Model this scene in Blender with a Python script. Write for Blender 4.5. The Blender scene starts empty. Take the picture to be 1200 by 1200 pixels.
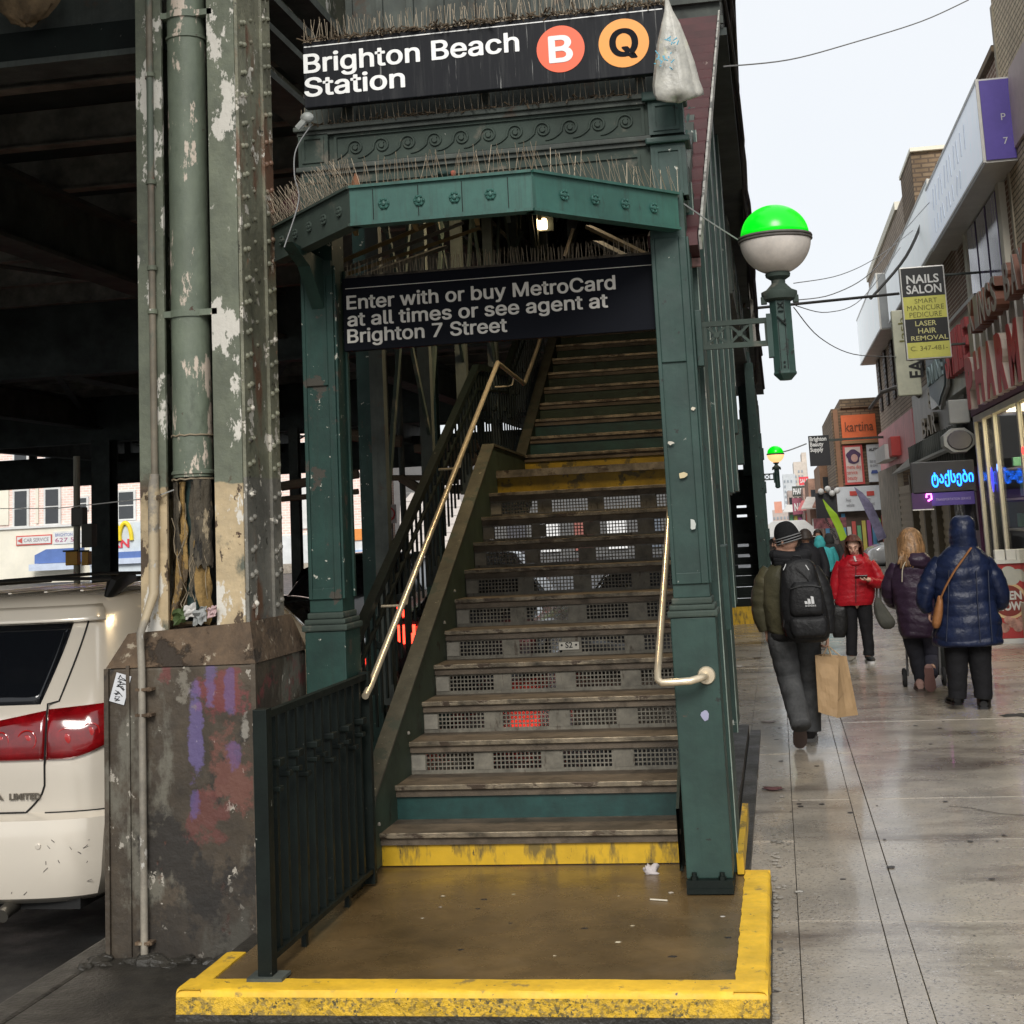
import bpy, bmesh, math, random
from math import sin, cos, pi, radians, atan2, sqrt, exp
from mathutils import Vector, Matrix, noise
import numpy as np
random.seed(7)
D = bpy.data
SC = bpy.context.scene
COL = SC.collection

# ------------------------------------------------------------------ camera
F_PX, CX, CY, EYE = 1720.0, 600.0, 357.0, 1.7      # on a 1200 px frame
_Y = Vector(((910 - CX) / F_PX, -(605 - CY) / F_PX, -1)).normalized()
_Z = Vector((50 - CX, -(-10800 - CY), -F_PX)).normalized()
_Z = (_Z - _Z.dot(_Y) * _Y).normalized()
_X = _Y.cross(_Z)
RW = Matrix((_X, _Y, _Z))                          # camera -> world
cam = D.cameras.new('camera'); camo = D.objects.new('camera', cam); COL.objects.link(camo)
cam.sensor_width = 36; cam.lens = 36 * F_PX / 1200
cam.shift_y = -(600 - CY) / 1200
cam.clip_start = .05; cam.clip_end = 600
camo.matrix_world = Matrix.Translation((0, 0, EYE)) @ RW.to_4x4()
SC.camera = camo

# ------------------------------------------------------------------ light
SUN_EL, SUN_AZ = radians(36), radians(175)
W = D.worlds.new('World'); SC.world = W; W.use_nodes = True
nt = W.node_tree; nt.nodes.clear()
sky = nt.nodes.new('ShaderNodeTexSky'); sky.sky_type = 'NISHITA'; sky.sun_disc = False
sky.sun_elevation = SUN_EL; sky.sun_rotation = SUN_AZ; sky.air_density = 1.0; sky.dust_density = 3
hs = nt.nodes.new('ShaderNodeMixRGB'); hs.inputs[0].default_value = .93
hs.inputs[2].default_value = (6.3, 6.45, 6.65, 1)   # even cloud cover over the blue
bg = nt.nodes.new('ShaderNodeBackground'); bg.inputs[1].default_value = .085
wo = nt.nodes.new('ShaderNodeOutputWorld')
tcw = nt.nodes.new('ShaderNodeTexCoord'); nzw = nt.nodes.new('ShaderNodeTexNoise'); nzw.inputs['Scale'].default_value = 2.2; nzw.inputs['Detail'].default_value = 5
crw = nt.nodes.new('ShaderNodeMixRGB'); crw.inputs[1].default_value = (5.5, 5.75, 6.05, 1); crw.inputs[2].default_value = (6.3, 6.4, 6.5, 1)
nt.links.new(tcw.outputs['Generated'], nzw.inputs['Vector']); nt.links.new(nzw.outputs['Fac'], crw.inputs[0]); nt.links.new(crw.outputs[0], hs.inputs[2])
nt.links.new(sky.outputs[0], hs.inputs[1]); nt.links.new(hs.outputs[0], bg.inputs[0]); nt.links.new(bg.outputs[0], wo.inputs[0])
sl = D.lights.new('sun', 'SUN'); sl.energy = 1.5; sl.angle = radians(25); sl.color = (1, .97, .92)
so = D.objects.new('sun', sl); COL.objects.link(so)
so.rotation_euler = (radians(54), 0, radians(5))   # from behind the viewer, along the street
SC.view_settings.view_transform = 'Standard'; SC.view_settings.look = 'None'
SC.view_settings.exposure = 0.92; SC.view_settings.gamma = 1
SC.cycles.use_denoising = True
SC.cycles.max_bounces = 5; SC.cycles.diffuse_bounces = 3; SC.cycles.glossy_bounces = 3
SC.cycles.transmission_bounces = 4; SC.cycles.transparent_max_bounces = 6

# ------------------------------------------------------------------ pixel helpers (photo px -> a point on a world plane)
def ray(x, y): return RW @ Vector(((x - CX) / F_PX, -(y - CY) / F_PX, -1))
def onY(x, y, Y):
    d = ray(x, y); return Vector((0, 0, EYE)) + d * (Y / d.y)
def onZ(x, y, Z):
    d = ray(x, y); return Vector((0, 0, EYE)) + d * ((Z - EYE) / d.z)
def onX(x, y, X):
    d = ray(x, y); return Vector((0, 0, EYE)) + d * (X / d.x)

# ------------------------------------------------------------------ builder
class B:
    def __init__(s): s.v = []; s.f = []
    def add(s, vs, fs):
        n = len(s.v); s.v += [tuple(p) for p in vs]; s.f += [tuple(i + n for i in f) for f in fs]; return s
    def box(s, x0, x1, y0, y1, z0, z1):
        if x0 > x1: x0, x1 = x1, x0
        if y0 > y1: y0, y1 = y1, y0
        if z0 > z1: z0, z1 = z1, z0
        return s.add([(x0,y0,z0),(x1,y0,z0),(x1,y1,z0),(x0,y1,z0),(x0,y0,z1),(x1,y0,z1),(x1,y1,z1),(x0,y1,z1)],
                     [(0,3,2,1),(4,5,6,7),(0,1,5,4),(1,2,6,5),(2,3,7,6),(3,0,4,7)])
    def bbox(s, x0, x1, y0, y1, z0, z1, b=.01):      # box with chamfered edges
        bm = bmesh.new(); bmesh.ops.create_cube(bm, size=1)
        for v in bm.verts:
            v.co = Vector(((x0+x1)/2 + v.co.x*(x1-x0), (y0+y1)/2 + v.co.y*(y1-y0), (z0+z1)/2 + v.co.z*(z1-z0)))
        bmesh.ops.bevel(bm, geom=bm.edges[:] , offset=b, segments=2, affect='EDGES', profile=.6)
        return s.bm(bm)
    def bm(s, bm, M=None):
        if M is not None: bm.transform(M)
        bm.verts.index_update()
        s.add([v.co[:] for v in bm.verts], [[v.index for v in f.verts] for f in bm.faces]); bm.free(); return s
    def bar(s, a, b, w, h=None, up=(0,0,1)):          # rectangular bar a->b
        h = h or w; a = Vector(a); b = Vector(b); d = (b - a).normalized(); up = Vector(up)
        if abs(d.dot(up)) > .98: up = Vector((0,1,0))
        r = d.cross(up).normalized() * w / 2; u = r.cross(d).normalized() * h / 2
        vs = [p + i*r + j*u for p in (a, b) for i, j in ((-1,-1),(1,-1),(1,1),(-1,1))]
        return s.add(vs, [(3,2,1,0),(4,5,6,7),(0,1,5,4),(1,2,6,5),(2,3,7,6),(3,0,4,7)])
    def tube(s, pts, r, n=10, cap=True, sq=1.0, closed=False):
        pts = [Vector(p) for p in pts]; rs = r if isinstance(r, (list, tuple)) else [r]*len(pts)
        rings = []; up = None
        for i, p in enumerate(pts):
            if closed: d = (pts[(i+1) % len(pts)] - pts[i-1])
            else: d = (pts[min(i+1, len(pts)-1)] - pts[max(i-1, 0)])
            d = d.normalized() if d.length > 1e-9 else Vector((0,0,1))
            if up is None:
                up = Vector((0,0,1)) if abs(d.z) < .9 else Vector((0,1,0))
            u = (up - up.dot(d)*d)
            if u.length < 1e-6: u = d.orthogonal()
            u.normalize(); up = u; w = d.cross(u)
            rings.append([p + (u*cos(2*pi*k/n)*sq + w*sin(2*pi*k/n))*rs[i] for k in range(n)])
        vs = [q for R in rings for q in R]; m = len(rings)
        fs = []
        for i in range(m if closed else m-1):
            j = (i+1) % m
            for k in range(n): fs.append((i*n+k, i*n+(k+1)%n, j*n+(k+1)%n, j*n+k))
        if cap and not closed:
            fs.append(tuple(reversed(range(n)))); fs.append(tuple(range((m-1)*n, m*n)))
        return s.add(vs, fs)
    def lathe(s, prof, n=24, c=(0,0,0)):              # prof: (r, z)
        vs = []; m = len(prof)
        for r, z in prof:
            for k in range(n): vs.append((c[0]+r*cos(2*pi*k/n), c[1]+r*sin(2*pi*k/n), c[2]+z))
        fs = [(i*n+k, i*n+(k+1)%n, (i+1)*n+(k+1)%n, (i+1)*n+k) for i in range(m-1) for k in range(n)]
        if prof[0][0] > 1e-4: fs.append(tuple(reversed(range(n))))
        if prof[-1][0] > 1e-4: fs.append(tuple(range((m-1)*n, m*n)))
        return s.add(vs, fs)
    def prism(s, poly, off):                          # closed polygon (3D points) extruded by off
        n = len(poly); off = Vector(off); vs = [Vector(p) for p in poly]; vs += [p + off for p in vs]
        return s.add(vs, [tuple(reversed(range(n))), tuple(range(n, 2*n))] + [(i, (i+1)%n, n+(i+1)%n, n+i) for i in range(n)])
    def loft(s, rings, cap=True, closed=True):
        n = len(rings[0]); m = len(rings); vs = [p for R in rings for p in R]
        fs = [(i*n+k, i*n+(k+1)%n, (i+1)*n+(k+1)%n, (i+1)*n+k) for i in range(m-1) for k in range(n if closed else n-1)]
        if cap: fs.append(tuple(reversed(range(n)))); fs.append(tuple(range((m-1)*n, m*n)))
        return s.add(vs, fs)
    def ball(s, c, r, n=10, sc=(1,1,1)):
        bm = bmesh.new(); bmesh.ops.create_uvsphere(bm, u_segments=n, v_segments=max(5, n*2//3), radius=r)
        return s.bm(bm, Matrix.Translation(c) @ Matrix.Diagonal((*sc, 1)))
    def grid(s, fn, nu, nv):
        vs = [fn(i/nu, j/nv) for j in range(nv+1) for i in range(nu+1)]
        return s.add(vs, [(j*(nu+1)+i, j*(nu+1)+i+1, (j+1)*(nu+1)+i+1, (j+1)*(nu+1)+i) for j in range(nv) for i in range(nu)])
    def build(s, name, mat, parent=None, smooth=False, recalc=True, origin=None, kind=None, label=None, bevel=0):
        me = D.meshes.new(name)
        off = Vector(origin) if origin is not None else root_off(parent)
        vs = [(p[0]-off.x, p[1]-off.y, p[2]-off.z) for p in s.v]
        me.from_pydata(vs, [], s.f)
        if recalc:
            bm = bmesh.new(); bm.from_mesh(me); bmesh.ops.recalc_face_normals(bm, faces=bm.faces); bm.to_mesh(me); bm.free()
        me.materials.append(mat)
        if smooth:
            me.polygons.foreach_set('use_smooth', [True]*len(me.polygons))
            if smooth != 'all': me.set_sharp_from_angle(angle=radians(38))
        me.update()
        o = D.objects.new(name, me); COL.objects.link(o)
        if parent is not None: o.parent = parent
        elif origin is not None: o.location = off
        if bevel:
            m = o.modifiers.new('bevel', 'BEVEL'); m.width = bevel; m.segments = 2; m.limit_method = 'ANGLE'
        if kind: o['kind'] = kind
        if label: o['label'] = label
        return o

def root_off(p):
    v = Vector((0,0,0))
    while p is not None: v += p.location; p = p.parent
    return v
def tag(o, label, cat, group=None):
    o['label'] = label; o['category'] = cat
    if group: o['group'] = group
    return o
def thing(name, label, cat, loc=(0,0,0), group=None):
    o = D.objects.new(name, None); o.empty_display_size = .1; o.location = loc; COL.objects.link(o)
    return tag(o, label, cat, group)
def kids(o): return [c for c in COL.objects if c.parent == o]
def copy_tree(o, parent=None, child_map=None):
    if child_map is None:
        child_map = {}
        for c in COL.objects:
            if c.parent: child_map.setdefault(c.parent, []).append(c)
    c = o.copy(); COL.objects.link(c)
    if parent is not None: c.parent = parent
    for ch in child_map.get(o, []): copy_tree(ch, c, child_map)
    return c
def inst(o, parent, loc, rot=None, sc=None):          # shared-mesh copy of a part
    c = o.copy(); COL.objects.link(c); c.parent = parent; c.location = loc
    if rot is not None: c.rotation_euler = rot
    if sc is not None: c.scale = sc
    return c

# ------------------------------------------------------------------ materials
def mat(name, col, rough=.6, metal=0, var=.25, vscale=2.5, chips=(), bump=.15, bscale=60, bdist=.004, emit=None, estr=1,
        split=None, stretch=(1,1,1), spec=.5, rvar=.0, brick=None, coat=0, alpha=1, trans=0, streak=0, streak_col=(.02,.018,.015), world=True):
    m = D.materials.new(name); m.use_nodes = True; t = m.node_tree; N = t.nodes; L = t.links
    p = N['Principled BSDF']; tc = N.new('ShaderNodeTexCoord')
    src = tc.outputs['Object']
    if world:
        g = N.new('ShaderNodeNewGeometry'); src = g.outputs['Position']
    def mapped(sc, off=(0,0,0)):
        mp = N.new('ShaderNodeMapping'); L.new(src, mp.inputs[0]); mp.inputs['Scale'].default_value = sc; mp.inputs['Location'].default_value = off; return mp.outputs[0]
    def nz(scale, sc=(1,1,1), off=(0,0,0), det=6, ro=.6):
        n = N.new('ShaderNodeTexNoise'); L.new(mapped(sc, off), n.inputs['Vector']); n.inputs['Scale'].default_value = scale
        n.inputs['Detail'].default_value = det; n.inputs['Roughness'].default_value = ro; return n.outputs['Fac']
    def rng(v, a, b, c=0, d=1):
        r = N.new('ShaderNodeMapRange'); L.new(v, r.inputs[0])
        for i, q in zip((1,2,3,4), (a,b,c,d)): r.inputs[i].default_value = q
        return r.outputs[0]
    def mix(fac, a, b, mode='MIX'):
        x = N.new('ShaderNodeMixRGB'); x.blend_type = mode
        for i, q in ((0,fac),(1,a),(2,b)):
            if isinstance(q, (int, float)): x.inputs[i].default_value = q
            elif isinstance(q, tuple): x.inputs[i].default_value = (*q[:3], 1)
            else: L.new(q, x.inputs[i])
        return x.outputs[0]
    def k(c): return tuple(c)
    base = k(col)
    if brick:
        c2, mortar, bw, bh, axis, ms = brick
        sep = N.new('ShaderNodeSeparateXYZ'); L.new(src, sep.inputs[0]); cb = N.new('ShaderNodeCombineXYZ')
        L.new(sep.outputs[axis], cb.inputs[0]); L.new(sep.outputs['Z'], cb.inputs[1])
        b = N.new('ShaderNodeTexBrick'); L.new(cb.outputs[0], b.inputs['Vector']); b.inputs['Scale'].default_value = 1
        b.inputs['Color1'].default_value = (*col, 1); b.inputs['Color2'].default_value = (*c2, 1); b.inputs['Mortar'].default_value = (*mortar, 1)
        b.inputs['Brick Width'].default_value = bw; b.inputs['Row Height'].default_value = bh; b.inputs['Mortar Size'].default_value = ms; b.inputs['Mortar Smooth'].default_value = .2
        base = b.outputs['Color']; bfac = b.outputs['Fac']
    if split:                                           # (z, lower colour)
        sp = N.new('ShaderNodeSeparateXYZ'); L.new(src, sp.inputs[0])
        ad = N.new('ShaderNodeMath'); ad.operation = 'ADD'; L.new(sp.outputs['Z'], ad.inputs[0])
        L.new(rng(nz(9), 0, 1, -.03, .03), ad.inputs[1])
        base = mix(rng(ad.outputs[0], split[0]-.004, split[0]+.004), k(split[1]), base)
    if var:
        f = nz(vscale, stretch, det=8)
        base = mix(rng(f, .25, .75), base, mix(1.0, base, (max(0,1-var*1.6),)*3, 'MULTIPLY'))
        base = mix(rng(nz(vscale*6.3, stretch, (3,5,7)), .35, .75, 0, var*1.2), base, mix(1.0, base, (1.5,1.45,1.35), 'MULTIPLY'))
    if streak:
        f = nz(5, (6,6,.35), (9,1,2), 8, .7)
        base = mix(rng(f, .5, .7, 0, streak), base, k(streak_col))
    hb = None
    for i, ch in enumerate(chips):
        c, scale, thr = ch[:3]; st = ch[3] if len(ch) > 3 else (1,1,1); soft = ch[4] if len(ch) > 4 else .012; zr = ch[5] if len(ch) > 5 else None
        f = rng(nz(scale, st, (i*13.7+2, i*5.1, i*7.3), 10, .66), thr, thr+soft)
        if zr:
            sp = N.new('ShaderNodeSeparateXYZ'); L.new(src, sp.inputs[0])
            q = N.new('ShaderNodeMath'); q.operation = 'MULTIPLY'; L.new(f, q.inputs[0])
            g1 = rng(sp.outputs['Z'], zr[0]-zr[2], zr[0]); g2 = rng(sp.outputs['Z'], zr[1], zr[1]+zr[2], 1, 0)
            mm = N.new('ShaderNodeMath'); mm.operation = 'MULTIPLY'; L.new(g1, mm.inputs[0]); L.new(g2, mm.inputs[1])
            L.new(mm.outputs[0], q.inputs[1]); f = q.outputs[0]
        base = mix(f, base, k(c)); hb = f
    if isinstance(base, tuple): p.inputs['Base Color'].default_value = (*base, 1)
    else: L.new(base, p.inputs['Base Color'])
    if rvar: L.new(rng(nz(vscale*1.7, stretch, (1,8,3), 7), .35, .68, rough, rough+rvar), p.inputs['Roughness'])
    else: p.inputs['Roughness'].default_value = rough
    p.inputs['Metallic'].default_value = metal; p.inputs['Specular IOR Level'].default_value = spec
    if coat: p.inputs['Coat Weight'].default_value = coat if coat != .75 else .35; p.inputs['Coat Roughness'].default_value = .06 if coat != .75 else .1
    if bump:
        h = nz(bscale, det=5)
        if brick:
            iv = N.new('ShaderNodeMath'); iv.operation = 'MULTIPLY_ADD'; L.new(bfac, iv.inputs[0]); iv.inputs[1].default_value = -1.5; L.new(h, iv.inputs[2]); h = iv.outputs[0]
        if hb is not None:
            iv = N.new('ShaderNodeMath'); iv.operation = 'MULTIPLY_ADD'; L.new(hb, iv.inputs[0]); iv.inputs[1].default_value = -.6; L.new(h, iv.inputs[2]); h = iv.outputs[0]
        bn = N.new('ShaderNodeBump'); bn.inputs['Strength'].default_value = bump; bn.inputs['Distance'].default_value = bdist; L.new(h, bn.inputs['Height'])
        L.new(bn.outputs[0], p.inputs['Normal'])
    if emit: p.inputs['Emission Color'].default_value = (*emit, 1); p.inputs['Emission Strength'].default_value = estr
    if trans: p.inputs['Transmission Weight'].default_value = trans; p.inputs['IOR'].default_value = 1.45
    if alpha < 1: p.inputs['Alpha'].default_value = alpha
    return m

WHITE_CHIP = (.45,.44,.4)
M = {}
M['green'] = mat('green_gloss_paint', (.024,.058,.048), .42, var=.35, vscale=3, streak=.35, streak_col=(.012,.03,.026), chips=[((.42,.43,.38), 17, .685), ((.015,.02,.017), 9, .64), ((.09,.05,.03), 12, .7)], bump=.25, bscale=30, rvar=.25, spec=.4)
M['green_scuffed'] = mat('scuffed_green_paint', (.015,.052,.042), .5, spec=.35, var=.35, vscale=4, streak=.3, chips=[((.42,.42,.36), 24, .645), ((.05,.045,.035), 6, .6)], bump=.25, bscale=50, rvar=.2)
M['green_dusty'] = mat('dusty_green_paint', (.05,.07,.058), .75, spec=.3, var=.35, vscale=3, chips=[((.16,.14,.11), 5, .56, (1,1,1), .15), ((.4,.39,.35), 40, .74)], bump=.2, bscale=60)
M['green_hood'] = mat('hood_green_paint', (.034,.112,.092), .5, spec=.35, var=.3, vscale=4, streak=.5, chips=[((.02,.03,.028), 7, .68, (3,3,.5), .05)], bump=.1)
M['teal'] = mat('teal_riser_paint', (.012,.06,.055), .5, var=.4, vscale=7, chips=[((.2,.19,.16), 30, .72)], bump=.15)
M['moss'] = mat('moss_green_paint', (.05,.075,.052), .6, spec=.3, var=.35, vscale=5, chips=[((.18,.16,.12), 25, .74), ((.02,.016,.01), 8, .6, (1,1,1), .1)], bump=.2)
M['black_green'] = mat('near_black_green_paint', (.007,.012,.010), .45, var=.35, vscale=6, chips=[((.2,.2,.17), 26, .69)], bump=.15, rvar=.2, spec=.2)
M['dark_steel'] = mat('soot_dark_steel', (.06,.075,.07), .8, var=.5, vscale=2, chips=[((.05,.035,.025), 5, .62, (1,1,1), .1)], bump=.2)
M['dark_steel2'] = mat('grimy_girder_paint', (.085,.1,.088), .75, var=.5, vscale=3, chips=[((.22,.2,.17), 24, .7, (1,1,.6)), ((.07,.045,.03), 6, .6, (1,1,1), .1)], bump=.2, streak=.4)
M['olive'] = mat('olive_column_paint', (.17,.19,.135), .62, var=.35, vscale=4, split=(1.965, (.55,.43,.26)),
    chips=[((.09,.10,.075), 4, .58, (1,1,.6), .08), ((.62,.59,.52), 6.0, .55, (1.2,1.2,.6), .02), ((.07,.045,.025), 9, .6, (1,1,.5), .02, (-1,1.95,.1)), ((.4,.27,.13), 5, .6, (1,1,.5), .05, (-1,1.9,.1)), ((.06,.03,.018), 7, .68)], bump=.5, bscale=25, bdist=.01)
M['olive_side'] = mat('olive_riveted_plate_paint', (.24,.24,.17), .5, var=.4, vscale=5, split=(1.99, (.22,.21,.18)),
    chips=[((.16,.085,.05), 3.2, .55, (1,1,.4), .08), ((.035,.03,.022), 12, .62), ((.36,.2,.12), 5, .68), ((.6,.56,.48), 9, .595)], bump=.6, bscale=30, bdist=.01)
M['olive_pipe'] = mat('sage_pipe_paint', (.2,.24,.175), .55, var=.35, vscale=3, stretch=(1,1,.5), split=(1.99, (.16,.13,.085)),
    chips=[((.07,.085,.06), 4, .6, (1,1,.5), .1), ((.62,.52,.42), 5, .565, (1.4,1.4,.5), .02), ((.08,.045,.03), 10, .67)], bump=.4, bscale=30, bdist=.008)
M['cream_pipe'] = mat('cream_conduit_paint', (.22,.19,.14), .6, var=.4, vscale=4, split=(1.965, (.45,.36,.23)), chips=[((.1,.12,.09), 5, .5, (1,1,.4), .06), ((.3,.15,.11), 5, .62, (1,1,.5), .06)], bump=.4, bscale=30)
M['jacket'] = mat('weathered_column_jacket', (.085,.065,.044), .55, var=.5, vscale=3,
    chips=[((.12,.11,.085), 3, .54, (1,1,.5), .06), ((.022,.018,.014), 2.3, .54, (1,1,.8), .04), ((.34,.31,.26), 15, .63, (1,1,.7)), ((.11,.045,.03), 6, .66, (1,1,.6), .05)], bump=.5, bscale=25, bdist=.01, rvar=.25)
M['rust'] = mat('rusty_flaking_cap', (.13,.085,.05), .8, var=.5, vscale=6, chips=[((.3,.25,.18), 12, .6, (1,1,1), .05), ((.03,.02,.012), 6, .56, (1,1,1), .05)], bump=.8, bscale=25, bdist=.015)
M['mag'] = mat('magenta_spray', (.2,.05,.055), .5, var=.5, vscale=8, bump=.2)
M['vio'] = mat('violet_spray', (.1,.07,.2), .5, var=.5, vscale=8, bump=.2)
M['yellow'] = mat('worn_yellow_paint', (.85,.52,.03), .5, var=.25, vscale=6, chips=[((.3,.2,.05), 12, .6, (1,1,1), .06), ((.09,.075,.05), 26, .655), ((.3,.27,.2), 9, .69)], bump=.35, bscale=50, rvar=.2)
M['yellow_rough'] = mat('gritty_yellow_kerb_face', (.75,.46,.03), .6, var=.25, vscale=6, chips=[((.3,.2,.04), 40, .50, (1,1,1.1), .05), ((.10,.08,.03), 55, .56, (1,1,1), .03), ((.75,.46,.03), 3.5, .52, (1,1,1), .12)], bump=.9, bscale=45, bdist=.012)
M['yellow_riser'] = mat('dirty_yellow_riser', (.62,.38,.015), .5, var=.2, vscale=4, chips=[((.16,.11,.025), 6, .5, (2.2,1,.6), .1), ((.06,.045,.02), 18, .64, (1.5,1,.5), .03)], bump=.2)
M['yellow_dark'] = mat('dull_yellow_riser', (.38,.25,.01), .55, var=.4, vscale=5, chips=[((.1,.075,.02), 8, .55, (1,1,1), .05)], bump=.2)
M['platform'] = mat('wet_brown_platform_concrete', (.155,.10,.042), .14, var=.4, vscale=2.2, chips=[((.045,.035,.02), 3.3, .62, (1,1,1), .1), ((.3,.27,.2), 35, .745), ((.02,.018,.015), 16, .72)], bump=.25, bscale=90, rvar=.3, spec=.6)
M['tread'] = mat('worn_steel_tread', (.16,.125,.09), .5, metal=.2, var=.45, vscale=6, stretch=(.6,1,1), chips=[((.06,.045,.03), 7, .52, (1,1,1), .12), ((.35,.33,.28), 30, .74)], bump=.5, bscale=120, rvar=.2)
M['nose'] = mat('bright_worn_nosing', (.3,.25,.18), .4, metal=.5, var=.6, vscale=9, bump=.5, bscale=150, chips=[((.07,.05,.035), 12, .55, (.6,1,1), .06)])
M['galv'] = mat('grey_perforated_steel', (.2,.185,.15), .6, metal=.2, var=.4, vscale=14, chips=[((.07,.055,.04), 18, .58, (2,1,.5), .08)], bump=.2)
M['concrete_pale'] = mat('pale_patch_steel', (.3,.28,.235), .7, var=.3, vscale=12, bump=.2)
M['brass'] = mat('bare_handrail_metal', (.75,.64,.47), .3, metal=.55, var=.2, vscale=8, bump=.05)
M['sign_black'] = mat('black_enamel_sign', (.008,.009,.012), .5, spec=.15, var=.1, chips=[((.22,.22,.21), 7, .62, (6,6,.2), .05)], bump=.03, bscale=8, streak=.12, streak_col=(.2,.2,.19))
M['sign_black_clean'] = mat('clean_black_enamel', (.004,.005,.009), .5, spec=.08, var=.1, bump=.03, bscale=8)
M['letter_white'] = mat('white_sign_letter', (.85,.85,.83), .45, var=.08, chips=[((.3,.3,.29), 20, .7, (3,3,.4), .05)], bump=0)
M['letter_grey'] = mat('grey_white_sign_letter', (.66,.63,.57), .5, var=.08, bump=0)
M['orange_red'] = mat('route_bullet_red_orange', (.85,.115,.035), .35, var=.08, bump=0, chips=[((.9,.4,.3), 12, .7, (6,6,.3), .04)])
M['orange'] = mat('route_bullet_orange', (.85,.32,.035), .35, var=.06, bump=0)
M['rustline'] = mat('dry_grass_and_grit', (.14,.1,.06), .9, var=.6, vscale=20, bump=.3)
M['spike'] = mat('dull_spike_wire', (.4,.33,.24), .5, metal=.5, var=.3, bump=0)
M['maroon'] = mat('maroon_corrugated_steel', (.075,.014,.016), .6, var=.35, vscale=4, bump=.15, chips=[((.2,.14,.12), 14, .7)])
M['pale_trim'] = mat('flaky_pale_trim', (.45,.44,.4), .6, var=.4, vscale=9, bump=.2, chips=[((.1,.1,.09), 9, .55, (1,1,1), .04)])
M['light_green_trim'] = mat('pale_green_edge', (.3,.38,.33), .5, var=.4, vscale=6, bump=.1, chips=[((.5,.48,.42), 12, .6, (1,1,.3), .02)])
M['cable'] = mat('black_cable', (.02,.018,.016), .6, var=.4, bump=.1)
M['wire'] = mat('pale_wire', (.3,.3,.28), .6, var=0, bump=0)
M['globe_green'] = mat('green_lamp_globe', (.0,.6,.01), .25, var=0, bump=0, emit=(0,1,.01), estr=.3)
M['globe_white'] = mat('dusty_white_globe', (.6,.55,.5), .4, var=.2, vscale=9, chips=[((.12,.1,.09), 22, .735)], bump=.05)
M['globe_lit'] = mat('lit_amber_globe', (.7,.4,.2), .3, var=0, bump=0, emit=(1,.5,.2), estr=.75)
M['rim'] = mat('brown_grey_lamp_rim', (.1,.09,.08), .6, var=.4, vscale=15, bump=.2)
M['asphalt'] = mat('wet_black_asphalt', (.022,.021,.02), .35, var=.5, vscale=1.5, chips=[((.06,.055,.05), 60, .62), ((.01,.01,.01), 2, .5, (1,1,1), .15)], bump=.7, bscale=130, rvar=.35)
M['walk'] = mat('wet_pavement_concrete', (.45,.395,.32), .15, coat=.75, var=.35, vscale=1.1, world=True, chips=[((.13,.10,.075), .9, .52, (.6,1.5,1), .12), ((.10,.085,.07), 60, .56, (1,1,1), .05), ((.5,.47,.43), 48, .62, (1,1,1), .04), ((.04,.035,.03), 9, .70)], bump=.6, bscale=60, bdist=.005, rvar=.3, spec=.6)
M['walk_dark'] = mat('dirty_wet_kerbside_concrete', (.05,.045,.036), .3, var=.5, vscale=2, chips=[((.02,.018,.014), 5, .5, (1,1,1), .1), ((.2,.18,.15), 40, .7)], bump=.7, bscale=50, bdist=.01, rvar=.3)
M['joint'] = mat('dark_joint_grit', (.05,.043,.034), .8, var=.4, vscale=8, bump=.4)
def plain(name, col, rough=.6, **k): 
    k.setdefault('var', .15); k.setdefault('bump', .05)
    if name not in M: M[name] = mat(name, col, rough, **k)
    return M[name]

# ------------------------------------------------------------------ lettering
FONTS = {}
_r = bpy.utils.resource_path('LOCAL')
def font(n):
    if n not in FONTS:
        try: FONTS[n] = D.fonts.load(_r + '/datafiles/fonts/' + n)
        except Exception: FONTS[n] = None
    return FONTS[n]
def letters(s, O, X, U, w=None, h=None, m=None, parent=None, name='lettering', thick=.006, bold=.0, fnt=None, space=1.0, line=.9, out=None, word=1.0, shear=0, em=0):
    """flat raised lettering; O lower-left corner, X/U unit vectors, fitted to width w and/or height h"""
    c = D.curves.new(name, 'FONT'); c.body = s; c.size = 1; c.space_character = space; c.space_line = line; c.space_word = word; c.offset = bold; c.resolution_u = 3; c.shear = shear
    if fnt and font(fnt): c.font = font(fnt)
    o = D.objects.new('tmp', c); COL.objects.link(o)
    dg = bpy.context.evaluated_depsgraph_get(); dg.update()
    me = D.meshes.new_from_object(o.evaluated_get(dg)); D.objects.remove(o); D.curves.remove(c)
    vs = [v.co.copy() for v in me.vertices]; fs = [tuple(p.vertices) for p in me.polygons]; D.meshes.remove(me)
    if not vs: return None
    x0 = min(v.x for v in vs); x1 = max(v.x for v in vs); y0 = min(v.y for v in vs); y1 = max(v.y for v in vs)
    sx = (w/(x1-x0)) if w else None; sy = (h/(y1-y0)) if h else None
    sx = sx or sy; sy = sy or sx
    O = Vector(O); X = Vector(X).normalized(); U = Vector(U).normalized(); n = X.cross(U)
    if out is None: out = n
    out = Vector(out).normalized()
    b = B(); pts = [O + X*(v.x-x0)*sx + U*(v.y-y0)*sy for v in vs]
    k = len(pts)
    # front sheet + skirt
    cnt = {}
    for f in fs:
        for i in range(len(f)):
            e = (f[i], f[(i+1) % len(f)]); cnt[e] = cnt.get(e, 0)+1
    for j, (ex, eu) in enumerate([(0,0)] if not em else [(-1,0),(1,0),(0,.6),(0,-.6),(.7,.5),(-.7,.5),(.7,-.5),(-.7,-.5)]):
        o_ = X*ex*em*sx + U*eu*em*sx; th = thick + j*.00012
        b.add([p + o_ + out*th for p in pts] + [p + o_ for p in pts], [tuple(f) for f in fs] + [(e[1], e[0], e[0]+k, e[1]+k) for e in cnt if (e[1], e[0]) not in cnt])
    return b.build(name, m, parent, recalc=False)
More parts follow.
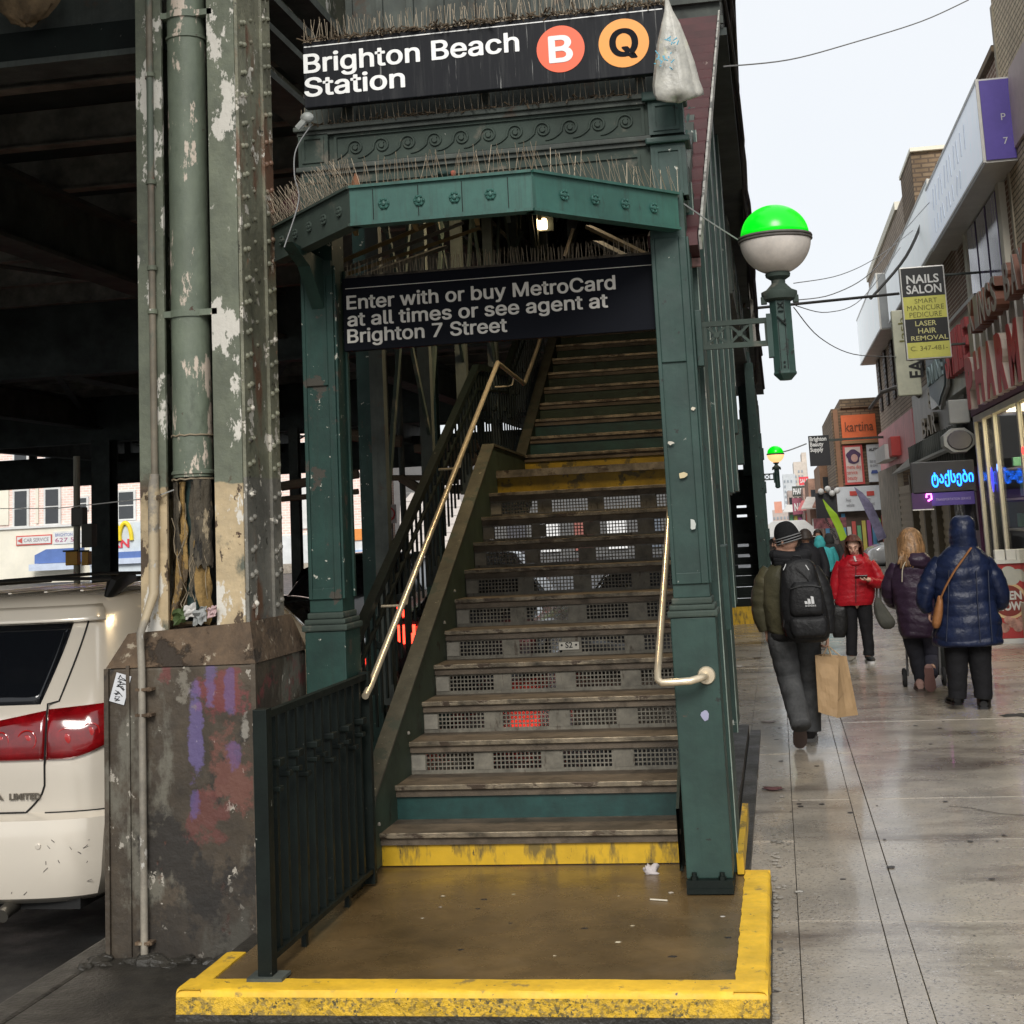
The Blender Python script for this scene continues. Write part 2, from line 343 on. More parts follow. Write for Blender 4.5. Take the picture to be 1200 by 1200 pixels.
# ================================================================== THE STATION STAIRCASE
RISE, RUN, Y0 = .1695, .32, 7.25
def tz(k): return .265 + RISE*k                       # top of tread k (k = 11 is the landing)
XL, XR = -2.016, -.557
YS2, NZ2 = 12.05, 2.13                                # second flight
st = thing('station_staircase', 'dark green steel staircase with perforated risers climbing to the elevated station', 'staircase', (-1.29, 7.25, .11))
stair = st
def tread(y, z, depth, name='tread'):
    t = B().box(XL-.002, XR+.01, y-.022, y+depth, z-.018, z).box(XL, XR+.008, y-.018, y-.002, z-.056, z-.0185).build(name, M['tread'], st)
    B().box(XL-.003, XR+.011, y-.036, y-.0225, z-.022, z+.003).build('nosing', M['nose'], t, bevel=.003)
    return t
# one perforated panel, shared
PW, PH = .262, .088
pb = B(); nx, nz_ = 12, 4
for i in range(nx+1):
    x = i*PW/nx; pb.box(x-.0032, x+.0032, 0, .003, 0, PH)
for j in range(nz_+1):
    z = j*PH/nz_; pb.box(0, PW, -.0006, .0024, z-.0032, z+.0032)
pmesh = None
xs = [XL+.082]
for k in range(12):
    y = Y0 + RUN*k; zt = tz(k)-.018; zb = (.11 if k == 0 else tz(k-1))
    if k < 11: tread(y, tz(k), RUN+.012)
    if k == 0: B().box(XL, XR, y, y+.02, zb, zt).build('riser', M['yellow_riser'], st, label='dirty yellow painted bottom riser')
    elif k == 1: B().box(XL, XR, y, y+.012, zb, zt).build('riser', M['teal'], st, label='plain dark teal riser')
    elif k == 11: B().box(XL, XR, y, y+.012, zb, zt).build('riser', M['yellow_dark'], st, label='dull yellow riser under the landing')
    else:
        zm = zb + .017; r = B()
        r.box(XL, XR, y+.001, y+.006, zb, zm); r.box(XL, XR, y+.001, y+.006, zm+PH, zt)
        x = XL; off = (0 if k != 6 else .01)
        segs = [.082, PW, .10, PW, .112, PW, .112]
        for i, w_ in enumerate(segs):
            if i % 2 == 0: r.box(x, min(x+w_, XR), y-.001, y+.007, zm+.0005, zm+PH-.0005)
            x += w_
        ro = r.build('riser', M['galv'], st)
        B().box(XL+.004, XL+.078, y-.004, y-.0015, zm+.004, zm+PH-.006).build('end_plate', M['concrete_pale'], ro)
        x = XL+.082
        for i in range(4):
            w_ = PW if i < 3 else XR-x
            if pmesh is None:
                pmesh = pb.build('perforated_panel', M['galv'], ro, origin=(0,0,0)); pmesh.location = Vector((x, y+.002, zm)) - root_off(ro)
            else: inst(pmesh, ro, Vector((x, y+.002, zm)) - root_off(ro), sc=(w_/PW, 1, 1))
            x += w_ + [.10, .112, .112, 0][i]
        if k == 5:
            pl = B().box(-1.33, -1.21, y-.008, y-.005, zm+.018, zm+.062).build('step_number_plate', plain('plate_white', (.5,.48,.42), .5), ro)
            letters('\u2022 S2 \u2022', (-1.32, y-.0085, zm+.028), (1,0,0), (0,0,1), w=.1, m=plain('ink', (.01,.01,.01)), parent=pl, thick=.001, bold=.02, name='lettering')
lz = tz(11)
ld = B().box(XL, XR, Y0+RUN*11-.022, YS2+.02, lz-.04, lz).build('landing', M['tread'], st)
B().box(XL, XR, Y0+RUN*11-.036, Y0+RUN*11-.022, lz-.05, lz+.003).build('nosing', M['nose'], ld)
for k in range(20):
    y = YS2 + RUN*k; z = NZ2 + .168*(k+1)
    tread(y, z, RUN+.01)
    mt = M['yellow_dark'] if k == 0 else (M['teal'] if k < 3 else M['moss'])
    r = B().box(XL, XR, y, y+.01, z-.168, z-.018).build('riser', mt, st)
    if k == 5:
        pl = B().box(-.88, -.78, y-.005, y-.001, z-.12, z-.08).build('step_number_plate', plain('plate_white', (.5,.48,.42), .5), r)
        letters('\u2022MS\u2022', (-.87, y-.0055, z-.11), (1,0,0), (0,0,1), w=.08, m=plain('ink', (.01,.01,.01)), parent=pl, thick=.001, bold=.02)
# stringers: plate plus overhanging cap, following the flights
def path(off, yb):                                    # points along the flights at height off above the nosing line
    return [(Y0-.19+yb, .19+off), (Y0+RUN*11+yb*.3-.12, tz(11)-.02+off), (YS2-.02, tz(11)+.0+off-.05), (YS2+RUN*19, NZ2+.168*20+off)]
for sx, x in ((-1, XL), (1, XR)):
    top = path(.20, 0); low = path(-.32, 0)
    poly = [(x, y, max(z, .115)) for y, z in top] + [(x, y, z) for y, z in reversed(low[1:])] + [(x, Y0+.5, .115), (x, Y0-.19, .115)]
    # triangulated as strips: build by quads between top and low
    b = B(); n = 40
    def lerp(P, y):
        for (a, za), (c, zc) in zip(P, P[1:]):
            if y <= c: return za + (zc-za)*(y-a)/(c-a)
        return P[-1][1]
    ys = sorted(set([top[0][0]+ (YS2+RUN*19-top[0][0])*i/n for i in range(n+1)] + [p[0] for p in top]))
    for a, c in zip(ys, ys[1:]):
        for xx in (x, x+sx*.012): pass
        za0, za1 = lerp(top, a), lerp(top, c); zb0, zb1 = max(.115, lerp(low, a)), max(.115, lerp(low, c))
        X0, X1 = (x, x+sx*.014)
        b.add([(X0,a,zb0),(X0,c,zb1),(X0,c,za1),(X0,a,za0),(X1,a,zb0),(X1,c,zb1),(X1,c,za1),(X1,a,za0)], [(0,1,2,3),(4,7,6,5),(3,2,6,7),(0,4,5,1)])
    s_ = b.build('stringer', M['moss'] if sx < 0 else M['green_dusty'], st)
    if sx < 0:
        c = B(); P = [(Vector((x-.033, y, z+.012))) for y, z in top]
        P = [Vector((x-.033, Y0-.2, .115))] + [Vector((x-.033, Y0-.2, .32))] + P
        P[2] = Vector((x-.033, Y0-.12, P[2].z+.05))
        for a, q in zip(P, P[1:]):
            c.bar(a, q + (q-a).normalized()*.004, .09, .016, up=(1,0,0) if abs((q-a).x) < 0 else (0,0,1))
        c.build('stringer_cap', mat('worn_brown_cap', (.1,.095,.07), .6, var=.4, vscale=8, chips=[((.3,.27,.2), 24, .66), ((.05,.06,.045), 6, .58)], bump=.3), s_)
for k in (0, 2, 5, 6):
    y = Y0+RUN*k+.12; B().lathe([(.008,0),(.008,.01),(.005,.014),(0,.016)], 8).build('bolt', M['concrete_pale'], st, origin=(0,0,0)).location = Vector((XL+.012, y-.2, tz(k)+.05)) - st.location
# left balustrade: flat bars between cap and rail
RB = []
rail0 = onX(421, 740, -2.12); rail1 = onX(530, 493, -2.12)
sl_ = (rail1.z-rail0.z)/(rail1.y-rail0.y)
def railz(y):
    if y < Y0+RUN*11-.1: return rail0.z + sl_*(y-rail0.y)
    za = rail0.z + sl_*(Y0+RUN*11-.1-rail0.y)
    if y < YS2-.1: return za + .06*(y-(Y0+RUN*11-.1))
    return za + .1 + .525*(y-YS2+.1)
bal = thing('stair_balustrade', 'near black steel balustrade of close vertical bars along the left of the stairs', 'railing', (-2.12, 7.0, .11))
pts = [(7.0), Y0+RUN*11-.1, YS2-.1, YS2+RUN*14]
for a, c in zip(pts, pts[1:]):
    B().bar((-2.12, a-.01, railz(a+.001)), (-2.12, c+.01, railz(c-.001)), .05, .045).build('top_rail', M['black_green'], bal)
    B().bar((-2.12, a, railz(a+.001)-.16), (-2.12, c, railz(c-.001)-.16), .02, .02).build('middle_rail', M['black_green'], bal)
y = 7.06; bi = 0; bmesh_ = None
while y < YS2+RUN*14-.1:
    zb = .13 + (lerp(path(.2,0), y)-.1 if y > 7.07 else .05); zt = railz(y)-.02
    B().box(-2.125, -2.115, y-.013, y+.013, zb, zt).build('baluster', M['black_green'], bal)
    if bi % 2 == 0 and y < 13: B().bbox(-2.142, -2.098, y-.026, y+.026, zt-.30-.1*(bi % 4 == 0), zt-.26-.1*(bi % 4 == 0), .006).build('collar', M['black_green'], bal)
    y += .112; bi += 1
# handrails
hl = thing('left_handrail', 'bright bare metal handrail running up the left side of the stairs', 'handrail', (-1.95, 6.81, .98))
hp = [(-1.95, 6.79, 1.0), (-1.95, 6.81, .965), (-1.95, 6.9, 1.0), (-1.95, 10.60, 2.90), (-1.95, 10.65, 2.926), (-1.95, 10.72, 2.922), (-1.95, 11.80, 2.87), (-1.95, 11.86, 2.89), (-1.95, 12.5, 3.2), (-1.95, 17.5, 5.75)]
hp = [(-1.95,6.81,.965)] + hp[2:]
B().tube(hp, .017, 12).build('rail', M['brass'], hl, smooth=True)
for y, z in ((7.7, 1.40), (9.2, 2.17), (11.3, 2.88), (13.2, 3.53)):
    b = B().tube([(-1.95, y, z-.01), (-1.96, y, z-.06), (-2.0, y, z-.07), (-2.1, y, z-.07)], .007, 8)
    b.build('rail_bracket', M['brass'], hl, smooth=True)
hr = thing('right_handrail', 'bare metal handrail curling onto the right entrance post', 'handrail', (-.565, 6.58, 1.02))
B().tube([(-.565, 13.5, 4.55), (-.565, 6.70, 1.085), (-.565, 6.62, 1.045), (-.562, 6.59, 1.02), (-.545, 6.58, 1.008), (-.50, 6.58, 1.008), (-.42, 6.58, 1.012), (-.385, 6.595, 1.02), (-.365, 6.63, 1.022), (-.358, 6.69, 1.022)], .0165, 12).build('rail', M['brass'], hr, smooth=True)
fl = B(); bmf = bmesh.new(); bmesh.ops.create_cone(bmf, cap_ends=True, segments=20, radius1=.04, radius2=.036, depth=.012)
fl.bm(bmf, Matrix.Translation((-.356, 6.682, 1.022)) @ Matrix.Rotation(pi/2, 4, 'X')); fl.build('wall_flange', M['brass'], hr, smooth=True)

# ================================================================== ENTRANCE PORTAL
po = thing('entrance_portal', 'dark green cast iron stair entrance with posts, scrolled frieze and projecting hood', 'entrance', (-1.3, 6.7, .11))
def inset(b, x0, x1, y, z0, z1, d=.012):               # bevelled sunk panel drawn on a front face at y: raised frame pieces
    w_ = .014
    b.box(x0-w_, x0, y-d, y, z0-w_, z1+w_); b.box(x1, x1+w_, y-d, y, z0-w_, z1+w_); b.box(x0, x1, y-d, y, z0-w_, z0); b.box(x0, x1, y-d, y, z1, z1+w_)
def post(x0, x1, yf, depth, mt, zb, xin):
    p = B().bbox(x0, x1, yf, yf+depth, zb+.055, 1.275, .006)
    a = p.build('post_base', mt, po, bevel=0)
    q = B().bbox(x0-.012, x1+.012, yf-.012, yf+depth+.01, 1.276, 1.305, .008); q.bbox(x0-.002, x1+.002, yf-.002, yf+depth, 1.306, 1.33, .008); q.bbox(x0+.01, x1-.01, yf+.01, yf+depth-.01, 1.331, 1.36, .008)
    q.build('post_moulding', M['green_dusty'], po)
    sx0, sx1, sy = x0+.018, x1-.018, yf+.03
    s = B().box(sx0, sx1, sy, yf+depth-.02, 1.36, 3.22)
    s.box(sx0-.0, sx0+.018, sy-.012, sy, 1.42, 3.0); s.box(sx1-.034, sx1, sy-.012, sy, 1.42, 3.0)
    s.box(sx0+.018, sx1-.034, sy-.012, sy, 1.42, 1.47); s.box(sx0+.018, sx1-.034, sy-.012, sy, 2.42, 3.0)
    s.box(sx1, sx1+.012, sy+.0, sy+.035, 1.42, 3.0); s.box(sx1, sx1+.012, yf+depth-.05, yf+depth-.02, 1.42, 3.0)
    s.build('post_shaft', mt, po, bevel=.003)
    bpq = B().box(x0+.0, x1+.002, yf-.04, yf+depth+.02, zb, zb+.022).box(x0, x1, yf-.034, yf-.0, zb+.022, zb+.055)
    g = bpq.build('base_plate', M['black_green'], po)
    for bx in (x0+.035, x1-.045):
        bb = B().lathe([(.017,0),(.017,.014),(.011,.015),(.011,.03),(0,.032)], 6, (bx, yf-.017, zb+.055)); bb.build('anchor_bolt', M['black_green'], g)
post(-.500, -.300, 6.69, .25, M['green'], .11, 1)
post(-2.195, -2.0, 6.69, .25, M['green_scuffed'], .11, -1)
# stickers and peeled patches on the right post
for (px, py, w_, h_, rz, c) in ((785.5, 519, .045, .022, .5, (.5,.47,.4)), (800, 557, .05, .045, -.1, (.6,.5,.3)), (812, 615, .03, .07, .1, (.5,.52,.48)), (827, 838, .05, .05, .3, (.3,.3,.42)), (812, 479, .03, .02, .2, (.55,.5,.4))):
    o = onY(px, py, 6.70 if py < 720 else 6.688); b = B(); n = 9
    b.prism([(o.x+w_/2*cos(2*pi*i/n+rz)*random.uniform(.5,1.1), o.y, o.z+h_/2*sin(2*pi*i/n+rz)*random.uniform(.5,1.1)) for i in range(n)], (0, -.002, 0))
    b.build('peeling_sticker', plain('sticker%d' % py, c, .7), po)
# wall with frieze between the pilasters
fx0, fx1, fy = -2.16, -.305, 6.76
B().box(fx0, fx1, fy, fy+.10, 3.20, 3.675).build('frieze_wall', M['green_dusty'], po)
cn = B().bbox(fx0-.035, -.46, fy-.05, fy+.12, 3.676, 3.70, .006); cn.box(fx0-.02, -.465, fy-.03, fy+.1, 3.655, 3.675); cn.build('cornice', M['dark_steel2'], po)
bt = B().bbox(fx0-.03, -.45, fy-.035, fy, 3.475, 3.50, .006); bt.box(fx0-.01, -.455, fy-.018, fy, 3.455, 3.474); bt.build('belt_moulding', M['dark_steel2'], po)
for side, (a, c) in (('l', (fx0-.015, fx0+.135)), ('r', (-.455, -.292))):
    b = B().box(a, c, fy-.03, fy+.12, 3.50, 3.66); d_ = .02
    inset(b, a+d_+.014, c-d_-.014, fy-.03, 3.53, 3.635, .008)
    b.build('frieze_block', M['green'] if side == 'r' else M['green_dusty'], po)
    b = B().box(a, c, fy-.028, fy+.1, 3.2, 3.45); inset(b, a+d_+.014, c-d_-.014, fy-.028, 3.22, 3.415, .008); b.build('pilaster', M['green'] if side == 'r' else M['green_dusty'], po)
b = B().bbox(-.475, -.268, fy-.055, fy+.13, 3.452, 3.482, .008); b.build('pilaster_cap', M['green'], po)
b = B().bbox(-.48, -.275, fy-.055, fy+.13, 3.661, 3.705, .008); b.build('pilaster_cap', M['green'], po)
# frieze frame and running scroll
b = B(); inset(b, fx0+.175, -.49, fy, 3.52, 3.64, .012); b.build('frieze_frame', M['green_dusty'], po)
b = B(); inset(b, fx0+.19, -.52, fy, 3.22, 3.405, .01); b.build('lower_panel_frame', M['green_dusty'], po)
L0, L1, NS = fx0+.19, -.51, 11; pw = (L1-L0)/NS; sc0 = None
cv = []
for i in range(9):                                   # sweeping tail, then the wave curling in on itself
    t = i/8; cv.append((-.045 + t*(pw*.56-.040+.045), -.050 + .038*t**2.2))
for i in range(1, 25):
    a = radians(195) - i*radians(21); r = .041 - .0275*(i/24); cv.append((pw*.58 + r*cos(a), .002 + r*sin(a)))
b = B()
pts = [(x, 0, z) for x, z in cv]
b.tube(pts, [.003+.0035*min(1,i/8) for i in range(len(pts))], 6, sq=1)
b.tube([(pw*.58, .002, .002), (pw*.58, -.007, .002)], .012, 12)
scr = b.build('scroll_ornament', M['green_dusty'], po, origin=(0,0,0), smooth=True)
scr.location = Vector((L0, fy-.004, 3.58)) - po.location
for i in range(1, NS): inst(scr, po, Vector((L0+i*pw, fy-.004, 3.58)) - po.location)
# hood
HT, HB = 3.186, 3.033
HP = [(-2.28, 6.645), (-1.71, 5.985), (-.912, 5.985), (-.340, 6.665)]
def hoodpoly(ins, z): # inset copy
    c = (-1.31, 6.9); return [(c[0]+(x-c[0])*(1-ins/1.0), y+ins*.9, z) for x, y in HP]
for i, (a, c) in enumerate(zip(HP, HP[1:])):
    A, Cc = Vector((*a, 0)), Vector((*c, 0)); d = (Cc-A).normalized(); n = Vector((d.y, -d.x, 0))
    b = B().prism([(a[0],a[1],HB), (c[0],c[1],HB), (c[0],c[1],HT), (a[0],a[1],HT)], -n*.02)
    b.prism([tuple(A+n*.012+Vector((0,0,HB-.012))), tuple(Cc+n*.012+Vector((0,0,HB-.012))), tuple(Cc+n*.012+Vector((0,0,HB))), tuple(A+n*.012+Vector((0,0,HB)))], -n*.07)
    b.prism([tuple(A+n*.016+Vector((0,0,HT))), tuple(Cc+n*.016+Vector((0,0,HT))), tuple(Cc+n*.016+Vector((0,0,HT+.012))), tuple(A+n*.016+Vector((0,0,HT+.012)))], -n*.06)
    be = b.build('hood_beam', M['green_hood'] if i else M['green_dusty'], po)
    m_ = {0: 5, 1: 4, 2: 4}[i]; Lh = (Cc-A).length
    for k in range(m_):
        if i == 0: t = (.25 + .5*k/(m_-1)) if m_ > 1 else .5
        elif i == 1: t = (.19 + .195*k)
        else: t = .20 + .205*k
        if i == 0: t = .12 + .19*k
        p = A + d*(Lh*t) + n*.001 + Vector((0, 0, (HB+HT)/2-.002)); r = B()
        R = Matrix.Translation(p) @ Matrix((( d.x, 0, n.x, 0), (d.y, 0, n.y, 0), (0, 1, 0, 0), (0,0,0,1)))
        prof = [(.024,0),(.024,.005),(.019,.008),(.015,.005),(.011,.006),(.008,.012),(0,.014)]
        q = B().lathe(prof, 14); vs = [R @ Vector(v) for v in q.v]; r.add(vs, q.f)
        for j in range(6):
            cc = R @ Vector((.019*cos(j*pi/3), .019*sin(j*pi/3), .006)); r.ball(cc, .007, 6)
        r.build('rosette', M['green_hood'] if i else M['green_dusty'], be, smooth=True)
# seams between hood plates
b = B()
for t in (.13, .38, .62, .87):
    x = HP[1][0] + (HP[2][0]-HP[1][0])*t; b.box(x-.0015, x+.0015, HP[1][1]-.0035, HP[1][1]+.001, HB+.01, HT-.01)
b.build('hood_seam', M['black_green'], po, kind='stuff')
# hood roof plates and soffit ribs
b = B(); top = [(x, y+.02, HT+.002) for x, y in HP]; back = [(-2.24, 6.76, HT+.03), (-1.75, 6.76, HT+.06), (-.87, 6.76, HT+.06), (-.33, 6.76, HT+.03)]
for i in range(3): b.prism([top[i], top[i+1], back[i+1], back[i]], (0, 0, -.012))
b.build('hood_roof', M['dark_steel2'], po)
for i in range(12):
    x = -2.1 + i*.15; yf = 6.03 + max(0, abs(x+1.31)-.4)*1.1
    if yf > 6.7: continue
    B().bar((x, yf+.05, HT-.03), (x-.1, 6.75, HT-.02), .02, .05).build('soffit_rib', M['green_dusty'] if i % 2 else plain('ochre_rib', (.2,.14,.05), .6), po)
for x in (-2.09,):                               # brackets from posts to hood ends
    b = B().prism([(x-.03, 6.72, 2.78), (x-.03, 6.72, HB), (x-.03, 6.25 if x < -1 else 6.6, HB), (x-.03, 6.5, HB-.07)], (.06, 0, 0)); b.build('hood_bracket', M['green'], po)
    B().box(x-.07, x+.07, 6.70, 6.9, 2.95, HB-.012).build('post_head', M['green'], po)
# bird spikes: wires in rows, joined
def spikes(p0, p1, n, h, lean, parent, name='bird_spikes', wild=.3, rows=1, r=.0008):
    b = B(); p0 = Vector(p0); p1 = Vector(p1); d = (p1-p0).normalized()
    for k in range(n):
        for j in range(rows):
            p = p0.lerp(p1, (k+random.uniform(-.2,.2))/(n-1)); hh = h*random.uniform(.75, 1.1)
            v = Vector((0,0,1)) + Vector(lean)*(1 + (j-.5)*1.2 if rows > 1 else 1) + d*random.uniform(-wild, wild) + Vector((0,1,0))*random.uniform(-wild, wild)*.6
            q = p + v.normalized()*hh
            b.bar(p, q, r*2, r*2)
    b.bar(p0, p1, .012, .006)
    return b.build(name, M['spike'], parent, kind='stuff', recalc=False)
H2 = [Vector((x, y+.012, HT+.012)) for x, y in HP]
spikes(H2[0], H2[1], 55, .15, (-.35,-.3,0), po, rows=2); spikes(H2[1], H2[2], 34, .125, (.05,-.35,0), po, rows=2); spikes(H2[2], H2[3], 26, .12, (-.2,-.3,0), po, rows=2)
spikes((fx0, fy-.03, 3.70), (-.47, fy-.03, 3.70), 58, .11, (0,-.15,0), po, wild=.08, rows=1, r=.0011)
# litter caught on the ledges
for nm, (px, py), Y, r, c, lab in (('dead_leaf', (417, 216), 6.02, (.018,.012,.05), (.22,.1,.05), 'curled brown dead leaf standing at the left corner of the entrance hood'),
                          ('rag_scrap', (520, 204), 6.04, (.03,.02,.016), (.01,.03,.025), 'dark green rag scrap lying on the hood under the scroll frieze'),
                          ('brick_chip', (531, 203), 6.05, (.014,.01,.014), (.28,.08,.05), 'red brick chip beside the dark rag on the entrance hood')):
    o = onY(px, py, Y); b = B()
    b.ball(o, 1, 10, r); vs = []
    for v in b.v:
        n_ = noise.noise_vector(Vector(v)*60)*.35; vs.append((v[0]+n_.x*r[0], v[1]+n_.y*r[1], v[2]+n_.z*r[2]))
    b.v = vs; tag(b.build(nm, plain(nm+'_m', c, .9, bump=.6, bscale=30), None, smooth=True, origin=o), lab, {'dead_leaf':'leaf','rag_scrap':'rag','brick_chip':'brick'}[nm])
def grit(p0, p1, n, s, name, parent, m='rustline'):
    b = B(); p0 = Vector(p0); p1 = Vector(p1)
    for k in range(n):
        p = p0.lerp(p1, random.random()) + Vector((0, random.uniform(-.04,.04), random.uniform(0,.012))); r = s*random.uniform(.4,1.4)
        d = Vector((random.gauss(0,1), random.gauss(0,1), random.gauss(0,.5))).normalized()
        b.bar(p, p + d*r*2, r*.35, r*.3)
    return b.build(name, M[m], parent, kind='stuff', recalc=False)
grit((fx0, fy-.02, 3.70), (-.5, fy-.02, 3.70), 500, .014, 'ledge_debris', po)
grit((-1.7, 6.1, HT+.02), (-.9, 6.1, HT+.02), 260, .014, 'hood_debris', po)

# ---- the two black signs
sg = thing('station_name_sign', 'black station name sign with white lettering and red and orange route discs', 'sign', (-1.25, 6.6, 3.78))
YT = 6.60
a = onY(355, 52, YT); c = onY(778, 2, YT); a2 = onY(357, 125, YT); c2 = onY(781, 86, YT)
zt, zb = (a.z+c.z)/2, (a2.z+c2.z)/2; x0, x1 = a.x, c.x
B().bbox(x0, x1, YT, YT+.05, zb, zt, .004).build('sign_board', M['sign_black'], sg)
wl = onY(565, 33, YT).z
B().box(x0+.005, x1-.01, YT-.002, YT-.0005, wl-.003, wl+.002).build('white_line', M['letter_white'], sg)
def sign_text(s, xa, xb, base_px, cap_px, Y, par, m, fnt=None, bold=.018, sp=1.0):
    o = onY(xa, base_px, Y); e = onY(xb, base_px, Y); t = onY(xa, base_px-cap_px, Y)
    return letters(s, (o.x, Y-.0008, o.z), (1,0,0), (0,0,1), w=e.x-o.x, m=m, parent=par, thick=.002, bold=bold, space=sp), o.z, t.z-o.z
def line_text(s, p_l, p_r, cap, Y, par, m, ref=None, desc=False, sp=1.0):
    """p_l: px of baseline at left, p_r: px at right end; cap height in metres"""
    o = onY(*p_l, Y); e = onY(*p_r, Y)
    # fit: width from pixels; vertical so that cap height matches -> add descender share
    return letters(s, (o.x, Y-.0008, o.z - (cap*.29 if desc else 0)), (1,0,0), (0,0,1), w=e.x-o.x, h=cap*(1.29 if desc else 1), m=m, parent=par, thick=.002, em=.018, space=sp*1.0, word=1.0, fnt='Inter.woff2')
line_text('Brighton Beach', (357, 86), (608, 61), .095, YT, sg, M['letter_white'], desc=True)
line_text('Station', (358, 114), (474, 101), .095, YT, sg, M['letter_white'])
for (px, py, r, mt, ch, m2, w_) in ((657, 57.5, .114, 'orange_red', 'B', 'letter_white', .10), (731, 50.5, .118, 'orange', 'Q', 'sign_black_clean', .122)):
    o = onY(px, py, YT); b = B(); b.prism([(o.x+r*cos(2*pi*i/48), YT-.0005, o.z+r*sin(2*pi*i/48)) for i in range(48)], (0, -.0025, 0))
    d = b.build('route_disc', M[mt], sg)
    letters(ch, (o.x-w_/2, YT-.0032, o.z-(.062 if ch == 'B' else .073)), (1,0,0), (0,0,1), w=w_, h=.124 if ch == 'B' else .14, m=M[m2], parent=d, thick=.0015, em=.026, fnt='Inter.woff2')
spikes((x0, YT+.02, zt+.004), (x1, YT+.02, zt+.004), 90, .11, (0,-.1,0), sg, wild=.25, rows=2)
grit((x0, YT+.01, zt), (x1, YT+.01, zt), 900, .014, 'top_edge_debris', sg)
for x in (x0+.15, -1.25, x1-.15): B().box(x-.025, x+.025, YT+.05, 6.88, zb+.05, zb+.11).box(x-.025, x+.025, 6.82, 6.88, 3.70, zb+.05).build('sign_bracket', M['dark_steel2'], sg)
es = thing('entry_rules_sign', 'black sign with white lettering spanning between the entrance posts', 'sign', (-1.24, 6.8, 2.59))
YE = 6.80
B().bbox(-1.995, -.478, YE, YE+.045, 2.588, 2.945, .003).build('sign_board', M['sign_black_clean'], es)
wl = onY(500, 331, YE).z
B().box(-1.98, -.49, YE-.002, YE-.0005, wl-.002, wl+.001).build('white_line', M['letter_grey'], es)
line_text('Enter with or buy MetroCard', (407, 362.5), (721, 338), .066, YE, es, M['letter_grey'], desc=True)
line_text('at all times or see agent at', (408, 382.5), (712, 358), .066, YE, es, M['letter_grey'], desc=True)
line_text('Brighton 7 Street', (408, 402), (594, 387), .066, YE, es, M['letter_grey'], desc=True)
spikes((-1.97, YE+.02, 2.948), (-.5, YE+.02, 2.948), 90, .085, (0,0,0), es, wild=.12, rows=2, r=.0009)
B().box(-1.98, -.49, YE+.004, YE+.03, 2.945, 2.956).build('spike_strip_base', plain('grimy_strip', (.12,.1,.075), .8, var=.6, vscale=30), es)

# plastic bag caught on the sign
bg_ = B(); bp = onY(790, 62, 6.5)
prof = [(781,-3,.006),(783,12,.018),(785,28,.042),(786,50,.068),(788,75,.090),(789,98,.105),(791,108,.110),(793,114,.106),(794,117,.06),(794,117.6,.01)]
rings = []
for i, (px, py, r) in enumerate(prof):
    o = onY(px, py, 6.52); ring = []
    for k in range(28):
        t = 2*pi*k/28; f = 1 + .10*sin(5*t+i*.2) + .09*sin(9*t+i*.15) + .05*sin(17*t)
        ring.append((o.x + r*f*cos(t)*(1.0 if cos(t) > 0 else .88), o.y + r*f*.4*sin(t), o.z + (.01*sin(3*t) if i > 5 else 0)))
    rings.append(ring)
bg_.loft(rings)
pbag = bg_.build('plastic_bag', mat('dirty_white_plastic', (.48,.47,.42), .4, var=.3, vscale=9, chips=[((.42,.4,.2), 9, .6, (1,1,1), .1), ((.12,.14,.1), 16, .66, (1,1,1), .05)], bump=.5, bscale=30, bdist=.01), None, smooth='all', origin=(bp.x, 6.52, bp.z))
tag(pbag, 'dirty white plastic shopping bag hanging off the right end of the station name sign', 'plastic bag')
b = B(); random.seed(4)
for (cx_, cy_, w_, n) in ((778, 72, 17, 16), (788, 48, 11, 7)):
    for k in range(n):
        o = onY(cx_+random.uniform(-w_, w_)*.6, cy_+random.uniform(-12, 12)*(.9 if n > 10 else .4), 6.452); 
        b.bar(o, o + Vector((random.uniform(-.02,.02), 0, random.uniform(-.02,.02))), .006, .004)
b.build('faded_blue_print', plain('faded_blue', (.1,.4,.55), .6), pbag, kind='stuff')
random.seed(11)
# ================================================================== CONCRETE ENTRANCE PLATFORM
pf = thing('entrance_platform', 'low wet brown concrete platform edged in worn yellow paint at the foot of the stairs', 'platform', (-1.2, 6.2, 0))
PX0, PX1, PYF = -2.27, -.148, 5.323
b = B().box(PX0+.012, PX1-.012, PYF+.012, 7.08, -.02, .100).box(PX0+.012, -.335, 7.081, 12, -.02, .100); b.build('slab', M['walk_dark'], pf)
B().box(PX0+.09, -.262, 5.462, 7.26, .100, .1045).build('wet_floor', M['platform'], pf)
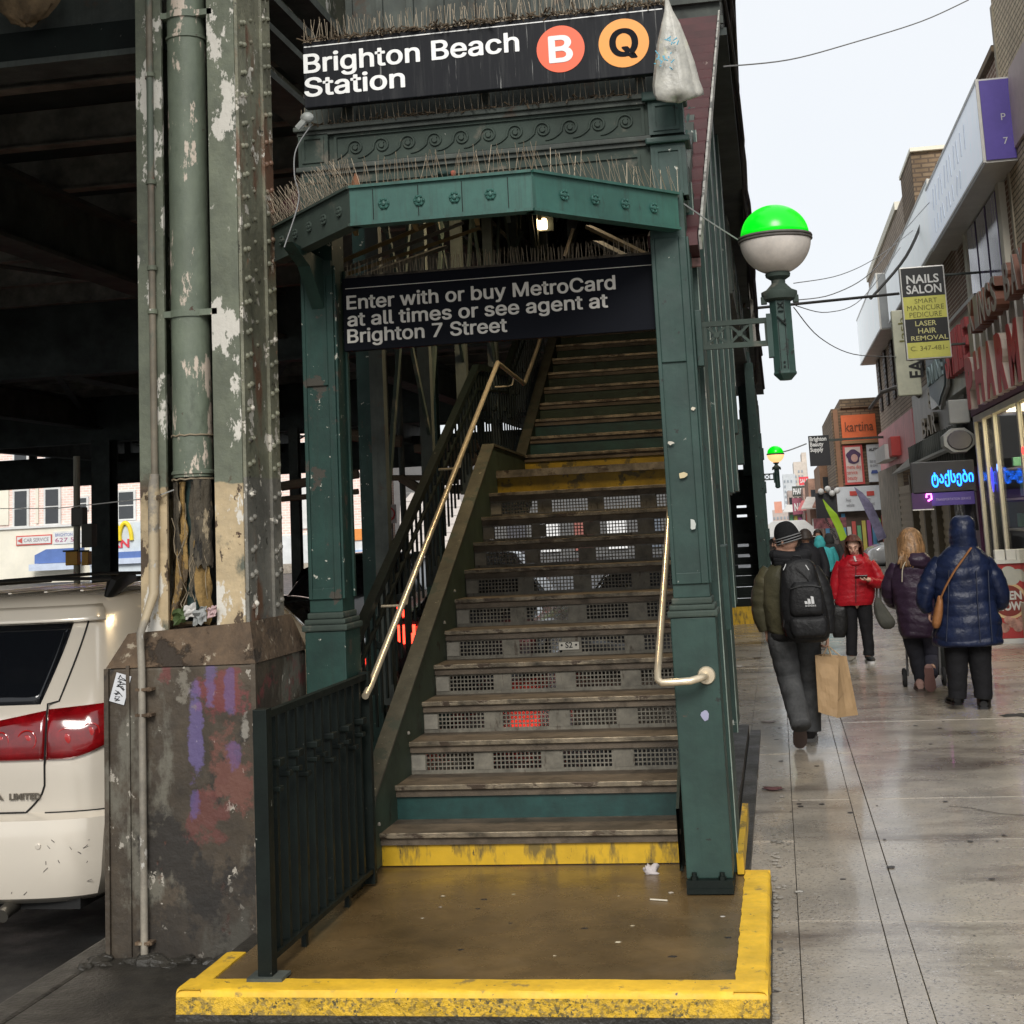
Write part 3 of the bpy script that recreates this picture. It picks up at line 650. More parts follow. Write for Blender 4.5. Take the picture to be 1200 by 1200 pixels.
# yellow kerb: top band and gritty faces, slightly ragged outline
def ragged(p0, p1, n, a, ax):
    out = []
    for i in range(n+1):
        q = Vector(p0).lerp(Vector(p1), i/n); q[ax] += random.uniform(-a, a) if 0 < i < n else 0; out.append(q)
    return out
def kerb_section(p0, p1, inw, w, name, mt, mface):
    """rounded kerb nosing running p0->p1, inw = inward unit vector"""
    b = B(); n = 60; rings = []; p0 = Vector(p0); p1 = Vector(p1); inw = Vector(inw)
    for i in range(n+1):
        q = p0.lerp(p1, i/n); j = (noise.noise(q*9) * .004); e = noise.noise(q*14+Vector((3,1,0)))*.006
        prof = [(w+e, .1005), (w+e, .1100), (.03, .1110), (.012+j, .108), (.003+j, .098+j), (.0+j, .085)]
        rings.append([q + inw*a + Vector((0,0,z)) for a, z in prof])
    b.loft(rings, cap=False, closed=False)
    o = b.build(name, mt, pf, smooth=True)
    b = B(); rings = []
    for i in range(n+1):
        q = p0.lerp(p1, i/n); ring = []
        for k, z in enumerate((.086, .06, .035, .012, -.03)):
            j = noise.noise(Vector((q.x*22, q.y*22, z*25)))*.006
            ring.append(q + inw*(j if k else noise.noise(q*9)*.004) + Vector((0,0,z)))
        rings.append(ring)
    b.loft(rings, cap=False, closed=False); b.build('kerb_face', mface, pf, smooth='all')
    return o
kerb_section((PX0, PYF, 0), (PX1, PYF, 0), (0,1,0), .135, 'kerb_front', M['yellow'], M['yellow_rough'])
kerb_section((PX1, PYF, 0), (PX1, 7.08, 0), (-1,0,0), .113, 'kerb_side', M['yellow'], M['yellow_rough'])
kerb_section((PX0, 5.80, 0), (PX0, PYF, 0), (1,0,0), .09, 'kerb_side', M['yellow'], M['yellow_rough'])
b = B().box(PX1-.113, PX1, 7.08, 7.1, -.02, .108); b.build('kerb_end', M['yellow'], pf)
B().box(PX0+.0, PX1+.004, PYF-.006, PYF+.004, -.02, .026).box(PX1-.004, PX1+.006, PYF, 7.08, -.02, .02).build('grime_line', M['walk_dark'], pf)
B().box(-.292, -.262, 7.0, 8.2, .112, .20).build('yellow_stair_foot', M['yellow_riser'], pf)
B().box(-.33, -.25, 7.1, 12.2, -.01, .03).build('broken_mortar', M['walk_dark'], pf)
# litter
def blob(name, px, py, z, r, c, lab, cat, flat=.35, seed=1, rough=.8):
    o = onZ(px, py, z); b = B(); b.ball((0,0,0), 1, 14, (1,1,1)); vs = []
    for v in b.v:
        q = Vector(v); d = 1 + noise.noise(q*1.9 + Vector((seed*7.1, 0, 0)))*.9
        vs.append((o.x+q.x*r*d, o.y+q.y*r*.8*d, z + max(0, (q.z+.35))*r*flat*d))
    b.v = vs; ob = b.build(name, plain(name+'_m%d' % seed, c, rough), None, smooth='all', origin=(o.x, o.y, z)); tag(ob, lab, cat); return ob
blob('crumpled_tissue', 763, 1024, .1047, .035, (.55,.5,.5), 'crumpled pale tissue on the platform below the right end of the bottom stair', 'tissue', .8, 3)
o = onZ(770, 1056, .1045); tag(B().tube([o+Vector((-.03,.01,.005)), o+Vector((.045,-.012,.005))], .0035, 8).build('cigarette_butt', plain('straw_white', (.6,.55,.45)), None, origin=o), 'thin off white cigarette butt on the platform in front of the right post', 'cigarette')
for i, (px, py, r, c) in enumerate(((519,1050,.009,(.6,.52,.38)),(602,1048,.007,(.5,.45,.3)),(724,1104,.011,(.62,.55,.4)),(741,1085,.009,(.5,.42,.28)),(495,1076,.006,(.5,.45,.35)),(650,1120,.007,(.5,.42,.28)),(786,1046,.012,(.5,.45,.38)),(847,1074,.01,(.45,.42,.38)),(725,1050,.005,(.5,.42,.3)),(516,1063,.008,(.3,.25,.2)))):
    blob('gum_spot', px, py, .1045, r, c, 'pale gum spot on the wet platform, ' + ['farther of two at its left', 'in the middle just below the bottom stair', 'the largest, right of the middle near the front', 'between the largest gum spot and the cigarette butt', 'the nearest one at its left', 'the nearest to the front kerb', 'just above the cigarette butt', 'beside the right yellow kerb', 'the tiny one left of the tissue', 'the greyish one between the two at its left'][i], 'gum', .12, i+20)['group'] = 'pale gum spots on the platform'
for i, (px, py, r) in enumerate(((567,1054,.012),(560,1065,.01),(685,1088,.014),(788,1121,.016),(598,1082,.009),(853,1099,.014),(540,1113,.012))):
    blob('dark_gum_spot', px, py, .1042, r, (.015,.013,.012), 'black gum stain on the wet platform, ' + ['farther of a pair left of the middle', 'nearer of a pair left of the middle', 'alone right of the middle', 'near the front right corner', 'small one in the centre', 'beside the right kerb', 'nearest the front kerb at the left'][i], 'gum', .06, i+40)['group'] = 'black gum stains on the platform'

# ================================================================== NEAR FENCE
nf = thing('near_fence', 'black green slatted iron fence panel on the left of the platform', 'fence', (-1.97, 6.1, .11))
B().bbox(-2.0, -1.945, 5.44, 5.50, .115, 1.075, .003).build('end_post', M['black_green'], nf)
B().box(-2.035, -1.90, 5.415, 5.52, .110, .122).build('foot_plate', M['dark_steel2'], nf)
B().box(-1.985, -1.955, 5.50, 6.86, 1.035, 1.062).build('top_rail', M['black_green'], nf)
B().box(-1.99, -1.95, 5.50, 6.86, .165, .185).build('bottom_rail', M['black_green'], nf)
B().box(-1.995, -1.945, 6.86, 6.90, .115, 1.07).build('end_post', M['black_green'], nf)
bar0 = B().box(-.0035, .0035, -.013, .013, .166, 1.036).box(-.030, -.0036, -.013, -.006, .166, 1.036).build('slat', M['black_green'], nf, origin=(0,0,0))
cl0 = B().bbox(-.035, .026, -.032, .032, -.014, .014, .006).build('collar', M['black_green'], nf, origin=(0,0,0))
n = 11
for i in range(n):
    y = 5.60 + i*.116; t = bar0 if i == 0 else inst(bar0, nf, (0,0,0)); t.location = Vector((-1.965, y, 0)) - nf.location
    if i % 2 == 0:
        c_ = cl0 if i == 0 else inst(cl0, nf, (0,0,0)); c_.location = Vector((-1.965, y, .86)) - nf.location
    c_ = inst(cl0, nf, (0,0,0), sc=(.8,.7,.7)); c_.location = Vector((-1.965, y, .80 if i % 3 else .76)) - nf.location
for y in (5.9, 6.5): B().box(-1.98, -1.96, y-.015, y+.015, .105, .165).build('foot', M['black_green'], nf)

# ================================================================== RIVETED COLUMN AND ITS BASE
jk = thing('column_base_jacket', 'weathered dark steel jacket with magenta and violet graffiti round the foot of the riveted column', 'column base', (-2.56, 6.5, 0))
def jacket_mat():
    m = M['jacket'].copy(); m.name = 'graffitied_column_jacket'; t = m.node_tree; N = t.nodes; L = t.links; p = N['Principled BSDF']
    base = p.inputs['Base Color'].links[0].from_socket; g = N.new('ShaderNodeNewGeometry')
    def blobm(c, r, ns, thr, soft, col, base, warp=.5):
        mp = N.new('ShaderNodeVectorMath'); mp.operation = 'SUBTRACT'; L.new(g.outputs['Position'], mp.inputs[0]); mp.inputs[1].default_value = c
        dv = N.new('ShaderNodeVectorMath'); dv.operation = 'DIVIDE'; L.new(mp.outputs[0], dv.inputs[0]); dv.inputs[1].default_value = r
        ln = N.new('ShaderNodeVectorMath'); ln.operation = 'LENGTH'; L.new(dv.outputs[0], ln.inputs[0])
        nz = N.new('ShaderNodeTexNoise'); L.new(g.outputs['Position'], nz.inputs['Vector']); nz.inputs['Scale'].default_value = ns; nz.inputs['Detail'].default_value = 9; nz.inputs['Roughness'].default_value = .7
        ad = N.new('ShaderNodeMath'); ad.operation = 'MULTIPLY_ADD'; L.new(nz.outputs['Fac'], ad.inputs[0]); ad.inputs[1].default_value = 5.0; L.new(ln.outputs['Value'], ad.inputs[2])
        mr = N.new('ShaderNodeMapRange'); L.new(ad.outputs[0], mr.inputs[0]); mr.inputs[1].default_value = thr+1.35; mr.inputs[2].default_value = thr+1.5+soft*2; mr.inputs[3].default_value = .62; mr.inputs[4].default_value = 0
        x = N.new('ShaderNodeMixRGB'); L.new(mr.outputs[0], x.inputs[0]); L.new(base, x.inputs[1]); x.inputs[2].default_value = (*col, 1); return x.outputs[0]
    Y = 6.09
    def c(px, py): q = onY(px, py, Y); return (q.x, Y, q.z)
    for px, py, rx, rz, col, ns, thr in ((262, 810, .11, .10, (.19,.035,.04), 7, 1.9), (270, 905, .09, .13, (.17,.06,.045), 8, 1.95), (240, 960, .10, .12, (.13,.035,.03), 9, 1.75), (193, 775, .03, .1, (.15,.03,.03), 8, 1.9),
                    (228, 860, .028, .16, (.13,.10,.26), 7, 2.05), (247, 792, .025, .1, (.12,.09,.22), 9, 2.05), (268, 815, .02, .12, (.11,.08,.2), 7, 2.0), (275, 885, .03, .07, (.12,.07,.18), 9, 1.9), (225, 940, .02, .06, (.1,.07,.2), 9, 1.95),
                    (215, 800, .05, .10, (.22,.2,.16), 14, 1.65), (287, 850, .02, .08, (.3,.28,.24), 12, 1.7)):
        base = blobm(c(px, py), (rx, 5, rz), ns, thr, .12, col, base, .5)
    base = blobm(c(250, 1110), (.3, 5, .28), 4, 1.9, .05, (.014,.012,.01), base, .5)
    L.new(base, p.inputs['Base Color']); return m
JM = jacket_mat()
jb = B().bbox(-2.895, -2.228, 6.10, 6.80, -.03, 1.19, .012); jb.build('jacket_shell', JM, jk)
b = B(); r0 = [(-2.90,6.095,1.191),(-2.222,6.095,1.191),(-2.222,6.80,1.191),(-2.90,6.80,1.191)]; r1 = [(-2.83,6.17,1.33),(-2.27,6.17,1.36),(-2.27,6.72,1.36),(-2.83,6.72,1.33)]
b.loft([r0, r1]); b.build('sloping_cap', M['rust'], jk)
B().box(-2.905, -2.885, 6.085, 6.10, 0, 1.19).box(-2.805, -2.79, 6.088, 6.10, 0, 1.2).box(-2.24, -2.22, 6.085, 6.1, .0, 1.19).build('seam_strip', M['jacket'], jk)
# broken mortar lumps at the foot
b = B(); random.seed(3)
for k in range(60):
    x = random.uniform(-2.95, -2.2); y = 6.08 - abs(random.gauss(0,.05)); r = random.uniform(.012,.045)
    q = B().ball((x, y, r*.1), r, 7, (1.3,1,.6)); q.v = [(v[0]+random.uniform(-1,1)*r*.2, v[1]+random.uniform(-1,1)*r*.2, v[2]+random.uniform(-1,1)*r*.15) for v in q.v]; b.add(q.v, q.f)
b.build('broken_mortar', M['walk_dark'], jk, kind='stuff')
# sticker
o = onY(141, 807, 6.095); X_ = Vector((.93, 0, -.36)).normalized(); X_ = Vector((cos(-.28), 0, sin(-.28))); U_ = Vector((-X_.z, 0, X_.x))
sk = B().prism([tuple(o + X_*a + U_*c) for a, c in ((-.035,-.062),(.035,-.062),(.036,.062),(-.034,.062))], (0,-.002,0)).build('tag_sticker', plain('sticker_white', (.62,.63,.65), .5), jk)
b = B(); random.seed(8)
for k in range(5):
    c0 = o + U_*(.045-.022*k) + Vector((0,-.0035,0)); P = []
    for j in range(9): P.append(c0 + X_*(random.uniform(-.022,.024)) + U_*(random.uniform(-.012,.012)))
    b.tube(P, .0017, 4)
b.build('scrawl', plain('ink', (.01,.01,.01)), sk, kind='stuff')
random.seed(5)
co = thing('riveted_column', 'tall riveted steel column with peeling olive green paint over a cream lower band', 'column', (-2.54, 6.44, 1.3))
# left channel: front flange plate + web; right channel the same with riveted outer web
B().bbox(-2.782, -2.656, 6.20, 6.222, 1.25, 5.9, .003).build('left_flange', M['olive'], co)
B().box(-2.782, -2.765, 6.222, 6.66, 1.25, 5.9).box(-2.782, -2.656, 6.66, 6.68, 1.25, 5.9).build('left_web', M['olive'], co)
B().bbox(-2.432, -2.301, 6.20, 6.222, 1.25, 5.9, .003).build('right_flange', M['olive'], co)
B().box(-2.318, -2.301, 6.222, 6.66, 1.25, 5.9).box(-2.43, -2.301, 6.66, 6.68, 1.25, 5.9).build('right_web', M['olive_side'], co)
B().box(-2.64, -2.45, 6.62, 6.64, 1.3, 5.9).build('back_plate', M['dark_steel'], co)
B().box(-2.3005, -2.286, 6.21, 6.32, 1.3, 5.9).box(-2.3005, -2.286, 6.55, 6.67, 1.3, 5.9).build('angle_leg', M['olive_side'], co)
b = B(); rv = [(.0, .0), (.0145, 0), (.0135, .006), (.009, .011), (0, .0135)]
def rivet(b, p, n, r=1.0):
    q = B().lathe([(.0148*r, 0), (.0138*r, .006*r), (.009*r, .012*r), (0, .0145*r)], 8)
    Z = Vector(n); X = Z.orthogonal().normalized(); Y = Z.cross(X); R = Matrix((X, Y, Z)).transposed()
    b.add([Vector(p) + R @ Vector(v) for v in q.v], q.f)
z = 1.42; k = 0
while z < 5.6:
    y1, y2 = 6.245, 6.290
    rivet(b, (-2.286, 6.25 + (.0 if k % 2 else .012), z), (1,0,0)); rivet(b, (-2.286, 6.297, z+.012), (1,0,0))
    rivet(b, (-2.286, 6.575, z-.01), (1,0,0)); rivet(b, (-2.286, 6.635, z+.01), (1,0,0))
    if z > 2.4: rivet(b, (-2.301, 6.43, z+.07), (1,0,0), .8)
    z += .108 if k % 2 else .135; k += 1
b.build('rivet', M['olive_side'], co, kind='stuff', smooth=True)
# pipe with straps, torn wrapping and the thin pipe it hid
pp = thing('drain_pipe', 'thick sage green drain pipe strapped between the column flanges with torn wrapping at its foot', 'pipe', (-2.54, 6.26, 1.3))
px_ = (onY(200, 300, 6.26).x + onY(243, 300, 6.26).x)/2; pr = (onY(243, 300, 6.26).x - onY(200, 300, 6.26).x)/2
b = B(); rg = [(z_, pr*(1+.02*noise.noise(Vector((0,0,z_*2.1))))) for z_ in [2.0+i*.1 for i in range(40)]]
b.tube([(px_, 6.27, z_) for z_, r in rg], [r for z_, r in rg], 28); b.build('pipe', M['olive_pipe'], pp, smooth=True)
for z_ in (4.04, 2.02): B().lathe([(pr+.001, -.01), (pr+.007, -.006), (pr+.007, .006), (pr+.001, .01)], 28, (px_, 6.27, z_)).build('band', M['olive_pipe'], pp, smooth=True)
for z_ in (4.145, 2.735):
    B().box(-2.66, -2.405, 6.20-.0, 6.245, z_-.014, z_+.014).build('strap', M['olive_pipe'], pp)
    B().lathe([(pr+.004, -.016), (pr+.009, -.016), (pr+.009, .016), (pr+.004, .016)], 28, (px_, 6.27, z_)).build('strap', M['olive_pipe'], pp, smooth=True)
for z_ in (2.185, 1.99): B().tube([(px_+ (pr+.004)*cos(2*pi*i/24), 6.27+(pr+.004)*sin(2*pi*i/24), z_+.004*sin(3*i)) for i in range(24)], .004, 6, closed=True).build('wire_tie', plain('rope', (.3,.24,.16)), pp, smooth=True)
B().tube([(px_-.0, 6.27, 1.42), (px_+.0, 6.27, 2.0)], .036, 16).build('inner_pipe', mat('verdigris_pipe', (.03,.06,.055), .5, var=.4, chips=[((.2,.35,.28), 16, .62, (1,1,.5))], bump=.4), pp, smooth=True)
B().bbox(px_-.06, px_+.055, 6.21, 6.32, 1.37, 1.425, .012).build('pipe_shoe', M['black_green'], pp)
def rag(a0, a1, z0, z1, r0, m, seed, flare=.03, nm='torn_wrapping'):
    b = B(); n1, n2 = 12, 22
    def fn(u, v):
        a = a0 + (a1-a0)*u; z_ = z1 + (z0-z1)*v; q = Vector((a*3, z_*6, seed))
        w_ = noise.noise(q*1.3)*.5 + noise.noise(q*4)*.2
        edge = (noise.noise(Vector((z_*11, seed*3, u > .5)))*.35)*(abs(u-.5)*2)**3
        a += edge; r = r0 + flare*v*v + .014*w_
        return (px_ + r*cos(a), 6.27 + r*sin(a), z_ + .05*noise.noise(Vector((u*5, seed, 2)))*v)
    b.grid(fn, n1, n2)
    # thickness
    n = len(b.v); c = Vector((px_, 6.27, 0)); off = []
    for v in b.v:
        d = Vector((v[0]-px_, v[1]-6.27, 0)).normalized()*.008; off.append((v[0]-d.x, v[1]-d.y, v[2]))
    f = [tuple(reversed([i+n for i in q])) for q in b.f]; cnt = {}
    for q in b.f:
        for i in range(4): cnt[(q[i], q[(i+1) % 4])] = 1
    sk = [(e[1], e[0], e[0]+n, e[1]+n) for e in cnt if (e[1], e[0]) not in cnt]
    b.v += off; b.f += f + sk
    return b.build(nm, m, pp, smooth=True)
bark = mat('rotting_wrapping', (.12,.1,.07), .85, var=.6, vscale=8, stretch=(2,2,.5), chips=[((.35,.28,.18), 10, .58, (2,2,.5), .04), ((.02,.018,.015), 12, .57, (2,2,.6), .03)], bump=.9, bscale=30, bdist=.012)
ochre = mat('ochre_insulation', (.38,.24,.08), .85, var=.5, vscale=8, chips=[((.1,.07,.04), 9, .58, (1,1,.6), .03), ((.5,.42,.28), 14, .62)], bump=.9, bscale=30, bdist=.012)
rag(-2.9, -2.1, 1.66, 1.98, pr*1.0, bark, 1, -.01); rag(-1.15, -.2, 1.60, 1.99, pr*1.05, bark, 2.3, .01); rag(-2.7, -2.0, 1.40, 1.75, pr*.85, ochre, 3.7, .03)
rag(-1.1, -.3, 1.38, 1.72, pr*.95, ochre, 4.4, .02); rag(-1.5, -1.05, 1.5, 1.98, pr*.7, bark, 5.9, .02); rag(-2.3, -1.85, 1.55, 1.98, pr*.75, ochre, 6.9, .0)
b = B(); random.seed(6)
for k in range(9):
    P = []; x, z_ = px_+random.uniform(-.1,.1), random.uniform(1.7,1.9)
    for j in range(9): P.append((x, 6.2+random.uniform(-.01,.02), z_)); x += random.uniform(-.025,.02); z_ -= .05
    b.tube(P, .0018, 4)
b.build('loose_strands', plain('rope', (.3,.24,.16)), pp, kind='stuff')
cd = thing('conduit', 'thin peeling conduit clipped to the left flange and running down the column jacket', 'conduit', (-2.74, 6.17, 0))
xa = onY(177, 200, 6.18).x; xb = onY(166, 900, 6.06).x
zs = [5.8, 4.1]+[3.9-.2*i for i in range(9)]+[1.99]
B().tube([(onY(175,60,6.18).x, 6.18, z_) for z_ in (5.8, 2.9)]+[(xa-.0, 6.18, 2.0)], .0155, 12).build('upper_tube', M['cream_pipe'], cd, smooth=True)
B().tube([(xa, 6.178, 2.02), (xa-.006, 6.178, 1.95), (xa-.008, 6.175, 1.5), (onY(165,712,6.1).x, 6.09, 1.33), (xb, 6.07, 1.2), (xb, 6.07, .0)], [.02, .024, .022, .016, .016, .016], 12).build('lower_tube', mat('mottled_conduit', (.3,.27,.22), .6, var=.4, vscale=6, chips=[((.42,.34,.22), 3, .45, (1,1,1), .05, (1.4,3,.05)), ((.42,.4,.36), 7, .58, (1,1,.5))], bump=.4), cd, smooth=True)
for z_ in (3.86, 3.35, 2.95, 2.75, 1.93): B().lathe([(.017,-.012),(.023,-.01),(.023,.01),(.017,.012)], 12, (xa-.001, 6.18, z_)).build('coupling', M['olive'], cd, smooth=True)
for py in (838, 1105, 808): 
    q = onY(165, py, 6.07); B().box(q.x-.02, q.x+.055, 6.055, 6.098, q.z-.006, q.z+.006).ball((q.x+.04, 6.06, q.z), .011, 7).build('clip', M['rust'], cd)
# bundle of wire round the left flange
b = B(); c_ = onY(180, 583, 6.17)
for k in range(7):
    P = [(c_.x + .035*cos(t)+random.uniform(-.004,.004), 6.165+.0*t, c_.z + .010*sin(t*2+k)+random.uniform(-.006,.006)) for t in [i*.5 for i in range(8)]]
    b.tube(P, .0022, 5)
wr = b.build('wire_knot', M['rustline'], cd, kind='stuff')
w0 = onY(0, 596, 9.0); w1 = onY(165, 585, 6.17); w2 = onY(204, 574, 6.2)
B().tube([w0, w0.lerp(w1, .5)+Vector((0,0,-.02)), w1], .0025, 5).tube([c_, w2], .003, 5).build('tied_wire', M['wire'], cd)
# leaves and rubbish on the cap
for (px, py, c, s_, lab, cat, nm) in ((210, 722, (.05,.08,.02), .03, 'green leaf scrap caught between the column flanges', 'leaf', 'leaf_scrap'), (223, 716, (.55,.53,.5), .026, 'white paper scrap below the torn drain pipe', 'paper scrap', 'paper_scrap'),
                               (234, 722, (.3,.31,.3), .03, 'grey plastic scrap on the rusty column cap', 'plastic scrap', 'plastic_scrap'), (248, 717, (.5,.35,.35), .02, 'pink wrapper scrap at the foot of the right flange', 'wrapper', 'wrapper_scrap')):
    o = onY(px, py, 6.16); b = B()
    def fn(u, v): 
        return (o.x + (u-.5)*s_*2, o.y + noise.noise(Vector((u*3, v*3, px)))*s_, o.z + (v-.5)*s_*2.2 + (u-.5)*s_*.6 + noise.noise(Vector((u*4, v*2, px+5)))*s_*.5)
    b.grid(fn, 5, 5); ob = b.build(nm, plain(nm+'_m', c, .7), None, origin=o); md = ob.modifiers.new('s', 'SOLIDIFY'); md.thickness = .004
    tag(ob, lab, cat)

# ================================================================== LAMPS
def make_lamp(green, white, label, group='globe lamps beside the stair entrances'):
    lp = thing('globe_lamp', label, 'lamp', (-.29, 6.80, 2.47), group)
    xa, xb, y, z0, z1 = -.285, .03, 6.80, 2.475, 2.605
    b = B().box(xa, xb, y-.012, y+.012, z1-.024, z1).box(xa, xb, y-.012, y+.012, z0, z0+.024)
    for x in (xa+.0, xa+.015, xa+.12, xa+.225, xb-.02): b.box(x, x+.016, y-.01, y+.01, z0+.024, z1-.024)
    for x0_, x1_ in ((xa+.031, xa+.12), (xa+.136, xa+.225)):
        for s_ in (0, 1):
            za, zb_ = (z0+.024, z1-.024) if s_ else (z1-.024, z0+.024)
            b.bar((x0_, y, za), (x1_, y, zb_), .012, .013, up=(0,1,0))
        b.tube([((x0_+x1_)/2, y-.011, (z0+z1)/2), ((x0_+x1_)/2, y+.011, (z0+z1)/2)], .014, 8)
    b.build('bracket', M['green_dusty'], lp)
    B().bbox(-.305, -.275, y-.03, y+.03, 2.40, 2.66, .004).build('wall_plate', M['green'], lp)
    cx_ = .088; poly = lambda r, z_: [(cx_+r*cos(pi/8+k*pi/4), y+r*sin(pi/8+k*pi/4), z_) for k in range(8)]
    B().loft([poly(.028, 2.312), poly(.056, 2.34), poly(.056, 2.345)]+[poly(.053, 2.35), poly(.052, 2.72)]).build('lamp_post', M['green'], lp)
    B().box(.02, .045, y-.03, y+.03, 2.42, 2.62).build('bracket_socket', M['green'], lp)
    b = B()
    for s_ in (-1, 1): b.bar((cx_+s_*.012, y-.0555, 2.665), (cx_-s_*.012, y-.0555, 2.64), .006, .004)
    b.bar((cx_-.012, y-.056, 2.625), (cx_+.012, y-.056, 2.625), .008, .004); b.bar((cx_-.018, y-.058, 2.60), (cx_+.02, y-.058, 2.56), .012, .006); b.bar((cx_+.0, y-.058, 2.57), (cx_+.02, y-.058, 2.585), .006, .006)
    b.tube([(cx_, y-.05, 2.39), (cx_, y-.056, 2.39)], .005, 8).tube([(cx_, y-.05, 2.37), (cx_, y-.056, 2.37)], .005, 8)
    b.box(cx_-.017, cx_-.014, y-.054, y-.0515, 2.36, 2.58).box(cx_+.014, cx_+.017, y-.054, y-.0515, 2.36, 2.68)
    b.build('vent_ornament', M['black_green'], lp)
    B().lathe([(.052, 2.66-2.66), (.075, .01), (.082, .03), (.082, .045), (.06, .055), (.045, .07), (.032, .085), (.032, .10), (.055, .115), (.058, .13), (.045, .14)], 24, (cx_, y, 2.675)).build('collar', M['green_dusty'], lp, smooth=True)
    for s_ in (-1, 1): B().bbox(cx_+s_*.072-.014, cx_+s_*.072+.014, y-.025, y+.005, 2.665, 2.70, .004).build('collar_lug', M['green_dusty'], lp)
    zc, R_ = 2.965, .163
    low = [(R_*sin(a), -R_*cos(a)) for a in [radians(16+74*i/12) for i in range(13)]]
    B().lathe(low, 36, (cx_, y, zc)).build('lower_globe', white, lp, smooth='all')
    B().lathe([(R_, -.01), (R_+.008, -.006), (R_+.008, .0), (R_+.003, .003), (R_+.009, .008), (R_+.006, .016), (R_-.004, .018)], 36, (cx_, y, zc)).build('globe_rim', M['rim'], lp, smooth=True)
    up_ = [((R_-.006)*cos(a), .018+(R_-.018)*sin(a)) for a in [radians(90*i/12) for i in range(13)]]
    B().lathe(up_, 36, (cx_, y, zc)).build('upper_globe', green, lp, smooth='all')
    return lp
lamp1 = make_lamp(M['globe_green'], M['globe_white'], 'large near globe lamp with bright green top and dusty white bowl')
lamp2 = make_lamp(M['globe_green'], M['globe_lit'], 'small distant globe lamp with green top over a lit amber bowl')
lamp2.location = lamp2.location + Vector((-.02, 22.2, -.08))

# ================================================================== ROOF AND SIDE WALL OF THE STAIR
rf = thing('stair_roof', 'sloping maroon corrugated roof over the staircase with pale flaking edge trim', 'roof', (-1.2, 7, 3.3))
SL = .50
def rz(y): return 3.36 + SL*(y-7.0)
b = B(); n = 22
for i in range(n):
    y0 = 6.95 + i*.19; z0 = rz(y0)
    b.prism([(-2.35, y0, z0), (-2.35, y0+.095, z0-.02), (-2.35, y0+.11, z0+.055), (-2.35, y0+.19, z0+.095), (-2.35, y0+.19, z0+.13), (-2.35, y0, z0+.05)], (1.84, 0, 0))
    B().box(-2.35, -.512, y0+.080, y0+.104, z0-.050, z0-.0205).build('lit_rib_edge', plain('lit_maroon_edge', (.42,.22,.2), .5, var=.5, vscale=12), rf)  # lit lower edge of each rib put into a paler colour
b.build('corrugated_sheet', M['maroon'], rf)
def zs(y): return 2.93 + .61*(y-6.78)
def xs_(y): return -.268 + .026*(y-6.78)
for i in range(21):
    y0 = 6.80 + i*.2; z0 = zs(y0)
    B().prism([(-.50, y0, z0+.03), (-.50, y0+.17, z0-.005), (-.50, y0+.19, z0+.10), (-.50, y0+.205, z0+.16), (-.50, y0, z0+.09)], (xs_(y0)+.50, 0, 0)).build('soffit_rib', M['maroon'], rf)
    B().box(-.50, xs_(y0)+.001, y0+.150, y0+.185, z0-.045, z0-.0055).build('lit_rib_edge', plain('lit_maroon_edge', (.42,.22,.2), .5, var=.5, vscale=12), rf)  # paler strip paints the lit edge of the soffit rib
B().bar((xs_(6.8)+.012, 6.8, zs(6.8)+.04), (xs_(11)+.012, 11, zs(11)+.04), .012, .07).build('edge_trim', M['pale_trim'], rf)
B().bar((-.33, 6.95, rz(6.9)-.1), (-.33, 11.1, rz(11.1)-.1), .05, .1).build('eave_beam', M['dark_steel2'], rf)
for i in range(4):
    y = 7.2+i*1.0; B().bar((-2.3, y, rz(y)-.06), (-.3, y, rz(y)-.06), .05, .08).build('rafter', M['dark_steel2'], rf)
B().box(-2.2, -.35, 6.92, 6.98, 3.70, 3.86).build('front_beam', M['dark_steel2'], rf)
wl_ = thing('stair_side_wall', 'green battened steel side wall enclosing the right of the staircase', 'wall', (-.31, 10, 0))
def wtop(y): return min(rz(y)-.05, 5.4)
def wbot(y): return max(.115, lerp(path(-.2, 0), y))
b = B(); ys = [6.95 + .5*i for i in range(21)]
for a, c in zip(ys, ys[1:]):
    b.add([(-.335,a,wbot(a)),(-.335,c,wbot(c)),(-.335,c,wtop(c)),(-.335,a,wtop(a)),(-.345,a,wbot(a)),(-.345,c,wbot(c)),(-.345,c,wtop(c)),(-.345,a,wtop(a))], [(0,3,2,1),(4,5,6,7),(0,1,5,4),(3,7,6,2)])
b.build('sheet', M['green'], wl_)
for i, y in enumerate([7.03, 8.15, 9.25, 10.6, 12.1, 13.9]):
    B().box(-.3345, -.290, y, y+.55, wbot(y)+.0, wtop(y)).build('batten', M['green'], wl_)
    B().box(-.2898, -.286, y-.004, y+.03, wbot(y)+.0, wtop(y)).build('batten_edge', M['light_green_trim'], wl_)  # narrow paler green strip down the near edge of each batten
for y, z in ((7.55, 1.15), (12.4, 2.4), (14.0, 2.2)): B().bbox(-.333, -.262, y, y+.28, z, z+.42, .006).build('plinth_box', M['green'], wl_)
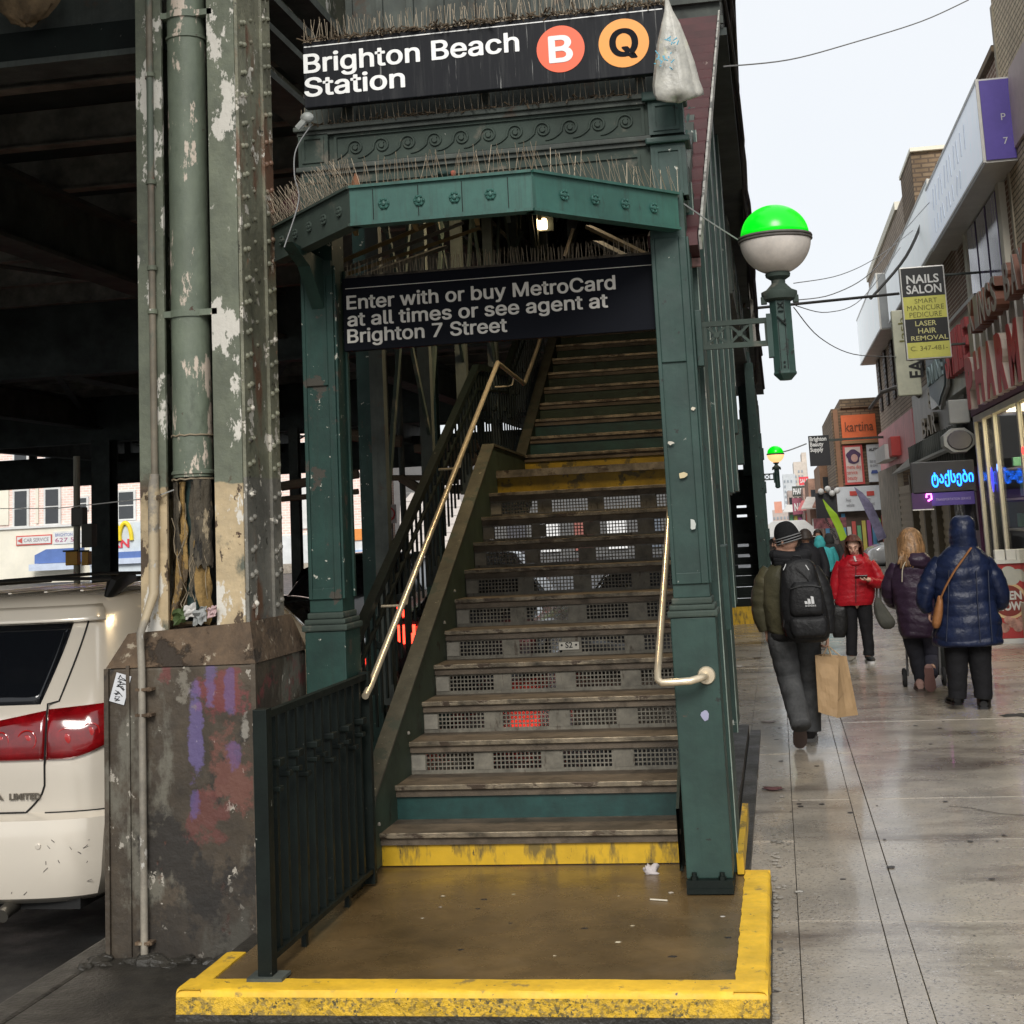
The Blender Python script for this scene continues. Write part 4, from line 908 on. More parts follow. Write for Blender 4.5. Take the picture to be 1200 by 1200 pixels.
# ================================================================== GROUND
def structure(o): o['kind'] = 'structure'; return o
structure(B().box(-90, 60, -30, 320, -.6, -.25).build('road', M['asphalt'], None))
sw = B().box(-2.93, 3.42, -12, 48.0, -.249, -.008).build('sidewalk', M['joint'], None); structure(sw)
structure(B().bbox(-3.08, -2.932, -12, 47.9, -.249, .0, .02).build('kerb', M['walk_dark'], None))
random.seed(21)
Ys = [0.4, 1.95, 3.5, 5.07, 6.64, 8.22, 9.36, 11.15, 12.7, 14.3, 15.8, 17.4, 19.0, 20.6, 22.2, 23.8, 25.4, 27.0, 28.6, 30.2, 31.8, 33.4, 35.0, 38.2, 41.4, 44.6, 47.8]
Xs = [(-2.92, -.33), (-.326, -.038), (-.034, .304), (.309, .4), (.4045, 1.86), (1.864, 3.41)]
for y0, y1 in zip(Ys, Ys[1:]):
    for i, (x0, x1) in enumerate(Xs):
        m_ = M['walk'] if i or y0 > 7.5 else M['walk_dark']; h = random.uniform(-.0025, .0025) - (.003 if i == 3 else 0)
        B().bbox(x0, x1, y0+.003, y1-.003, -.0075, h, .0008).build('paving_slab', m_, sw)
b = B(); random.seed(31)
for k in range(90):                                  # grit and broken mortar along the platform edge
    x = -.148 + abs(random.gauss(0, .035)); y = random.uniform(5.3, 9.5); r = random.uniform(.003, .012)
    b.ball((x, y, .004), r, 6, (1.5,1.2,.6))
b.build('edge_grit', plain('pale_grit', (.28,.26,.23), .8, var=.5), sw, kind='stuff')
b = B(); random.seed(77)
for k in range(150):                                 # trodden gum and specks on the paving
    y = random.uniform(4.8, 26); x = random.uniform(-.2, 3.2); r = random.uniform(.006, .022)
    b.prism([(x+r*cos(t)*random.uniform(.8,1.1), y+r*sin(t)*random.uniform(.8,1.1), .0026) for t in [i*pi/5 for i in range(10)]], (0,0,.0012))
b.build('trodden_gum', plain('black_gum', (.035,.03,.028), .5), sw, kind='stuff')
b = B()
for k in range(5):                                   # hairline cracks
    x, y = random.uniform(.5, 2.6), random.uniform(5.6, 13); a = random.uniform(0, 6.3); P = []
    for j in range(16): P.append(Vector((x, y, .0028))); a += random.uniform(-.5,.5); x += .06*cos(a); y += .06*sin(a)
    for p_, q_ in zip(P, P[1:]): b.bar(p_, q_, .004, .0012)
b.build('hairline_crack', M['joint'], sw, kind='stuff')
for i, (px, py, w_, c) in enumerate(((900, 846, .05, (.4,.35,.33)), (866, 781, .06, (.5,.48,.44)), (888, 771, .05, (.1,.08,.06)), (905, 924, .06, (.12,.05,.05)), (875, 808, .035, (.3,.28,.25)), (936, 1045, .02, (.4,.38,.34)))):
    blob('litter_scrap', px, py, .004, w_, c, ['small grey scrap lying on the paving left of the walking man', 'flat white scrap on the wet paving beside the stair wall', 'dark leaf scrap on the wet paving by the far stair foot', 'reddish brown flattened scrap on the paving right of the green post', 'pale crumb of litter between the two scraps by the stair wall', 'tiny pale chip on the paving near the joint'][i], 'litter', .1, i+60)
blob('manhole_patch', 1197, 838, .002, .14, (.03,.028,.026), 'dark round iron cover in the paving at the right edge', 'cover', .02, 77)

# ================================================================== ELEVATED RAILWAY
el = thing('elevated_railway', 'soot dark elevated railway deck of steel girders and joists over the street', 'elevated railway', (-10, 15, 4))
B().box(-44, -2.36, 1.5, 46, 5.32, 5.6).build('deck', M['dark_steel'], el)
def igirder(p0, p1, z0, z1, name='girder', w=.28, mt='dark_steel2', web=.03):
    p0 = Vector(p0); p1 = Vector(p1); b = B()
    a = Vector((*p0[:2], z0+.02)), Vector((*p1[:2], z0+.02)); b.bar(*a, w, .04)
    b.bar(Vector((*p0[:2], z1-.02)), Vector((*p1[:2], z1-.02)), w, .04)
    b.bar(Vector((*p0[:2], (z0+z1)/2)), Vector((*p1[:2], (z0+z1)/2)), web, z1-z0-.08)
    return b.build(name, M[mt], el)
# near cross girder, its web face and lower flange
b = B().box(-22, -2.44, 6.60, 6.63, 4.12, 5.3).box(-22, -2.44, 6.50, 6.74, 4.09, 4.12); b.build('cross_girder', M['dark_steel2'], el)
B().box(-22, -2.80, 6.55, 6.597, 4.125, 4.285).build('cross_girder_angle', M['black_green'], el)
for y in (18.6, 30.7): igirder((-44, y), (-2.4, y), 4.05, 5.3, 'cross_girder', .3, 'dark_steel')
# far lattice girder
for z0, z1 in ((3.7, 4.62), (5.02, 5.3)): B().box(-44, -2.4, 43, 43.2, z0, z1).build('lattice_chord', M['dark_steel'], el)
for i in range(26):
    x = -43.8+i*1.6; B().box(x, x+.2, 43.02, 43.18, 4.62, 5.02).build('lattice_post', M['dark_steel'], el)
for i in range(3): B().bar((-20.8+i*3.2, 43.1, 4.62), (-20.0+i*3.2, 43.1, 5.02), .05, .05, up=(0,1,0)).build('lattice_brace', M['dark_steel'], el)
j0 = None
y = 2.2
while y < 45:
    if not (5.6 < y < 7.2):
        if j0 is None: j0 = B().box(-44, -2.62, -.012, .012, 5.0, 5.3).box(-44, -2.62, -.07, .07, 4.985, 5.0).build('joist', plain('dusty_joist', (.3,.29,.25), .7, var=.5, vscale=3), el, origin=(0,0,0)); j0.location = Vector((0, y, 0)) - el.location
        else: inst(j0, el, Vector((0, y, 0)) - el.location)
    y += 1.45
for x in (-6.4, -10.6, -14.8, -20.0, -26.0): igirder((x, 1.6), (x, 45), 4.35, 4.98, 'longitudinal_girder', .34, 'dark_steel2')
for (x0, y0), (x1, y1) in (((-6.4, 8), (-10.6, 18)), ((-10.6, 8), (-6.4, 18)), ((-2.8, 8), (-6.4, 18)), ((-6.4, 20), (-10.6, 30)), ((-10.6, 20), (-14.8, 30))):
    B().bar((x0, y0, 4.75), (x1, y1, 4.75), .12, .02).build('wind_brace', M['dark_steel2'], el)
# longitudinal edge girder with stacked flanges just left of the stair
for z0, z1, x, w in ((4.13, 4.17, -2.56, .2), (4.17, 4.34, -2.62, .03), (4.35, 4.39, -2.5, .16), (4.39, 4.50, -2.56, .03), (4.50, 4.54, -2.46, .14), (4.54, 4.66, -2.5, .03), (4.66, 4.71, -2.42, .16), (4.71, 5.6, -2.48, .03)):
    B().box(x-w/2, x+w/2, 6.75, 45, z0, z1).build('edge_flange', M['dark_steel2'] if w > .1 else M['olive'], el)
# columns under the deck
def steel_col(x, y, w, z0, z1, mt, lab, extra=None):
    c = thing('steel_column', lab, 'column', (x, y, z0), 'plain columns carrying the elevated railway')
    B().box(x-w/2, x+w/2, y-w/2, y-w/2+.02, z0, z1).box(x-w/2, x+w/2, y+w/2-.02, y+w/2, z0, z1).box(x-.012, x+.012, y-w/2+.02, y+w/2-.02, z0, z1).build('shaft', M[mt], c)
    B().box(x-w*.8, x+w*.8, y-w*.8, y+w*.8, z0, z0+.15).build('foot_block', M['walk_dark'], c)
    return c
steel_col(-14.27, 30, .42, -.25, 4.05, 'dark_steel', 'distant black column above the roof rack of the van')
steel_col(-9.96, 30, .2, -.25, 4.05, 'dark_steel2', 'thin distant column seen right of the riveted column')
steel_col(-2.50, 9.0, .10, .0, 4.15, 'green_scuffed', 'slim green column just behind the left entrance post')
steel_col(-3.26, 14.0, .16, -.25, 4.15, 'green_scuffed', 'dark green column hanging above the balustrade under the entry sign')
steel_col(-5.1, 18.6, .3, -.25, 4.1, 'dark_steel', 'dark column beside the no u-turn sign')
# clutter under the deck behind the stair
ds = thing('hanging_conduits', 'rusty pipes and lamp brackets hung under the deck behind the stairs', 'pipes', (-4, 15, 2.8))
for (a, c, w) in (((408, 508), (470, 516), .05), ((408, 512), (470, 520), .04), ((470, 560), (520, 590), .05), ((455, 560), (500, 560), .03), ((520, 530), (500, 595), .04), ((330, 570), (420, 555), .05), ((330, 585), (420, 576), .03), ((560, 520), (505, 545), .06), ((560, 535), (520, 560), .06)):
    B().tube([onY(*a, 15), onY(*c, 15)], w, 8).build('pipe', plain('rusty_tan', (.12,.09,.06), .8, var=.5), ds)
for k in range(4):
    o = onY(485+k*14, 525+k*16, 15.5); B().box(o.x, o.x+.45, o.y, o.y+.3, o.z-.05, o.z+.04).build('crate_shelf', plain('rusty_tan2', (.13,.1,.07), .8, var=.5), ds)
# bundle of tan canvas caught in the corner
o = onY(15, 5, 6.35); b = B()
def fn(u, v):
    a = u*2*pi; p = v*pi; r = .15*(1+.25*noise.noise(Vector((cos(a)*2, sin(a)*2, v*5)))); return (o.x + .04 + 1.0*r*sin(p)*cos(a), o.y+.05+.5*r*sin(p)*sin(a), o.z+.03+r*.8*cos(p))
b.grid(fn, 24, 12); tag(b.build('canvas_bundle', mat('tan_canvas', (.22,.15,.08), .9, var=.5, vscale=9, bump=.5, bscale=20, bdist=.02), None, smooth=True, origin=o), 'crumpled tan canvas bundle wedged on the girder at the top left', 'bundle')
# sparse station mass above and beside the stair
sm = thing('station_house', 'dark station house and edge girders above and beyond the staircase', 'station', (-2, 20, 3))
B().box(-2.35, -.14, 11.0, 45, 5.42, 9.4).build('wall', M['dark_steel2'], sm)
B().box(-2.35, -.60, 8.3, 8.5, 4.25, 6.6).build('front_panel', M['dark_steel2'], sm)
for i in range(9): B().box(-2.35+i*.19, -2.31+i*.19, 8.27, 8.299, 4.3, 6.6).build('front_batten', M['dark_steel2'], sm)
B().box(-2.45, -.10, 10.95, 45, 5.36, 5.419).build('soffit', M['dark_steel'], sm)
for i in range(6): B().box(-2.4, -.12, 10.9+i*.05, 10.93+i*.05, 5.44+i*.2, 5.50+i*.2).build('cladding_rib', M['dark_steel2'], sm)
B().box(-.50, -.30, 16.5, 47, 4.2, 5.1).build('edge_girder', M['dark_steel2'], sm)
for i in range(16): B().box(-.32, -.285, 16.6+i*1.9, 16.7+i*1.9, 4.25, 5.05).build('stiffener', M['green_dusty'], sm)
for i, y in enumerate((28.5, 37, 45)):
    B().box(-.55, -.27, y, y+.3, .0, 4.2).build('column', M['green'], sm)
    for z in (1.0, 2.4, 3.4): B().bbox(-.56, -.235, y-.03, y+.33, z, z+.35, .01).build('column_box', M['green'], sm)
for i, (px, py, Y) in enumerate(((838, 120, 9.5),)):
    pass
b = B(); random.seed(41)
for k in range(11):                                  # dangling cables along the outer edge
    P = []; x0 = -.09 + random.uniform(-.05, .03)
    for j in range(14):
        y = 9.3 + j*1.0 + k*.12; P.append((x0 + .03*sin(j*1.3+k), y, 3.0+ 4.6 - j*.23 + .25*sin(j*.9+k*1.7) - .08*k))
    b.tube(P, .022, 6)
b.build('cable_bundle', M['cable'], sm, kind='stuff')
b = B()
for k in range(60):
    y = random.uniform(17, 45); z = random.uniform(5.1, 6.4); b.bar((-.29, y, z), (-.22+random.uniform(-.03,.03), y+random.uniform(-.3,.3), z+random.uniform(.05,.4)), .03, .03)
b.build('edge_clutter', plain('rusty_tan', (.12,.09,.06)), sm, kind='stuff')
mast = onY(868, 175, 20); B().box(mast.x-.03, mast.x+.02, 20, 20.05, 4, mast.z).box(mast.x-.09, mast.x+.02, 20, 20.05, mast.z-.03, mast.z+.01).build('mast', M['pale_trim'], sm)
for (x, y, z, e) in ((-1.25, 14.6, 5.3, 1),):
    lt = thing('stair_light', 'small lit warm lamp under the stair roof glimpsed below the hood', 'lamp', (x, y, z))
    q = onY(636, 262, 14.6)
    B().bbox(q.x-.05, q.x+.05, 14.5, 14.6, q.z-.07, q.z+.04, .02).build('lens', mat('warm_lamp_glow', (1,.85,.6), .4, var=0, bump=0, emit=(1,.72,.38), estr=3.5), lt)
    B().box(q.x-.11, q.x+.11, 14.6, 14.66, q.z-.08, q.z+.08).build('housing', M['dark_steel'], lt)
# the lamps under the stair roof light the treads
for y in (9.5, 12.5):
    ll = D.lights.new('stair_lamp', 'AREA'); ll.energy = 40; ll.size = .25; ll.size_y = .9; ll.shape = 'RECTANGLE'; ll.color = (1, .78, .48)
    lo = D.objects.new('stair_lamp', ll); COL.objects.link(lo); lo.location = (-1.25, y, rz(y)-.22)
    f_ = thing('ceiling_fitting', ('nearer' if y < 10 else 'farther')+' warm fluorescent fitting fixed under the corrugated stair roof', 'lamp', (-1.25, y, rz(y)-.2), 'fittings under the stair roof')
    B().box(-1.33, -1.17, y-.45, y+.45, rz(y)-.19, rz(y)-.12).build('housing', M['pale_trim'], f_)
# interior trusses seen under the hood
ti = thing('stair_side_trusses', 'steel posts and diagonal braces along the left side of the covered stairs', 'truss', (-2.2, 9, 3))
for i, y in enumerate([8.2, 9.4, 10.6, 11.9, 13.2, 14.5, 15.8]):
    zb_ = railz(min(y, 15.5)); B().box(-2.26, -2.18, y, y+.08, zb_-.9, rz(y)-.02).build('post', M['dark_steel2'], ti)
    if i: B().bar((-2.21, ypv, zpv), (-2.21, y+.04, rz(y)-.1), .05, .02, up=(1,0,0)).build('brace', M['green_dusty'], ti); B().bar((-2.20, ypv, rz(ypv)-.1), (-2.20, y+.04, zb_+.05), .04, .02, up=(1,0,0)).build('brace', M['green_dusty'], ti)
    ypv, zpv = y+.04, zb_+.05
    B().bar((-2.2, y, rz(y)-.05), (-1.25, y, rz(y)-.45), .05, .03).bar((-.36, y, rz(y)-.05), (-1.25, y, rz(y)-.45), .05, .03).bar((-1.25, y, rz(y)-.45), (-1.25, y, rz(y)), .03, .03).build('roof_tie', M['green_dusty'], ti)
for i, (pa, pb_, w_, c) in enumerate((((372, 318), (505, 262), .05, 'ochre_rib'), ((388, 322), (540, 262), .06, 'rib_grey'), ((405, 322), (560, 268), .05, 'ochre_rib'), ((430, 322), (520, 290), .07, 'rib_grey'), ((800, 320), (690, 266), .05, 'ochre_rib'), ((790, 330), (700, 284), .06, 'rib_grey'))):
    B().bar(onY(*pa, 7.0+i*.15), onY(*pb_, 7.6+i*.15), w_, .02).build('soffit_board', plain('ochre_rib', (.2,.14,.05), .6) if c == 'ochre_rib' else plain('rib_grey', (.17,.16,.13), .7, var=.5), ti)
for (pa, pb_, c) in (((662, 300), (672, 268), 'brass'), ((583, 290), (584, 262), 'green_dusty'), ((560, 300), (583, 268), 'green_dusty'), ((612, 272), (600, 300), 'green_dusty')):
    B().bar(onY(*pa, 13), onY(*pb_, 13), .035, .03).build('inner_strut', M[c], ti)
# second stair further along the pavement
s2 = thing('second_staircase', 'dark second staircase beyond the first with lit gaps between its risers', 'staircase', (-.6, 24.5, 0))
B().box(-.95, -.27, 24.5, 24.6, .0, .28).build('yellow_foot', M['yellow_riser'], s2)
zz = .28
for k in range(14):
    y = 24.6 + .3*k
    B().box(-.95, -.27, y-.03, y+.3, zz-.05, zz).build('tread', M['black_green'], s2)
    if k in (3, 4, 5, 8, 9):
        for x0, x1 in ((-.95, -.70), (-.46, -.27)): B().box(x0, x1, y, y+.02, zz+.0, zz+.125).build('riser_plate', M['black_green'], s2)
        B().box(-.70, -.46, y, y+.02, zz, zz+.075).build('riser_plate', M['black_green'], s2)
    else: B().box(-.95, -.27, y, y+.02, zz, zz+.125).build('riser_plate', M['black_green'], s2)
    zz += .17
B().box(-.29, -.25, 24.4, 29, -.02, 4.4).build('side_plate', M['green'], s2)
B().box(-.34, -.2, 24.2, 24.5, 0, 4.2).build('post', M['green'], s2)
o = onY(860, 618, 27.5); B().box(o.x-.05, o.x+.06, 27.5, 27.55, o.z-.03, o.z+.03).build('red_light', mat('red_glow', (1,.1,.02), .5, var=0, bump=0, emit=(1,.08,.02), estr=4), s2)

# ================================================================== STREET BEYOND THE RAILWAY
M['pink_brick'] = mat('pale_pink_brick', (.93,.68,.6), .85, var=.12, brick=((.82,.55,.47), (.88,.8,.75), .45, .16, 'X', .03), bump=.1)
M['cream_wall'] = mat('cream_render', (.8,.76,.64), .8, var=.12, vscale=.5, bump=.05)
M['win_white'] = plain('white_window_frame', (.7,.7,.68), .5)
M['glass_dark'] = mat('dark_window_glass', (.03,.035,.04), .08, var=.2, bump=0, spec=.8)
ab = thing('corner_building', 'pale pink brick building with white windows over a cream shopfront wall across the street', 'building', (-46, 90, 0))
B().box(-62, -38.5, 90, 102, 3.36, 14).build('brick_wall', M['pink_brick'], ab)
B().box(-62, -38.5, 89.95, 102, -.25, 3.358).build('render_wall', M['cream_wall'], ab)
B().box(-62, -38.4, 89.8, 89.95, 3.3, 3.45).build('band', M['win_white'], ab)
B().box(-62, -38.4, 89.85, 90, 6.3, 6.6).build('lintel_band', M['cream_wall'], ab)
for x0, x1, z0, z1 in ((-49.08,-48.17,3.5,5.75), (-46.9,-45.95,3.55,5.75), (-41.8,-40.75,3.6,5.3), (-44.5,-44.0,4.4,5.07), (-52,-51.1,3.5,5.75), (-49.1,-48.2,7.2,9.2), (-46.9,-45.95,7.2,9.2), (-43.6,-42.7,7.2,9.2), (-41.3,-40.4,7.2,9.2)):
    w_ = B().box(x0-.12, x1+.12, 89.86, 89.99, z0-.12, z1+.12).build('window_frame', M['win_white'], ab)
    zm = (z0+z1)/2
    for a, c in ((z0, zm-.04), (zm+.04, z1)): B().box(x0+.03, x1-.03, 89.83, 89.858, a, c).build('pane', M['glass_dark'], w_)
for x0, x1 in ((-50.3,-49.5), (-47.6, -47.4)): B().box(x0, x1, 89.88, 89.99, 3.6, 6.3).build('pale_pier', M['cream_wall'], ab)
cs = thing('car_service_sign', 'white car service sign with red arrow on the cream wall', 'sign', (-47.6, 89.9, 2.7))
B().box(-48.95, -46.45, 89.88, 89.94, 2.22, 2.85).build('board', plain('red_border', (.6,.1,.08)), cs)
B().box(-48.88, -46.52, 89.86, 89.879, 2.3, 2.77).build('face', plain('sign_white', (.7,.7,.68)), cs)
letters('CAR SERVICE', (-48.4, 89.855, 2.42), (1,0,0), (0,0,1), w=1.75, h=.24, m=plain('sign_grey_ink', (.25,.22,.25)), parent=cs, thick=.003, bold=.01)
B().prism([(-48.85, 89.855, 2.53), (-48.5, 89.855, 2.72), (-48.5, 89.855, 2.34)], (0,-.01,0)).build('arrow', plain('red_border', (.6,.1,.08)), cs)
cs2 = thing('phone_number_sign', 'white sign with blue and red writing right of the car service sign', 'sign', (-45.6, 89.9, 2.7))
B().box(-46.35, -44.3, 89.88, 89.94, 2.2, 3.0).build('board', plain('sign_white', (.7,.7,.68)), cs2)
letters('BRIGHTON', (-46.2, 89.87, 2.68), (1,0,0), (0,0,1), w=1.2, h=.2, m=plain('sign_blue', (.15,.2,.45)), parent=cs2, thick=.003)
letters('627 5', (-46.2, 89.87, 2.32), (1,0,0), (0,0,1), w=1.3, h=.26, m=plain('sign_plum', (.4,.08,.2)), parent=cs2, thick=.003)
cb = thing('corner_shop', 'white corner shop with red lettering, yellow arch emblem and blue awning', 'shop', (-40, 88, 0))
B().box(-43.0, -38.4, 88.2, 89.7, -.25, 3.3).build('shop_wall', plain('pale_blue_white', (.62,.68,.72)), cb)
B().box(-42.9, -38.5, 88.0, 88.19, .75, 1.5).build('awning', plain('blue_awning', (.1,.18,.45)), cb)
B().box(-42.9, -38.5, 87.9, 88.0, .75, 1.1).build('awning_valance', plain('pale_valance', (.55,.62,.75)), cb)
letters('CORN', (-42.7, 88.15, 1.75), (1,0,0), (0,0,1), w=2.4, h=.55, m=plain('hot_red', (.7,.05,.08)), parent=cb, thick=.02, bold=.03)
b = B()
for cx_ in (-41.35, -40.55): b.tube([(cx_+.42*cos(a), 88.12, 2.2+1.1*sin(a)) for a in [pi*i/14 for i in range(15)]], .14, 8)
b.build('yellow_arch', plain('bright_yellow', (.85,.65,.02)), cb)
aw = thing('blue_awning', 'blue and white awning low on the cream wall', 'awning', (-46, 89.5, 1.2))
B().prism([(-47.4, 89.9, 1.55), (-46.6, 89.9, 1.9), (-44.2, 89.9, 1.9), (-44.2, 89.9, 1.0), (-47.4, 89.9, 1.0)], (0,-.5,0)).build('canopy', plain('blue_awning', (.1,.18,.45)), aw)
B().box(-47.7, -44.2, 89.2, 89.39, .55, .98).build('valance', plain('pale_valance', (.55,.62,.75)), aw)
tp = thing('signal_pole', 'pale pole carrying grey control boxes above the van', 'pole', (-12.3, 25, -.25))
b = onY(90, 645, 25); t = onY(90, 570, 25)
B().tube([(b.x, 25, -.25), (t.x, 25, 3.4)], .06, 10).build('pole', plain('cream_pole', (.5,.48,.38)), tp)
for (xa, ya, xb_, yb_, c) in ((89, 595, 103, 616, (.2,.19,.17)), (101, 614, 114, 641, (.12,.12,.1))):
    p, q = onY(xa, ya, 24.9), onY(xb_, yb_, 24.9); B().bbox(p.x, q.x, 24.7, 24.9, q.z, p.z, .02).build('control_box', plain('box%d' % xa, c), tp)
for i, (xa, xb_) in enumerate(((81, 95), (100, 108))):
    ts = thing('traffic_signal', ['yellow traffic signal head left of the grey pole above the van', 'narrow yellow traffic signal head right of the pole above the van'][i], 'traffic signal', (0,0,0), 'yellow signal heads above the van')
    p, q = onY(xa, 646, 24.6), onY(xb_, 662, 24.6); B().bbox(p.x, q.x, 24.45, 24.6, q.z, p.z, .02).build('housing', plain('signal_yellow', (.75,.38,.01), .4), ts)
    B().box(p.x-.02, q.x+.02, 24.4, 24.449, p.z-.01, p.z+.02).build('visor', M['dark_steel'], ts)
# second group of buildings glimpsed between the posts
pb2 = thing('pink_apartment_block', 'pale pink apartment block behind the columns with tall white window bays', 'building', (-28, 90, 0))
B().box(-34, -24.4, 90, 100, -.25, 12).build('wall', M['pink_brick'], pb2)
for x in (-32.6, -30.1, -27.6, -25.3): 
    w_ = B().box(x, x+1.1, 89.8, 89.99, 2.4, 5.0).build('window_bay', M['win_white'], pb2); B().box(x+.2, x+.5, 89.77, 89.799, 2.7, 4.7).build('pane', M['glass_dark'], w_)
B().box(-34, -24.4, 89.5, 89.99, -.25, 2.0).build('shopfront', plain('bright_shop', (.7,.72,.72)), pb2)
for i, (x, z, w, h, c) in enumerate(((-26.3,1.5,.9,.7,(.75,.28,.06)), (-25.4,1.3,.5,.5,(.7,.1,.08)), (-26.6,.2,1.6,.7,(.35,.5,.75)), (-24.9,.4,.8,1.1,(.1,.08,.07)))):
    B().box(x, x+w, 89.4, 89.49, z, z+h).build('shop_panel', plain('panel%d' % i, c), pb2)
tr = onY(395, 545, 80)
wb = thing('white_gabled_house', 'white house with steep dark roof line between the balustrade and the sign pole', 'house', (-21.5, 88, 0))
p = [onY(*q, 88) for q in ((467, 660), (469, 592), (482, 577), (492, 577), (530, 560), (560, 640))]
B().prism([(q.x, 88, q.z) for q in p], (0, 6, 0)).build('wall', plain('white_siding', (.66,.6,.56), .7), wb)
for i in range(7): B().box(p[1].x, p[5].x, 87.97, 87.99, 1.2+i*.5, 1.22+i*.5).build('siding_line', plain('siding_grey', (.4,.38,.36)), wb)
B().box(-34, -16, 86, 87.8, -.25, .3).build('far_pavement', M['walk'], None)['kind'] = 'structure'
sh = thing('bright_shopfront', 'pale lit shopfront with yellow panels far behind the staircase', 'shop', (-14, 92, 0))
B().box(-24, -3.0, 92, 97, -.25, 7).build('wall', plain('dull_shop', (.12,.12,.12)), sh)
for i in range(9):
    x = -23+i*2.1; c = [(.8,.8,.8), (.1,.12,.15), (.75,.75,.78), (.06,.06,.07), (.8,.8,.8), (.3,.1,.08)][i % 6]
    B().box(x, x+1.2, 91.8, 91.99, .2, 2.4).build('shop_panel', plain('sp%d' % (i % 6), c), sh)
# no u-turn sign on its pole
ut = thing('no_u_turn_sign', 'square white no u-turn sign with red ring on a pole under the railway', 'sign', (-4.28, 16, -.25))
p, q = onY(445, 592, 16), onY(465, 613, 16); cx_, cz_ = (p.x+q.x)/2, (p.z+q.z)/2
B().tube([(cx_+.01, 16.04, -.25), (cx_+.01, 16.04, 4.1)], .03, 8).tube([(cx_+.1, 16.3, -.25), (cx_+.1, 16.3, 4.1)], .035, 8).build('pole', M['dark_steel2'], ut)
B().box(p.x, q.x, 15.99, 16.0, q.z, p.z).build('board', plain('dull_white', (.42,.38,.36)), ut)
B().tube([(cx_+.075*cos(a), 15.985, cz_+.075*sin(a)) for a in [2*pi*i/24 for i in range(24)]], .009, 6, closed=True).bar((cx_-.05, 15.98, cz_+.05), (cx_+.05, 15.98, cz_-.05), .014, .006).build('red_ring', plain('sign_red', (.45,.03,.03)), ut)
B().tube([(cx_+.025, 15.984, cz_-.05), (cx_+.025, 15.984, cz_+.02), (cx_, 15.984, cz_+.045), (cx_-.028, 15.984, cz_+.02), (cx_-.028, 15.984, cz_-.01)], .008, 6).prism([(cx_-.05, 15.984, cz_-.005), (cx_-.006, 15.984, cz_-.005), (cx_-.028, 15.984, cz_-.04)], (0,-.006,0)).build('arrow', plain('ink', (.01,.01,.01)), ut)
p, q = onY(451, 620, 16), onY(460, 633, 16); B().box(p.x, q.x, 15.99, 16.0, q.z, p.z).build('small_plate', plain('dull_lilac', (.4,.4,.5)), ut)
# ================================================================== SHOP ROW ON THE RIGHT
FX = 3.4
M['tan_brick'] = mat('tan_buff_brick', (.72,.6,.42), .85, var=.2, vscale=1.2, brick=((.62,.5,.35), (.2,.16,.11), .22, .075, 'Y', .011), bump=.4, bdist=.008, chips=[((.5,.42,.16), 2.2, .68, (1,1,1), .05)])
M['brown_brick'] = mat('dark_brown_brick', (.27,.14,.09), .85, var=.25, vscale=1.5, brick=((.2,.1,.065), (.6,.5,.4), .22, .075, 'Y', .012), bump=.4, bdist=.008)
M['beige_brick'] = mat('beige_grey_brick', (.5,.4,.3), .85, var=.2, vscale=1.5, brick=((.42,.33,.25), (.16,.12,.09), .3, .1, 'Y', .012), bump=.4, bdist=.008)
M['old_brick'] = mat('old_brown_brick', (.3,.22,.14), .9, var=.35, vscale=1.5, brick=((.22,.15,.09), (.14,.1,.07), .3, .1, 'X', .02), bump=.4)
M['glass'] = mat('shop_glass', (.04,.045,.05), .04, var=0, bump=0, spec=.9, alpha=.22)
M['lightbox'] = mat('pale_lightbox_face_added_glow', (.82,.87,.92), .35, emit=(.8,.88,1), estr=.16, var=.12, vscale=1.2, chips=[((.62,.7,.8), 4, .6, (1,1,.4), .1)], bump=0)  # faint emission added to brighten the sign face
M['lightbox2'] = mat('grey_white_lightbox_face_added_glow', (.84,.88,.88), .35, emit=(.9,.97,1), estr=.14, var=.12, vscale=1.2, chips=[((.65,.74,.76), 4, .6, (1,1,.4), .1)], bump=0)  # this face is brightened by added emission too
M['frame_grey'] = plain('aluminium_frame', (.65,.64,.6), .4, metal=.3)
M['cream_frame'] = plain('cream_shop_frame', (.62,.58,.48), .5)
def PX(px, py, X): q = onX(px, py, X); return q
# --- A: tan brick building, nearest
A = thing('tan_brick_building', 'tall tan brick building at the right edge above the red pharmacy letters', 'building', (3.6, 14, 0))
B().box(FX, 14, 9, 20.1, 3.3, 10.6).build('wall', M['tan_brick'], A)
B().box(FX-.06, 14, 9, 20.22, 10.3, 10.7).build('parapet', M['cream_wall'], A)
B().box(FX-.02, FX+.4, 20.0, 20.14, 3.3, 8.42).build('corner_trim', plain('cream_stone', (.5,.44,.33), .8, var=.3), A)
p0, p1 = PX(1187, 108, FX), PX(1187, 180, FX)
B().prism([(FX-.03, p0.y, p0.z+.3), (FX-.03, p0.y-3.5, p0.z+.3), (FX-.03, p0.y-3.5, p1.z), (FX-.03, p1.y+.1, p1.z-.0)], (.03,0,0)).build('pale_pink_panel', plain('pale_pink', (.62,.5,.48), .6), A)
